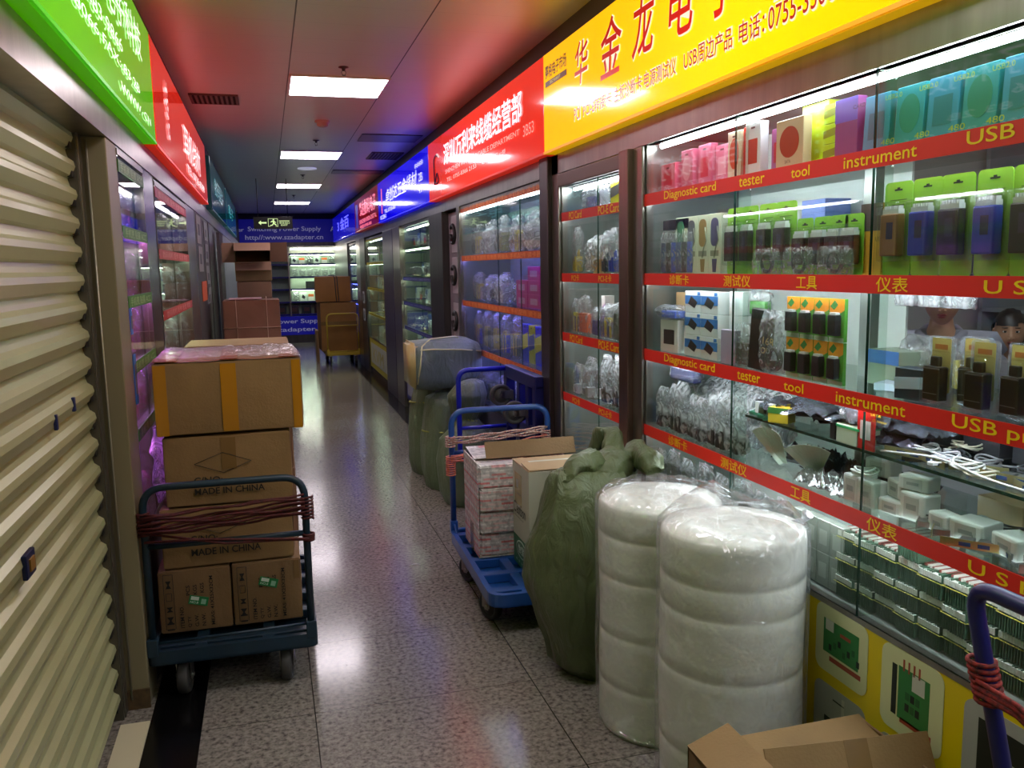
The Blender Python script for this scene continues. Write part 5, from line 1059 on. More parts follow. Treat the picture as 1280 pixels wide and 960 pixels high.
def cloth(pts,wid,seed,m,fold=.02,n=18):
    """twisted band of sack cloth along a polyline"""
    P=bend(pts,.05,4); bm=new(); rows=[]
    for i,p in enumerate(P):
        t=i/(len(P)-1); T=(P[min(i+1,len(P)-1)]-P[max(i-1,0)]).normalized(); a=T.cross(Vector((.3,.2,1))).normalized(); b=T.cross(a)
        wd=wid[0]*(1-t)+wid[1]*t if not callable(wid) else wid(t); row=[]
        for k in range(n+1):
            u=k/n-.5; row.append(bm.verts.new(p+a*u*wd+b*(fold*math.sin(u*17+seed+t*5)+.5*fold*noise.noise(Vector((u*9,t*6,seed))))))
        rows.append(row)
    for A,B in zip(rows,rows[1:]):
        for k in range(n): f=bm.faces.new((A[k],A[k+1],B[k+1],B[k])); f.smooth=True
    me=fin(bm,'neck_cloth',m); return me
def limb(rings,seed): 
    bm=new(); P=bend([r[:3] for r in rings],.04,4); n=len(P); rad=[]
    for i in range(n):
        t=i/(n-1)*(len(rings)-1); k=min(int(t),len(rings)-2); u=t-k; rad.append(rings[k][3]*(1-u)+rings[k+1][3]*u)
    tube(bm,P,rad,0,26)
    for v in bm.verts:
        p=v.co; v.co=p+Vector((noise.noise(p*14+Vector((seed,0,0))),noise.noise(p*14+Vector((0,seed,0))),noise.noise(p*14+Vector((0,0,seed)))))*.028+Vector((0,0,abs(noise.noise(p*30))*.015))
    return bm
for i,r in enumerate(([(.02,.02,.70,.09),(.10,.10,.76,.065),(.18,.2,.81,.045),(.21,.28,.875,.035),(.17,.34,.87,.04),(.13,.38,.74,.03)],[(.04,.03,.72,.09),(.16,.08,.80,.06),(.22,.06,.845,.05),(.23,-.06,.83,.05),(.21,-.12,.80,.03)],[(-.12,.0,.76,.03),(-.06,.03,.82,.05),(.04,.06,.80,.06)])):
    ob('loose_neck',fin(limb(r,i*3.+1),'loose_neck',SACK),s)
# heap of bales beyond
def sack(label,loc,rings,seed,m=SACK2,fold=.02,nz=.014,cord=None,rz=0):
    s=thing('woven_sack',label,'sack',loc,rz); bm=new(); loft(bm,rings,36,nz,4,0,seed,fold=fold,sub=4); ob('body',fin(bm,'body',m),s)
    if cord:
        bm=new()
        for (z,rx,ry,cx,cy) in cord: tube(bm,[(cx+rx*math.cos(a*PI/12),cy+ry*math.sin(a*PI/12),z+.01*math.sin(a*.5)) for a in range(24)],.006,0,6,closed=True)
        ob('cord',fin(bm,'cord',CORD),s)
    return s
sack('upright green sack at the far side of the heap, under the bale',(1.235,6.62,0),[(0,0,0,.2,.2,.6),(0,0,.1,.22,.22,.6),(0,0,.35,.215,.22,.5),(0,0,.55,.2,.2,.4),(0,0,.70,.17,.18,.3),(0,0,.735,.1,.1,0)],2,cord=[(.56,.205,.205,0,0)])
sack('upright green sack in the middle of the heap, tied with yellow cord',(1.25,6.12,0),[(0,0,0,.19,.2,.6),(0,0,.1,.21,.22,.6),(0,0,.3,.215,.22,.5),(0,0,.5,.2,.2,.4),(0,0,.66,.17,.19,.3),(0,0,.70,.1,.1,0)],4,cord=[(.42,.21,.215,0,0)])
sack('nearest upright green sack with gathered tied top, in front of the bale',(1.27,5.62,0),[(0,0,0,.17,.17,.6),(-.0,0,.08,.2,.19,.6),(0,0,.3,.21,.2,.5),(0,0,.45,.18,.17,.3),(0,0,.53,.09,.09,0),(0,0,.57,.055,.055,0),(0,0,.62,.10,.09,0),(.0,0,.74,.13,.12,0),(.02,0,.82,.09,.08,0),(.03,0,.845,.03,.03,0)],6,fold=.05,cord=[(.57,.06,.06,0,0)])
b=thing('bale','large bale wrapped in green woven plastic lying on the sacks, pale end cap','bale',(1.215,6.2,.715))
BG=weave('#7c8c80','#66766a')
t=bmesh.new(); loft(t,[(0,0,-.235,.15,.19,2.5),(0,0,-.225,.168,.215,2.5),(0,0,-.1,.178,.235,2.),(0,.0,.1,.18,.24,1.6),(-.01,.0,.2,.165,.225,1.2),(-.03,0,.26,.12,.17,.8)],40,.012,6,0,9,fold=.02,sub=4); bm=new(); merge(bm,t,0,Matrix.Translation((0,0,.185))@Matrix.Rotation(PI/2,4,'Y'),sm=True); ob('body',fin(bm,'body',BG),b)
bm=new(); t=bmesh.new(); bmesh.ops.create_cube(t,size=1)
for v in t.verts: v.co=Vector((v.co.x*.05-.232,v.co.y*.42,v.co.z*.33+.188))
bmesh.ops.bevel(t,geom=t.edges[:],offset=.022,segments=3,affect='EDGES'); merge(bm,t,0,None,sm=True); ob('end_cap',fin(bm,'end_cap',mat('#b8a568',rough=.35,coat=.3,noise_amt=.15,nscale=5)),b,label='pale tan end of the bale')
bm=new(); tube(bm,[(-.22,-.2,.06),(-.2,-.235,.2),(-.18,-.2,.33),(-.1,-.1,.372),(.1,-.0,.378),(.25,.1,.3)],.006,0,6); tube(bm,[(-.25,-.18,.3),(-.1,-.24,.31),(.1,-.245,.3),(.25,-.19,.28)],.006,0,6); ob('cord',fin(bm,'cord',mat('#c8c890',rough=.6)),b)
# ---------------- bubble wrap rolls
def bubble_mat():
    m=bpy.data.materials.new('bubble_wrap'); m.use_nodes=True; nt=m.node_tree; N=nt.nodes; L=nt.links; b=N['Principled BSDF']
    b.inputs['Base Color'].default_value=(*lin('#e2e2da'),1); b.inputs['Roughness'].default_value=.28; b.inputs['Subsurface Weight'].default_value=.35; b.inputs['Subsurface Radius'].default_value=(.06,.06,.05); b.inputs['Coat Weight'].default_value=.3
    tc=N.new('ShaderNodeTexCoord'); v=N.new('ShaderNodeTexVoronoi'); v.inputs['Scale'].default_value=85; L.new(tc.outputs['Object'],v.inputs['Vector'])
    n=N.new('ShaderNodeTexNoise'); n.inputs['Scale'].default_value=7; L.new(tc.outputs['Object'],n.inputs['Vector']); ad=N.new('ShaderNodeMath'); ad.operation='MULTIPLY_ADD'; ad.inputs[1].default_value=-.25; L.new(v.outputs['Distance'],ad.inputs[0]); L.new(n.outputs['Fac'],ad.inputs[2])
    bp=N.new('ShaderNodeBump'); bp.inputs['Strength'].default_value=.16; bp.inputs['Distance'].default_value=.008; L.new(ad.outputs[0],bp.inputs['Height']); L.new(bp.outputs[0],b.inputs['Normal'])
    return m
BUB=bubble_mat(); WRAP=clear(tint=(.99,.99,.98),base=.10,gl=.45,rough=.1,white=.07,bump=1.,bscale=16)
def roll(label,loc,R,H,seams,seed,peak):
    t=thing('bubble_wrap_roll',label,'bubble wrap roll',loc)
    prof=[(.0,.0),(R*.96,.0),(R,.02)]; 
    for z in seams: prof+=[(R*1.0,z-.006),(R*.982,z),(R*1.0,z+.005)]
    prof+=[(R,H-.03),(R*.99,H-.012),(R*.95,H-.002),(R*.7,H+.008),(R*.3,H+.01),(0.001,H+.01)]
    full=[prof[0]]
    for a,b in zip(prof,prof[1:]):
        n=max(1,int(abs(b[1]-a[1])/.03))
        for k in range(1,n+1): full.append((a[0]+(b[0]-a[0])*k/n,a[1]+(b[1]-a[1])*k/n))
    bm=new(); lathe(bm,full,(0,0,0),0,56)
    for v in bm.verts:
        p=v.co; q=noise.noise(Vector((p.x*6+seed,p.y*6,p.z*4)))*.008; r=math.hypot(p.x,p.y)
        if r>.01: v.co=Vector((p.x*(1+q/r),p.y*(1+q/r),p.z+(q*.5 if p.z>.02 else 0)))
    ob('roll',fin(bm,'roll',BUB),t)
    bm=new(); R2=R+.012; lathe(bm,[(R2*.98,.02),(R2*1.0,.1),(R2*1.01,.3),(R2,.5),(R2*1.0,H-.06),(R2*.99,H),(R2*.85,H+.025),(R2*.5,H+.04),(R2*.15,H+.05),(.004,H+.052)],(0,0,0),0,60)
    for v in bm.verts:
        p=v.co; a=math.atan2(p.y,p.x); r=max(math.hypot(p.x,p.y),.001)
        q=.004*noise.noise(Vector((math.cos(a)*9,math.sin(a)*9,p.z*3+seed)))+.003*noise.noise(Vector((p.x*30,p.y*30,p.z*14+seed)))
        up=0
        if p.z>H-.08:
            for (ax,ay,hh,wd) in peak: up+=hh*math.exp(-((p.x-ax)**2+(p.y-ay)**2)/wd**2)
            up+=abs(noise.noise(Vector((p.x*14,p.y*14,seed))))*.02
        v.co=Vector((p.x*(1+q/r),p.y*(1+q/r),p.z+up))
    ob('plastic_cover',fin(bm,'plastic_cover',WRAP,True),t,label='thin clear plastic cover')
    return t
roll('tall white bubble wrap roll standing next to the green sack',(1.255,2.615,0),.208,.81,(.18,.36,.56,.70),1,[(.1,-.1,.02,.1)])
rt=roll('thicker white bubble wrap roll standing nearest the yellow board',(1.272,2.165,0),.208,.84,(.2,.44,.62,.71),5,[(.02,.15,.06,.08),(.15,.0,.03,.06)])
bm=new(); tube(bm,[(.17,-.03,.82),(.2,-.06,.85),(.205,-.07,.87)],[.02,.008,.018],0,8); ob('tied_corner',fin(bm,'tied_corner',clear(tint=(.95,.95,1),base=.3,gl=.5,rough=.15,white=.35)),rt)
# ---------------- open carton at the near edge
c=thing('cardboard_box','open brown carton with raised flap at the foot of the bubble wrap','box',(1.2,1.62,0),0)
bm=new(); w,d,h=.5,.38,.40
for a,b in (((-w/2,-d/2,0),(-w/2+.006,d/2,h)),((w/2-.006,-d/2,0),(w/2,d/2,h)),((-w/2,d/2-.006,0),(w/2,d/2,h)),((-w/2,-d/2,0),(w/2,-d/2+.006,h)),((-w/2,-d/2,0),(w/2,d/2,.006))): box(bm,a,b,0)
ob('body',fin(bm,'body',CARD2),c)
bm=new(); M=Matrix.Translation((0,d/2,h))@Matrix.Rotation(math.radians(8),4,'X'); box(bm,(-w/2,-.17,0),(w/2,0,.005),0,0,M); ob('flap',fin(bm,'flap',CARD),c,label='back flap folded down')
bm=new(); M=Matrix.Translation((.06,-.02,h+.0))@Matrix.Rotation(-.12,4,'Z')@Matrix.Rotation(math.radians(62),4,'X'); box(bm,(-.2,-.14,0),(.22,.07,.006),0,0,M); box(bm,(.0,-.14,.0062),(.06,.07,.0068),1,0,M); box(bm,(.0,-.14,-.0008),(.06,.07,-.0002),1,0,M); ob('flap',fin(bm,'flap',[CARD,TAPEB]),c,label='raised flap with brown tape')
bm=new(); M=Matrix.Translation((-w/2,0,h))@Matrix.Rotation(math.radians(-20),4,'Y'); box(bm,(0,-d/2,0),(.12,d/2,.005),0,0,M); ob('flap',fin(bm,'flap',CARD),c)
bm=new(); box(bm,(-w/2-.002,.02,.2),(-w/2-.0005,.15,.37),0); box(bm,(-w/2-.0028,.035,.24),(-w/2-.002,.13,.35),1); ob('paper_label',fin(bm,'paper_label',[mat('#2a4a8c'),WHITE]),c,label='blue and white paper label')
# ---------------- dark blue cart handle at the near edge
nc=thing('platform_cart','dark navy cart at the near edge, rope round its handle','hand cart',(1.19,.84,0),math.radians(0))
ob('deck',fin(deck_frame(.52,.6,.14,.2,.04),'deck',NAVY),nc)
bm=new(); tube(bm,bend([(.06,.18,.19),(.06,.42,.99),(.06,-.22,.99),(.06,-.26,.19)],.06,6),.016,0,12); h=ob('handle',fin(bm,'handle',NAVY),nc)
for sx in (-1,1):
    for sy in (-1,1): caster(nc,sx*.17,sy*.2,.064,zt=.14)
st=[]
for k in range(7): st.append([(.06+.024*math.cos(q*PI/6),.362+.004*k+.024*math.sin(q*PI/6),.785+.011*k) for q in range(13)])
for k in range(3): st.append([(.035,.37,.80+.012*k),(.036,.28,.80+.01*k),(.036,.2,.775+.012*k),(.036,-.22,.79+.01*k)])
bm=new()
for s_ in st: tube(bm,s_,.0045,0,6)
tag(ob('elastic_rope',fin(bm,'elastic_rope',mat('#a02418',rough=.8,col2='#3a0c0a',nscale=90)),None,(1.19,.84,0)),'bright red rope wound on the navy cart handle','rope')
# litter scrap on the floor
bm=new(); tube(bm,bend([(0,0,.003),(.03,.02,.005),(.06,0,.003)],.02),.003,0,5); tag(ob('plastic_scrap',fin(bm,'plastic_scrap',WHITE),None,(.66,4.45,0)),'small white plastic scrap on the aisle floor before the blue cart','litter')
# ================================================================ NARROW CASE NEXT TO THE PILLAR
def strip2(part,bb,X,side,z0,z1,y0,y1,words,base,ink,label,bold=.007):
    bm=new(); bb(bm,-.0035,y0,z0,-.0005,y1,z1,0)
    for wd,ya,yb,h in words: text(bm,wd,(X(-.0045),ya if side>0 else min(ya,yb),z0+(z1-z0)*(1-h)/2),XR if side>0 else XL,UP,abs(ya-yb),(z1-z0)*h,1,offset=bold)
    part('shelf_strip',bm,[base,ink],label)
pz=[1.868,1.555,1.243,.925]
TB2=[(1.985,.06,LEDW)]+[(z-.026,.03,LEDW) for z in pz]
c2,p2,b2_,X2=case('narrow glass display case of bagged cards between two steel posts',1,3.46,4.305,pz,.56,2.0,RED,[3.80],[(3.46,4.305)],LEDW,TB2,base=mat('#9fa39c',rough=.4))
for z,w in ((1.868,[('PCI Card',4.18,4.0,.8),('PCI-E Card',3.78,3.53,.85)]),(1.557,[('PCI卡',4.15,4.04,.8),('PCI-E卡',3.78,3.62,.8)]),(1.248,[('PCI Card',4.18,4.0,.8),('PCI-E Card',3.78,3.53,.85)]),(.93,[('PCI卡',4.15,4.04,.8),('PCI-E卡',3.78,3.62,.8)])):
    strip2(p2,b2_,X2,1,z-.044,z,3.465,4.30,w,RED,YTXT,'red strip lettered PCI')
bm=new(); b2_(bm,-.02,3.46,2.0,.04,4.305,2.065,0,.004); p2('roller_box',bm,mat('#6e5a54',rough=.4,metal=.5))
bm=new(); tube(bm,[(X2(-.01),3.5,2.062),(X2(-.01),4.25,2.062)],.006,0,8); p2('steel_rod',bm,mat('#d0d0d0',rough=.2,metal=.9))
def prow(base,items):
    for (key,f,name,label,cat,y,x,dz,kw) in items: put(key,f,name,label,cat,(x,y,base+dz),kw.get('rz',0),kw.get('s',(1,1,1)),kw.get('group'))
PT=[1.869,1.556,1.244,.926,.562]
prow(PT[0],[('p1',polybag(.22,.12,.1,'#2c3a7a','box',seed=201),'parts_bag','dark blue bag on the top shelf of the narrow case','bag',4.08,1.60,0,{}),('p2',polybag(.16,.12,.08,'#c8ccd8','flat',seed=202),'parts_bag','silvery clear bag on the top shelf of the narrow case','bag',3.9,1.6,0,{}),
 ('p3',pack(.1,.12,.05,'#d8d018','#c8b810','band','#3a3a30',slot=True),'hanging_pack','yellow pack with dark band, top shelf of the narrow case','retail pack',3.76,1.57,0,{}),('p4',pack(.08,.125,.05,'#c8c418','#a8a810','band','#5a5a50'),'hanging_pack','yellow-green pack beside the yellow pack in the narrow case','retail pack',3.62,1.57,0,{}),('p5',polybag(.1,.12,.06,'#e0e0e0','flat',seed=205),'parts_bag','white clear bag nearest the warm pillar, top shelf','bag',3.52,1.6,0,{})])
prow(PT[1],[('p6',polybag(.08,.24,.05,'#b9a03a','plug',seed=206),'parts_bag','tall clear bag with brass piece, second shelf of narrow case','bag',4.22,1.56,0,{}),('p7',polybag(.22,.19,.14,'#c8b088','box',seed=207,m=POLYW,cs=1.2),'parts_bag','bulging white bag over a tan box in the narrow case','bag',4.03,1.62,0,{}),('p8',pack(.16,.07,.1,'#b09058','#a08048'),'small_box','tan box on the second shelf of the narrow case','box',3.93,1.56,0,{}),
 ('p9',polybag(.09,.2,.05,'#2c3a4a','plug',seed=209),'parts_bag','clear bag with dark connector, second shelf of narrow case','bag',3.82,1.56,0,{}),('p10',polybag(.09,.21,.05,'#1f3fb0','plug',seed=210),'parts_bag','clear bag with blue connector, second shelf of narrow case','bag',3.73,1.56,0,{}),('p11',polybag(.14,.22,.06,'#b8b020','tools',seed=211),'parts_bag','yellow filled clear bag, second shelf of narrow case','bag',3.62,1.58,0,{})])
prow(PT[2],[('p12',polybag(.1,.18,.06,'#1f2c4a','tools',seed=212),'parts_bag','dark navy bag at the far end of the third narrow shelf','bag',4.24,1.56,0,{}),('p13',polybag(.12,.2,.06,'#e05a20','box',seed=213,cs=1.5),'parts_bag','bright orange bagged part on the third shelf of narrow case','bag',4.12,1.56,0,{}),('p14',pack(.05,.2,.05,'#e8e0d8','#d8d0c8','band','#8a50b0'),'hanging_pack','white and purple pack behind the orange bag','retail pack',4.03,1.62,0,{}),
 ('p15',polybag(.17,.15,.08,'#1c3a8a','box',seed=215,cs=1.5),'parts_bag','blue bag on the third shelf of the narrow case','bag',3.93,1.57,0,{}),('p16',polybag(.15,.17,.08,'#203a6a','tools',seed=216),'parts_bag','dark blue bag of parts next to the blue bag','bag',3.80,1.57,0,{}),('p17',polybag(.09,.18,.06,'#3a5a48','flat',seed=217),'parts_bag','dull green bag, third shelf of the narrow case','bag',3.68,1.56,0,{}),('p18',polybag(.09,.18,.06,'#2c4a3a','flat',seed=218),'parts_bag','dark green bag nearest the warm pillar, third shelf','bag',3.58,1.56,0,{})])
prow(PT[3],[(('p19',i%3),polybag(.13,.16+.04*(i%2),.06,['#d8dadc','#8a8890','#b0b4ba'][i%3],'plug',seed=219+i%3),'parts_bag','clear bag of silvery fittings on the fourth narrow shelf, %s from far post'%ORD[i],'bag',4.2-.07*i,1.56+.04*(i%2),0,{}) for i in range(4)]+[(('p19b',i%2),polybag(.14,.13,.09,['#c8ccd0','#9aa0a8'][i%2],'tools',seed=240+i%2,m=POLYW),'parts_bag','pale bag lying behind the silvery fittings, %s from far post'%ORD[i],'bag',4.22-.13*i,1.74,0,{}) for i in range(5)]+[('p23',pack(.1,.2,.05,'#4a3c22','#3a2e1a'),'small_box','dark brown board standing on the fourth narrow shelf','box',3.96,1.62,0,{})]+[(('p24',i%3),polybag(.1,.24,.05,'#2a2c30','plug',seed=224+i%3,m=POLYW),'parts_bag','white bag with dark end hanging on the fourth narrow shelf, %s of five'%ORD[i],'bag',3.85-.072*i,1.57+.03*(i%2),0,{}) for i in range(5)])
prow(PT[4],[('p30',polybag(.16,.17,.08,'#d8dcdc','flat',seed=230,m=POLYW),'parts_bag','white bag on the lowest shelf of the narrow case','bag',4.0,1.6,0,{}),('p31',polybag(.25,.22,.16,'#b8c028','box',seed=231,m=POLYW,cs=.8),'parts_bag','large white bag with yellow inside, lowest narrow shelf','bag',3.72,1.64,0,{}),('p32',pack(.12,.08,.08,'#d8c020','#c8b010'),'small_box','yellow box at the foot of the narrow case','box',3.7,1.53,0,{})])
# ================================================================ FARTHER CASES ON THE SAME SIDE
LEDV=glow('#8f86ff',L_TUBE*.75); LEDB=glow('#5a60ff',L_TUBE*.8); LEDG=glow('#e8ffe0',L_TUBE*.7); LEDP=glow('#f08cff',L_TUBE*1.5); LEDGL=glow('#e8ffe0',L_TUBE*1.0)
OR=mat('#c85a20',rough=.45); ORT=mat('#f0a060',rough=.45)
vz=[1.685,1.337,.99]
cs,ps,bs_,Xs=case('purple lit glass case of bags and pink boxes below the red sign',1,4.56,6.72,vz,.6,2.045,OR,[5.61,5.08],[(4.56,6.72)],LEDV,[(2.02,.05,LEDW),(1.655,.04,LEDV),(1.307,.04,LEDV),(.96,.04,LEDV)],base=mat('#4a4a5a',rough=.5),open_back=mat('#8088a0',rough=.5))
for z in (2.06,1.685,1.337,.99):
    strip2(ps,bs_,Xs,1,z-.042,z,4.565,6.71,[('耳机 音箱 数据线 充电器 转接头 手机配件 读卡器',6.6,4.65,.75)],OR,ORT,'orange strip in small pale characters',.0)
bm=new(); bs_(bm,.3,4.8,1.86,.31,6.4,2.0); text(bm,'新科电子配件批发',(Xs(.298),6.3,1.88),XR,UP,1.35,.1,1,offset=.01); ps('header_board',bm,[mat('#0f5a50',rough=.4),mat('#7fb8a8',rough=.5)],'green header board inside the case')
def row(cases,base,x0,y0,y1,n,kinds,where,xs=.06):
    """n goods along a shelf between y1 (far) and y0"""
    for i in range(n):
        k=kinds[i%len(kinds)]; y=y1-(y1-y0)*(i+.5)/n
        put(k[0],k[1],k[2],'%s, %s along %s'%(k[3],ORD[i],where),k[4],(x0+.03+(xs*(i%2)),y,base),rnd.uniform(-.1,.1),k[5] if len(k)>5 else (1,1,1),'goods on '+where)
K=lambda key,f,name,look,cat,s=(1,1,1):(key,f,name,look,cat,s)
row(0,1.686,1.57,4.62,6.6,11,[K('v1',polybag(.17,.24,.1,'#c8b4a8','tools',seed=301),'parts_bag','lilac bag of beige plugs','bag'),K('v2',polybag(.15,.26,.12,'#8a8840','box',seed=302),'parts_bag','clear bag with olive part','bag'),K('v3',polybag(.19,.2,.12,'#d8d0e0','flat',seed=303,m=POLYW),'parts_bag','puffy pale bag','bag')],'the top shelf of the purple case')
row(0,1.338,1.57,5.55,6.6,6,[K('v4',polybag(.18,.22,.1,'#c9b0a0','tools',seed=304),'parts_bag','lilac bag of beige leads','bag'),K('v3',polybag(.19,.2,.12,'#d8d0e0','flat',seed=303,m=POLYW),'parts_bag','puffy pale bag','bag'),K('v5',polybag(.16,.15,.12,'#2a1c24','coil',seed=305),'parts_bag','clear bag with dark coil','bag')],'the middle shelf of the purple case')
PINK=pack(.24,.085,.16,'#c03a86','#a83070','rect','#c8a0b8')
for r in range(3):
    for k in range(3 if r<2 else 2): put('pinkb',PINK,'gadget_box','magenta banded carton in the purple case, %s layer, %s from the pillar'%(ORD[r],ORD[k]),'box',(1.57,4.78+.26*k,1.338+.0855*r),0,(1,1,1),'magenta cartons in the purple case')
for i in range(9):
    col,nm=(('#2030c8','blue'),('#b8a818','yellow'),('#3a4a20','olive'))[i%3]
    put(('vt',i%3),polybag(.14,.27,.07,col,'tools',seed=310+i%3),'tool_pack','clear pack of tools with %s grips, %s from the far end'%(nm,ORD[i]),'tool pack',(1.58+.05*(i%2),6.5-.13*i,.991),0,(1,1,1),'tool packs in the purple case')
for i in range(5):
    put(('vy',i%2),pack(.12,.24,.05,'#b8c020' if i%2 else '#2438c0','#7a8a18','band','#2a3c90' if i%2 else '#c8c818',slot=True),'hanging_pack','%s hanging tool pack, %s from the dark steel pillar'%(('blue','yellow')[i%2],ORD[i]),'retail pack',(1.57,4.68+.14*i,.991),0,(1,1,1),'yellow and blue tool packs')
for i in range(6): put(('vl',i%3),polybag(.2,.22,.14,['#8890c0','#a0a060','#606890'][i%3],'box',seed=320+i%3),'parts_bag','bluish bag on the lowest shelf of the purple case, %s along'%ORD[i],'bag',(1.6,6.5-.33*i,.601),0,(1,1,1),'bags at the foot of the purple case')
# white panel with hanging black coils between post and broad pillar
pn=thing('pegboard','white board with three hanging packs of black coils beside the purple case','display board',(1.53,7.08,0))
bm=new(); box(bm,(0,-.255,.1),(.02,.255,2.05),0); ob('board',fin(bm,'board',mat('#8d8a94',rough=.5)),pn)
for k,z in enumerate((1.72,1.38,1.0)):
    def f():
        bm=new(); box(bm,(-.008,-.11,0),(0,.11,.3),0,.002); P=[('card',fin(bm,'card',mat('#b8b6bc',rough=.45)),None)]
        bm=new(); tube(bm,[(-.022,.075*math.cos(a*PI/9),.15+.075*math.sin(a*PI/9)) for a in range(2,19)],.014,0,8); P.append(('coil',fin(bm,'coil',BLACK),None)); return P
    put('hcoil',f,'hanging_pack',('upper','middle','lower')[k]+' white pack with a black coil on the board','retail pack',(1.529,7.08,z),0)
# blue edged shelves
bz=[1.82,1.50,1.225,.95]
NB=mat('#14187a',rough=.4); NT=mat('#a8b0e8',rough=.5)
c3_,p3,b3,X3=case('glass case with dark blue shelf strips under the bright blue sign',1,7.95,9.8,bz,.72,2.04,NB,[8.6],[(7.95,9.8)],LEDG,[(2.02,.06,LEDG)]+[(z-.03,.04,LEDG) for z in bz],base=None,open_back=mat('#8a9a8c',rough=.5))  # tube under the topmost shelf is added to brighten the upper goods
for z in bz[1:]+[.72]: strip2(p3,b3,X3,1,z-.04,z,7.96,9.79,[('AUDIO AND VIDEO CABLE 音视频线',9.7,8.05,.6)],NB,NT,'dark blue strip with pale lettering',.0)
bm=new(); b3(bm,0,7.95,.1,.04,9.8,.70,0); b3(bm,-.003,7.98,.13,0,9.77,.67,1)
for i in range(4):
    for r in range(2): b3(bm,-.005,8.03+.44*i,.16+.25*r,-.003,8.40+.44*i,.38+.25*r,2)
p3('base_panel',bm,[mat('#14165a'),mat('#2a2c9a',rough=.4),mat('#a8a8b8',rough=.5)],'blue board with pale notices')
sp=[K('s1',pack(.16,.12,.1,'#8a9088','#5a6058','rect','#c04030'),'gadget_box','greyish carton with red print','box'),K('s2',polybag(.2,.12,.12,'#20282c','coil',seed=401),'parts_bag','bag of dark leads','bag'),K('s3',pack(.14,.15,.08,'#c8d0d0','#a0a8a8','top','#3a58a0'),'gadget_box','pale carton with blue top','box'),K('s4',silver(44,'#8a7a60','#202020'),'parts_bag','flat crumpled bag','bag')]
for bi,(z,nm) in enumerate(zip(bz+[.725],('first','second','third','fourth','fifth'))): row(0,z+.001,1.58,8.02,9.7,10,sp[bi%4:]+sp[:bi%4],'the %s shelf of the blue-edged case'%nm)
# yellow edged case
yz=[1.69,1.318,.94]
YE=mat('#b8a820',rough=.45); YK=mat('#28240c',rough=.5)
c4_,p4,b4,X4=case('glass case with yellow shelf strips beyond the purplish pillar',1,11.35,13.4,yz,.56,2.02,YE,[12.3],[(11.35,13.4)],LEDG,[(2.0,.06,LEDG)]+[(z-.03,.04,LEDG) for z in yz],base=None,open_back=mat('#8f9a80',rough=.5))
for z in yz+[2.04]: strip2(p4,b4,X4,1,z-.035,z,11.36,13.39,[('KVM USB HDMI VGA',13.2,11.6,.6)],YE,YK,'yellow strip',.0)
bm=new(); b4(bm,0,11.35,.1,.04,13.4,.55,0); b4(bm,-.004,11.5,.18,.0,13.25,.48,1); text(bm,'KVM',(X4(-.006),13.0,.22),XR,UP,1.2,.2,0); p4('base_panel',bm,[YE,mat('#b8b8a8',rough=.5)],'yellow framed board with big letters')
for z,nm in zip(yz+[.565],('first','second','third','fourth')): row(0,z+.001,1.58,11.45,13.3,8,[sp[2],sp[0],K('s5',pack(.12,.14,.06,'#d8d8c0','#b0b098','rect','#5a6a30'),'gadget_box','cream carton','box'),sp[1]],'the %s shelf of the yellow-edged case'%nm)
# blue lit last case
lz=[1.7,1.35,1.0]
c5_,p5,b5,X5=case('last glass case glowing blue behind the yellow cart',1,14.75,16.25,lz,.5,2.02,NB,[15.5],[(14.75,16.25)],LEDB,[(2.0,.06,LEDW)]+[(z-.03,.05,LEDB) for z in lz],base=NB,open_back=mat('#5a60a0',rough=.5))
for z,nm in zip(lz+[.505],('first','second','third','fourth')): row(0,z+.001,1.6,14.85,16.15,6,[K('s6',polybag(.18,.2,.1,'#3a48c0','box',seed=410),'parts_bag','blue bag','bag'),K('s7',pack(.14,.16,.08,'#8890d0','#6068b0','rect','#c8c8e8'),'gadget_box','bluish carton','box')],'the %s shelf of the blue lit case'%nm)
for k,z in enumerate((1.15,.88)):
    bm=new(); box(bm,(-.004,-.12,-.09),(0,.12,.09),0); box(bm,(-.006,-.05,-.06),(-.004,.05,.06),1); tag(ob('notice',fin(bm,'notice',[mat('#b8b8b8',rough=.6),INK]),None,(1.469,13.75,z)),('upper','lower')[k]+' small white notice on the dull pillar before the last case','notice')
# ================================================================ CASES ON THE SHUTTER SIDE
GE=mat('#3c7a14',rough=.4); GT=mat('#b8d898',rough=.5)
gz=[1.76,1.50,1.25,.995]
cg,pg,bg,Xg=case('narrow pink and purple lit case with green strips behind the olive pillar',-1,3.47,4.16,gz,.6,2.03,GE,[3.85],[(3.47,4.16)],LEDP,[(1.93,.05,glow('#fff0ff',L_TUBE)),(1.745,.03,LEDP),(1.485,.03,LEDP),(1.235,.03,LEDP),(.98,.03,LEDP)],base=mat('#3a3440'),open_back=mat('#7a70b0',rough=.4))
for z in gz+[2.0]: strip2(pg,bg,Xg,-1,z-.032,z+.014,3.475,4.155,[('手机壳 贴膜 ACC',3.52,4.1,.7)],GE,GT,'green strip with pale lettering',.0)
pk=[K('g1',polybag(.13,.2,.08,'#d050a8','box',seed=501,cs=1.4),'parts_bag','bright pink bag','bag'),K('g2',pack(.1,.17,.05,'#b070d0','#9060c0','ellipse','#e0a0e0'),'hanging_pack','purple pack with pale oval','retail pack'),K('g3',polybag(.12,.16,.07,'#b0307a','tools',seed=503),'parts_bag','magenta bag','bag')]
def rowL(base,y0,y1,n,kinds,where,x=-.57):
    for i in range(n):
        k=kinds[i%len(kinds)]; y=y1-(y1-y0)*(i+.5)/n
        put(k[0],k[1],k[2],'%s, %s along %s'%(k[3],ORD[i],where),k[4],(x-.05*(i%2),y,base),PI+rnd.uniform(-.1,.1),k[5],'goods on '+where)
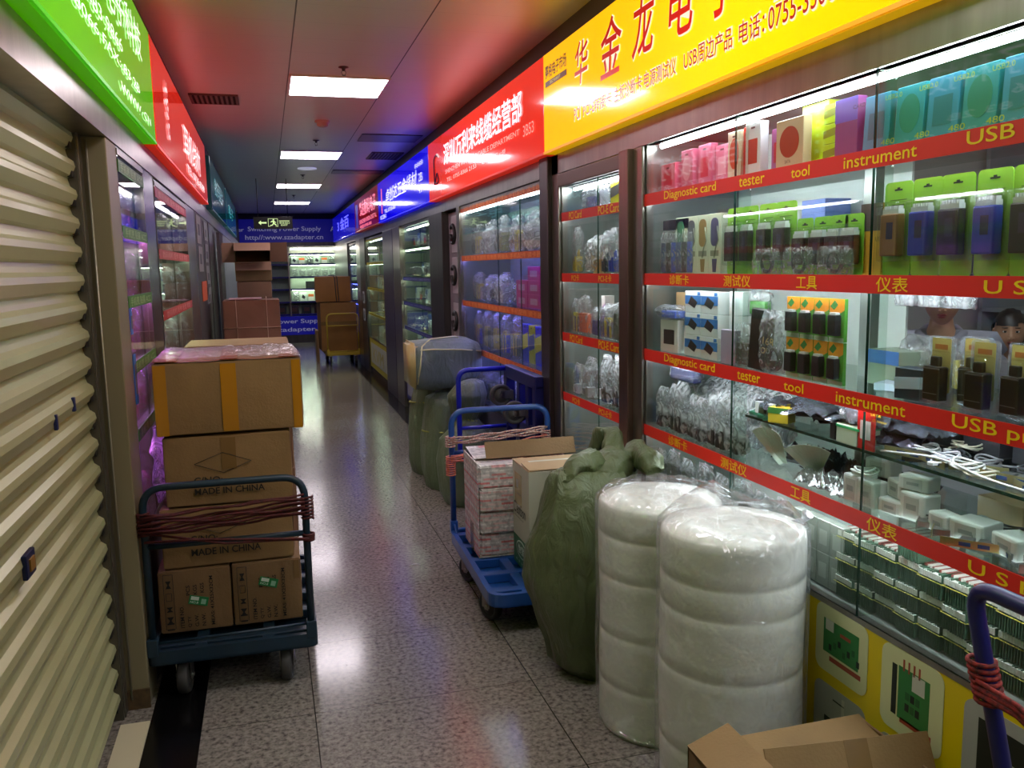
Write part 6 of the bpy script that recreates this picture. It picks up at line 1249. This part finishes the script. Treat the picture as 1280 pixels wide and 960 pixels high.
for z,nm in zip(gz+[.601],('first','second','third','fourth','fifth')): rowL(z+.001,3.5,4.12,6,pk,'the %s green-edged shelf'%nm)
rz_=[1.70,1.395,1.09]
RE=mat('#b81c18',rough=.4); RT=mat('#f0a8a0',rough=.5)
cr,prd,br_,Xr=case('glass case with red strips under the red sign on the shutter side',-1,4.56,6.28,rz_,.6,2.02,RE,[5.3],[(4.56,6.28)],LEDG,[(1.96,.05,glow('#fff0ff',L_TUBE)),(1.685,.03,LEDGL),(1.38,.03,LEDGL),(1.075,.03,LEDGL)],base=mat('#4a4440'),open_back=mat('#8a988e',rough=.4))
for z in rz_+[2.0]: strip2(prd,br_,Xr,-1,z-.034,z+.014,4.565,6.27,[('数码相机 配件 批发 零售',4.7,6.1,.7)],RE,RT,'red strip with pale characters',.0)
gk=[K('r1',polybag(.2,.24,.1,'#b0b8b0','coil',seed=511,m=POLYW),'parts_bag','silvery bag of tangled cable','bag'),K('r2',pack(.12,.16,.06,'#c8d0c8','#98a098','rect','#40584a'),'gadget_box','pale green carton','box'),K('r3',polybag(.16,.22,.1,'#2c3830','plug',seed=513),'parts_bag','clear bag with dark plug','bag'),K('r4',pack(.1,.2,.05,'#1c2a6a','#18245a'),'gadget_box','navy carton','box')]
for z,nm in zip(rz_+[.601],('first','second','third','fourth')): rowL(z+.001,4.6,6.22,10,gk,'the %s red-edged shelf'%nm)
# stickers on the olive pillar's far edge, papers, orange sheet
def sheet(name,label,x,y,z,w,h,col,cat='notice',art=None,ry=0):
    bm=new(); box(bm,(0,-w/2,-h/2),(.003,w/2,h/2),0)
    if art: 
        for (a,b,c_,d_,mi) in art: box(bm,(.003,a*w,c_*h),(.0036,b*w,d_*h),1)
    o=tag(ob(name,fin(bm,name,[mat(col,rough=.55),mat('#5a5658',rough=.6)]),None,(x,y,z)),label,cat); o.rotation_euler=(0,ry,0)
sheet('sticker','white and blue sticker on the lit case edge above the cartons',-.4985,3.5,1.42,.045,.1,'#3a70c0',art=[(-.4,.4,-.3,.2,1)])
sheet('sticker','tall blue sticker with dark emblem beside the cartons',-.4985,3.5,1.2,.06,.19,'#2068b0',art=[(-.3,.3,-.3,.3,1)])
sheet('notice','orange paper sheet hanging on the papered post',-.497,7.6,1.44,.55,.16,'#e85a18')
for k,(z,h,y) in enumerate(((1.93,.22,7.35),(1.70,.2,7.4),(1.50,.0,0),)):
    if h: sheet('notice','pale printed sheet on the papered post, %s from the top'%ORD[k],-.497,y,z,.45,h,'#9a9490',art=[(-.3,.2,-.2,.2,1)])
for k in range(4): sheet('notice','pale printed sheet farther along the papered post, %s from the top'%ORD[k],-.4965,8.15,1.95-.19*k,.4,.16,'#8e8a88',art=[(-.2,.3,-.3,.1,1)],ry=[0,.02,-.03,.1][k])
bm=new()
for k in range(9): box(bm,(-.015,-.4+k*.1,0),(.015,-.37+k*.1,2.0),0); 
for k in range(8):
    for r in range(7): tube(bm,[(0,-.385+k*.1,.15+r*.27),(0,-.285+k*.1,.29+r*.27)],.006,0,5); tube(bm,[(0,-.285+k*.1,.15+r*.27),(0,-.385+k*.1,.29+r*.27)],.006,0,5)
tag(ob('folding_grille',fin(bm,'folding_grille',mat('#6a6468',rough=.35,metal=.8)),None,(-.46,9.9,0)),'folded metal lattice grille standing beyond the papered post','grille')
# ================================================================ END SHOP
es=thing('end_shop_shelving','pale lit shelving wall of the end shop with blue shelf edges','shelving',(.5,19.8,0))
bm=new(); box(bm,(-1.1,.3,.1),(1.45,.32,2.1),0); ob('back_panel',fin(bm,'back_panel',mat('#a9b8a4',rough=.5)),es)
for z in (1.96,1.73,1.45,.9,1.18,.62):
    x0=-1.1; x1=1.45
    bm=new(); box(bm,(x0,.0,z-.02),(x1,.3,z),0); box(bm,(x0,-.004,z-.035),(x1,0,z+.005),1); ob('shelf',fin(bm,'shelf',[WHITE,NB]),es)
for z in (1.925,1.695):
    bm=new(); tube(bm,[(.05,.03,z),(1.4,.03,z)],.008,0,8); ob('light_tube',fin(bm,'light_tube',glow('#e8ffe0',L_TUBE*.9)),es)  # extra tubes, added to brighten the dark upper shelves
for x in (-1.1,-.02,1.43):
    bm=new(); box(bm,(x,-.01,.0),(x+.03,.3,2.1),0); ob('upright',fin(bm,'upright',STEEL),es)
bm=new(); tube(bm,[(.05,.08,2.06),(1.4,.08,2.06)],.014,0,8); ob('light_tube',fin(bm,'light_tube',glow('#fff4e8',L_TUBE*.8)),es)
bm=new(); tube(bm,[(.05,.05,1.425),(1.4,.05,1.425)],.009,0,8); ob('light_tube',fin(bm,'light_tube',glow('#e8ffe0',L_TUBE*1.2)),es)
bm=new(); tube(bm,[(.05,.05,1.15),(1.4,.05,1.15)],.009,0,8); ob('light_tube',fin(bm,'light_tube',glow('#e8ffe0',L_TUBE*1.2)),es)
ek=[('e1',pack(.14,.16,.08,'#c8d0c8','#a8b0a8','chip','#20242a',wc='#b8c4b8'),'gadget_box','white carton with dark plug picture','box'),('e2',pack(.12,.13,.08,'#d8d8d0','#b0b0a8','top','#c06030'),'gadget_box','pale carton with orange top','box'),('e3',polybag(.15,.17,.08,'#1c2020','coil',seed=601),'parts_bag','bag of black leads','bag')]
for zi,z in enumerate((1.73,1.45,.9)):
    for i in range(8):
        k=ek[(i+zi)%3 if zi!=1 else 2]; put(k[0],k[1],k[2],'%s, %s along the %s shelf of the end shop'%(k[3],ORD[i],ORD[zi]),k[4],(.62+.165*i,19.9,z+.001),PI/2,(1,1,1 if zi!=2 else 1.2),'goods in the end shop')
put('ebb',pack(.3,.16,.15,'#1c2020','#242a2a'),'gadget_box','black amplifier box on the lower shelf of the end shop','box',(1.0,19.9,1.181),PI/2)
for i in range(5): put(('edk',i%2),pack(.2,.2,.12,['#22262c','#3a2420'][i%2],'#1c1c20','rect','#5a3028'),'gadget_box','dark carton on the low shelf of the end shop, %s along'%ORD[i],'box',(.3+.27*i,19.9,.621),PI/2,group='dark cartons of the end shop')
def banner(name,label,x0,x1,y,z0,z1,texts,col):
    t=thing(name,label,'sign',((x0+x1)/2,y,z0)); hw=(x1-x0)/2
    bm=new(); box(bm,(-hw,0,0),(hw,.05,z1-z0),0); ob('board',fin(bm,'board',mat(col,rough=.35,emit=col,es=.35)),t)
    for s,x,z,w,h in texts:
        bm=new(); text(bm,s,(x-(x0+x1)/2,-.003,z-z0),(1,0,0),UP,w,h,0,offset=.012)
        ob('lettering',fin(bm,'lettering',mat('#a8a8c8',rough=.4,emit='#a8a8c8',es=.25,samp=False)),t)
banner('shop_banner','wide dark blue banner reading Switching Power Supply over the end shop',-1.2,2.2,19.3,2.19,2.68,[('Switching Power Supply',-.32,2.40,1.52,.125),('http//:www.szadapter.cn',-.38,2.22,1.62,.13),('ADAPTER',1.4,2.42,.6,.1),('szadapter',1.5,2.25,.6,.1),('Adapter',-.9,2.40,.5,.1)],'#0c0e80')
banner('shop_banner','lower blue banner reading Power Supply below the end shop shelves',-.9,1.45,19.6,.17,.58,[('Switching Power Supply',-.7,.40,1.9,.12),('www.szadapter.cn',-.45,.22,1.7,.12)],'#10128c')
bm=new(); box(bm,(-1.2,19.32,2.68),(2.2,19.5,2.8),0); struct('trim_5',fin(bm,'trim_5',mat('#2e2c30',rough=.6)),'dark trim above the blue banner')
bm=new(); box(bm,(-1.2,19.32,2.1),(2.2,19.5,2.19),0); struct('trim_6',fin(bm,'trim_6',DSTEEL),'steel trim below the blue banner')
bm=new(); box(bm,(-.7,19.62,0),(1.48,19.66,.17),0); struct('baseboard_end',fin(bm,'baseboard_end',DSTEEL),'steel base below the lower banner')
# ================================================================ INSIDE THE GLASS FRONTED SHOP
bm=new(); box(bm,(1.95,-4,2.55),(4.5,4.35,2.6),0); struct('ceiling_shop',fin(bm,'ceiling_shop',mat('#a8a8a8',rough=.7)),'low ceiling inside the glass fronted shop')
lt=thing('tube_light','long fluorescent tube light inside the glass fronted shop','ceiling light',(2.75,2.4,2.55)); bm=new(); box(bm,(-.04,-1.0,-.04),(.04,1.0,0),0); ob('housing',fin(bm,'housing',WHITE),lt); bm=new(); tube(bm,[(0,-.95,-.055),(0,.95,-.055)],.014,0,10); ob('light_tube',fin(bm,'light_tube',glow('#f0f4ff',85)),lt)
bk=thing('stock_shelf','tall stock shelf with grey boxes along the back of the shop','shelf',(4.28,2.7,0))
for z in (.4,.85,1.3,1.7,2.1):
    bm=new(); box(bm,(-.18,-1.5,z-.02),(.18,1.5,z),0); ob('shelf',fin(bm,'shelf',mat('#8a8f92',rough=.4)),bk)
for y in (-1.5,0,1.47):
    bm=new(); box(bm,(-.18,y,0),(.18,y+.03,2.3),0); ob('upright',fin(bm,'upright',mat('#8a8f92',rough=.4)),bk)
for zi,z in enumerate((.85,1.3,1.7,2.1)):
    for i in [q for q in range(9) if q not in (0,4)]: put(('st',(i+zi)%3),pack(.24,.26,.2,['#9a9aa8','#33343c','#b4b8c4'][(i+zi)%3],'#8a8a98','rect','#d0d0da'),'stock_box','%s stock carton, %s shelf up, %s along the back of the shop'%(('grey','dark','pale')[(i+zi)%3],ORD[zi],ORD[i]),'box',(4.15,4.05-.32*i,z+.001),0,group='stock cartons at the back of the shop')
ct=thing('counter','dark counter behind the glass case inside the shop','counter',(2.35,2.2,0)); bm=new(); box(bm,(-.25,-.9,0),(.25,.5,.78),0,.005); ob('body',fin(bm,'body',mat('#3a3838',rough=.5)),ct); bm=new(); box(bm,(-.28,-.93,.78),(.28,.53,.81),0,.004); ob('top',fin(bm,'top',mat('#8a8c8c',rough=.3)),ct)
# ================================================================ PEOPLE
def skin_mesh(V,E,mats,smooth=2):
    """V: {name:(x,y,z,r[,r2])}; one continuous surface grown on the skeleton"""
    names=list(V); me=bpy.data.meshes.new('s'); me.from_pydata([V[n][:3] for n in names],[(names.index(a),names.index(b)) for a,b in E],[])
    o=bpy.data.objects.new('s',me); COL.objects.link(o); m=o.modifiers.new('k','SKIN'); m.use_smooth_shade=True; m.branch_smoothing=.4
    for i,n in enumerate(names):
        r=V[n][3]; r2=V[n][4] if len(V[n])>4 else r; me.skin_vertices[0].data[i].radius=(r,r2)
        me.skin_vertices[0].data[i].use_root=(i==0)
    s=o.modifiers.new('q','SUBSURF'); s.levels=smooth; s.render_levels=smooth
    dg=bpy.context.evaluated_depsgraph_get(); out=bpy.data.meshes.new_from_object(o.evaluated_get(dg)); bpy.data.objects.remove(o)
    out.materials.clear()
    for q in mats: out.materials.append(q)
    for p in out.polygons: p.use_smooth=True
    return out
SKIN=mat('#b98a6c',rough=.5,sss=.1,name='skin'); HAIR=mat('#141010',rough=.45,name='black_hair'); LIP=mat('#9a4a44',rough=.4); EYEW=mat('#d8d4d0',rough=.3)
def head(c,yaw,pitch,s=1.,mouth=0.,hair='short'):
    """head mesh facing local -Y, centred at c (middle of the skull); returns head bmesh and hair bmesh"""
    bm=new(); bmesh.ops.create_uvsphere(bm,u_segments=32,v_segments=24,radius=1)
    for v in bm.verts:
        x,y,z=v.co; f=max(0,-y)
        w=.073*(1-.10*max(0,-z)-.28*max(0,-z-.35)); 
        X=x*w; Y=y*(.092 if y>0 else .086); Z=z*.112
        if z<-.2: Y+=-.006*f*1.0+(.02*(-z-.2) if y>0 else 0)*-1
        # brow, eye sockets, nose, lips, chin
        g=lambda px,pz,sx,sz:math.exp(-((x-px)/sx)**2-((z-pz)/sz)**2)*(1 if y<0 else 0)
        Y-=.018*g(0,-.12,.10,.16)+.012*g(0,-.24,.16,.09)-.008*(g(.34,.03,.17,.10)+g(-.34,.03,.17,.10))+.005*g(0,-.46,.26,.07)+.009*g(0,-.78,.3,.16)+.004*g(0,.22,.6,.1)-.004*g(0,-.36,.3,.04)
        v.co=(X,Y,Z)
    for f in bm.faces: f.smooth=True
    def sph(p,r,mi,sc_=(1,1,1)):
        q=bmesh.ops.create_uvsphere(bm,u_segments=12,v_segments=8,radius=r,matrix=Matrix.Translation(p)@Matrix.Diagonal((*sc_,1)))
        setmi({f for v in q['verts'] for f in v.link_faces},mi,True)
    for sx in (-1,1):
        sph((sx*.027,-.0735,.004),.0115,2,(1,.6,.55)); sph((sx*.027,-.0795,.004),.0055,1,(1,.5,1)); sph((sx*.029,-.083,.024),.014,1,(1.1,.25,.2)); sph((sx*.027,-.078,.0115),.012,0,(1.05,.5,.28))
        sph((sx*.073,.004,-.008),.022,0,(.32,.7,1.25)); sph((sx*.011,-.099,-.030),.006,0,(1,.9,.8))
    sph((0,-.0895,-.051),.016,3,(1.25,.35,.3)); sph((0,-.0885,-.061),.015,3,(1.05,.35,.32))
    if mouth: sph((0,-.0915,-.056),.012,1,(1.1,.3,.5*mouth))
    h=bmesh.new(); bmesh.ops.create_uvsphere(h,u_segments=32,v_segments=24,radius=1)
    dl=[]
    for v in h.verts:
        x,y,z=v.co
        lim=.42 if y<-.25 else (-.15 if hair=='short' else -.85)
        if y<-.25: lim=.36+.12*noise.noise(Vector((x*5,1,2)))
        n=.006*noise.noise(Vector((x*9,y*9,z*5)))+.003*noise.noise(Vector((x*30,y*30,z*8)))
        if z<lim-.12: dl.append(v); continue
        v.co=Vector((x*(.083+n),y*(.102 if y>0 else .092)+.002,z*(.118)+n+.002))
    bmesh.ops.delete(h,geom=dl,context='VERTS')
    for f in h.faces: f.smooth=True
    if hair=='tied':
        q=bmesh.ops.create_uvsphere(h,u_segments=16,v_segments=12,radius=.04,matrix=Matrix.Translation((0,.11,.02))); setmi({f for v in q['verts'] for f in v.link_faces},0,True)
    M=Matrix.Translation(c)@Matrix.Rotation(yaw,4,'Z')@Matrix.Rotation(pitch,4,'X')@Matrix.Diagonal((s,s,s,1))
    for v in bm.verts: v.co=M@v.co
    for v in h.verts: v.co=M@v.co
    return bm,h
def hand(bm,wrist,d,n,side,curl=.5,s=1.):
    """five fingers on a palm; d = direction of fingers, n = palm normal"""
    d=Vector(d).normalized(); n=Vector(n).normalized(); a=d.cross(n).normalized()*side; w=Vector(wrist)
    tube(bm,[w,w+d*.03*s,w+d*.085*s],[.022*s,.028*s,.034*s],0,10)
    for k,(o,L) in enumerate(((-.027,.068),(-.009,.078),(.009,.073),(.026,.056))):
        p=w+d*.085*s+a*o*s; pts=[p-d*.01,p]; dd=d
        for j in range(3):
            dd=(dd+n*curl*.5).normalized(); p=p+dd*L*s/3; pts.append(p)
        tube(bm,pts,[.0095*s,.0095*s,.009*s,.008*s,.006*s],0,8)
    p=w+d*.03*s-a*.025*s; tube(bm,[p,p+(d*.5-a)*.022*s,p+(d*.9-a*.9)*.045*s+n*.01,p+(d*1.1-a*.7)*.062*s+n*.02],[.013*s,.012*s,.010*s,.007*s],0,8)
def person(name,label,loc,rz,V,E,coat,trous,hd,hands,jacket_extra=None):
    t=thing(name,label,'person',loc,rz)
    under={'pel','bel','che','nk0','sl','el','sr','er','hl','kl','hr','kr'}; VB={k:(*V[k][:3],*[r*(.78 if k in under else 1) for r in V[k][3:]]) for k in V}
    me=skin_mesh(VB,E,[SKIN,HAIR,EYEW,LIP]); bm=new(); bm.from_mesh(me)
    for f in bm.faces: f.material_index=0
    hb,hr=head(*hd[0],**hd[1]); merge(bm,hb)
    for a in hands: hand(bm,*a)
    o=ob('body',fin(bm,'body',[SKIN,HAIR,EYEW,LIP]),t)
    ob('hair',fin(hr,'hair',HAIR),t)
    for nm,(keys,ext,m) in (('jacket',coat),('trousers',trous)):
        V2={k:(*V[k][:3],*[r+ext+(.035 if k=='nk0' else 0) for r in V[k][3:]]) for k in V if k in keys}; E2=[e for e in E if e[0] in V2 and e[1] in V2]
        me=skin_mesh(V2,E2,[m])
        if nm=='jacket':
            bm=new(); bm.from_mesh(me); N0=Vector(V['nk0'][:3])
            for k in ('sl','sr'):
                S=Vector(V[k][:3]); tube(bm,[N0+(N0-S)*.1+Vector((0,0,-.02)),N0*.5+S*.5+Vector((0,0,-.005)),S,S+(S-N0)*.18+Vector((0,0,-.03))],[.066,.07,.078,.05],0,20)
            me=fin(bm,'jacket',m)
        ob(nm,me,t)
    return t
# seated/standing skeleton, local facing -Y
def skel(hipz,sit=False,armf=.25,lean=.0,sh=.19):
    z=hipz; V={'pel':(0,0,z,.13,.10)}
    V['bel']=(0,-.01-lean*.3,z+.14,.13,.10); V['che']=(0,-.02-lean*.7,z+.32,.145,.105); V['nk0']=(0,-.01-lean,z+.45,.055,.055); V['nk']=(0,-.02-lean,z+.53,.048,.048); V['hdc']=(0,-.03-lean,z+.60,.05,.05)
    E=[('pel','bel'),('bel','che'),('che','nk0'),('nk0','nk'),('nk','hdc')]
    for s,n in ((-1,'l'),(1,'r')):
        V['s'+n]=(s*sh,-.01-lean,z+.42,.06); V['e'+n]=(s*(sh+.05),-.06-lean,z+.15,.045); V['w'+n]=(s*(sh-.06),-.06-armf-lean,z+.10,.027)
        E+=[('nk0','s'+n),('s'+n,'e'+n),('e'+n,'w'+n)]
        if sit: V['h'+n]=(s*.1,-.03,z-.02,.09); V['k'+n]=(s*.13,-.42,z-.0,.06); V['a'+n]=(s*.12,-.40,z-.40,.04); V['f'+n]=(s*.12,-.52,z-.45,.035)
        else: V['h'+n]=(s*.1,0,z-.08,.09); V['k'+n]=(s*.11,-.02,z*.52,.062); V['a'+n]=(s*.11,.02,.09,.042); V['f'+n]=(s*.12,-.12,.045,.036)
        E+=[('pel','h'+n),('h'+n,'k'+n),('k'+n,'a'+n),('a'+n,'f'+n)]
    return V,E
JK={'pel','bel','che','nk0','sl','el','wl','sr','er','wr'}; TR={'pel','hl','kl','al','hr','kr','ar'}
GJ=mat('#8e8c98',rough=.7,noise_amt=.3,nscale=6,bump=.5,bscale=9,name='grey_jacket'); RJ=mat('#3a2a38',rough=.7); DT=mat('#1c1e26',rough=.8)
V,E=skel(.79,armf=.22,lean=.02)
face=math.atan2(-3.0,-3.2)  # turned towards the aisle
p1=person('person','person in grey jacket standing behind the counter inside the glass fronted shop',(2.86,3.13,0),math.radians(-42),V,E,(JK,.042,GJ),(TR,.012,DT),(((0,-.06,1.42),0,.12),dict(hair='short')),[((.13,-.30,.89),(-.2,-1,-.05),(0,0,-1),1,.5),((-.13,-.30,.89),(.2,-1,-.05),(0,0,-1),-1,.5)])
bm=new(); tube(bm,[(-.09,-.06,1.275),(-.06,-.12,1.25),(-.02,-.15,1.18)],.018,0,8); tube(bm,[(.09,-.06,1.275),(.06,-.12,1.25),(.02,-.15,1.18)],.018,0,8); tube(bm,[(-.09,-.06,1.265),(-.06,.05,1.29),(.06,.05,1.29),(.09,-.06,1.265)],.018,0,8)
for k in range(4): tube(bm,[(0,-.150,1.13-.09*k),(0,-.165,1.13-.09*k)],.008,1,8)
ob('collar',fin(bm,'collar',[GJ,mat('#b8b09a')]),p1)
V,E=skel(.60,sit=True,armf=.2)
p2_=person('person','smiling person with black hair seated on a stool near the shop counter',(3.76,3.63,0),math.radians(-48),V,E,(JK,.04,RJ),(TR,.012,DT),(((0,-.07,1.215),.12,.0),dict(mouth=1.,hair='tied')),[((.13,-.28,.70),(-.2,-1,-.05),(0,0,-1),1,.5),((-.13,-.28,.70),(.2,-1,-.05),(0,0,-1),-1,.5)])
st_=thing('stool','round black stool under the seated person','stool',(3.76,3.63,0)); bm=new(); lathe(bm,[(.16,.42),(.17,.44),(.16,.475),(0,.48)],(0,0,0),0,24); ob('seat',fin(bm,'seat',BLACK),st_)
for a in range(4): bm=new(); tube(bm,[(.12*math.cos(a*PI/2+.8),.12*math.sin(a*PI/2+.8),.43),(.18*math.cos(a*PI/2+.8),.18*math.sin(a*PI/2+.8),0)],.01,0,8); ob('leg',fin(bm,'leg',DSTEEL),st_)
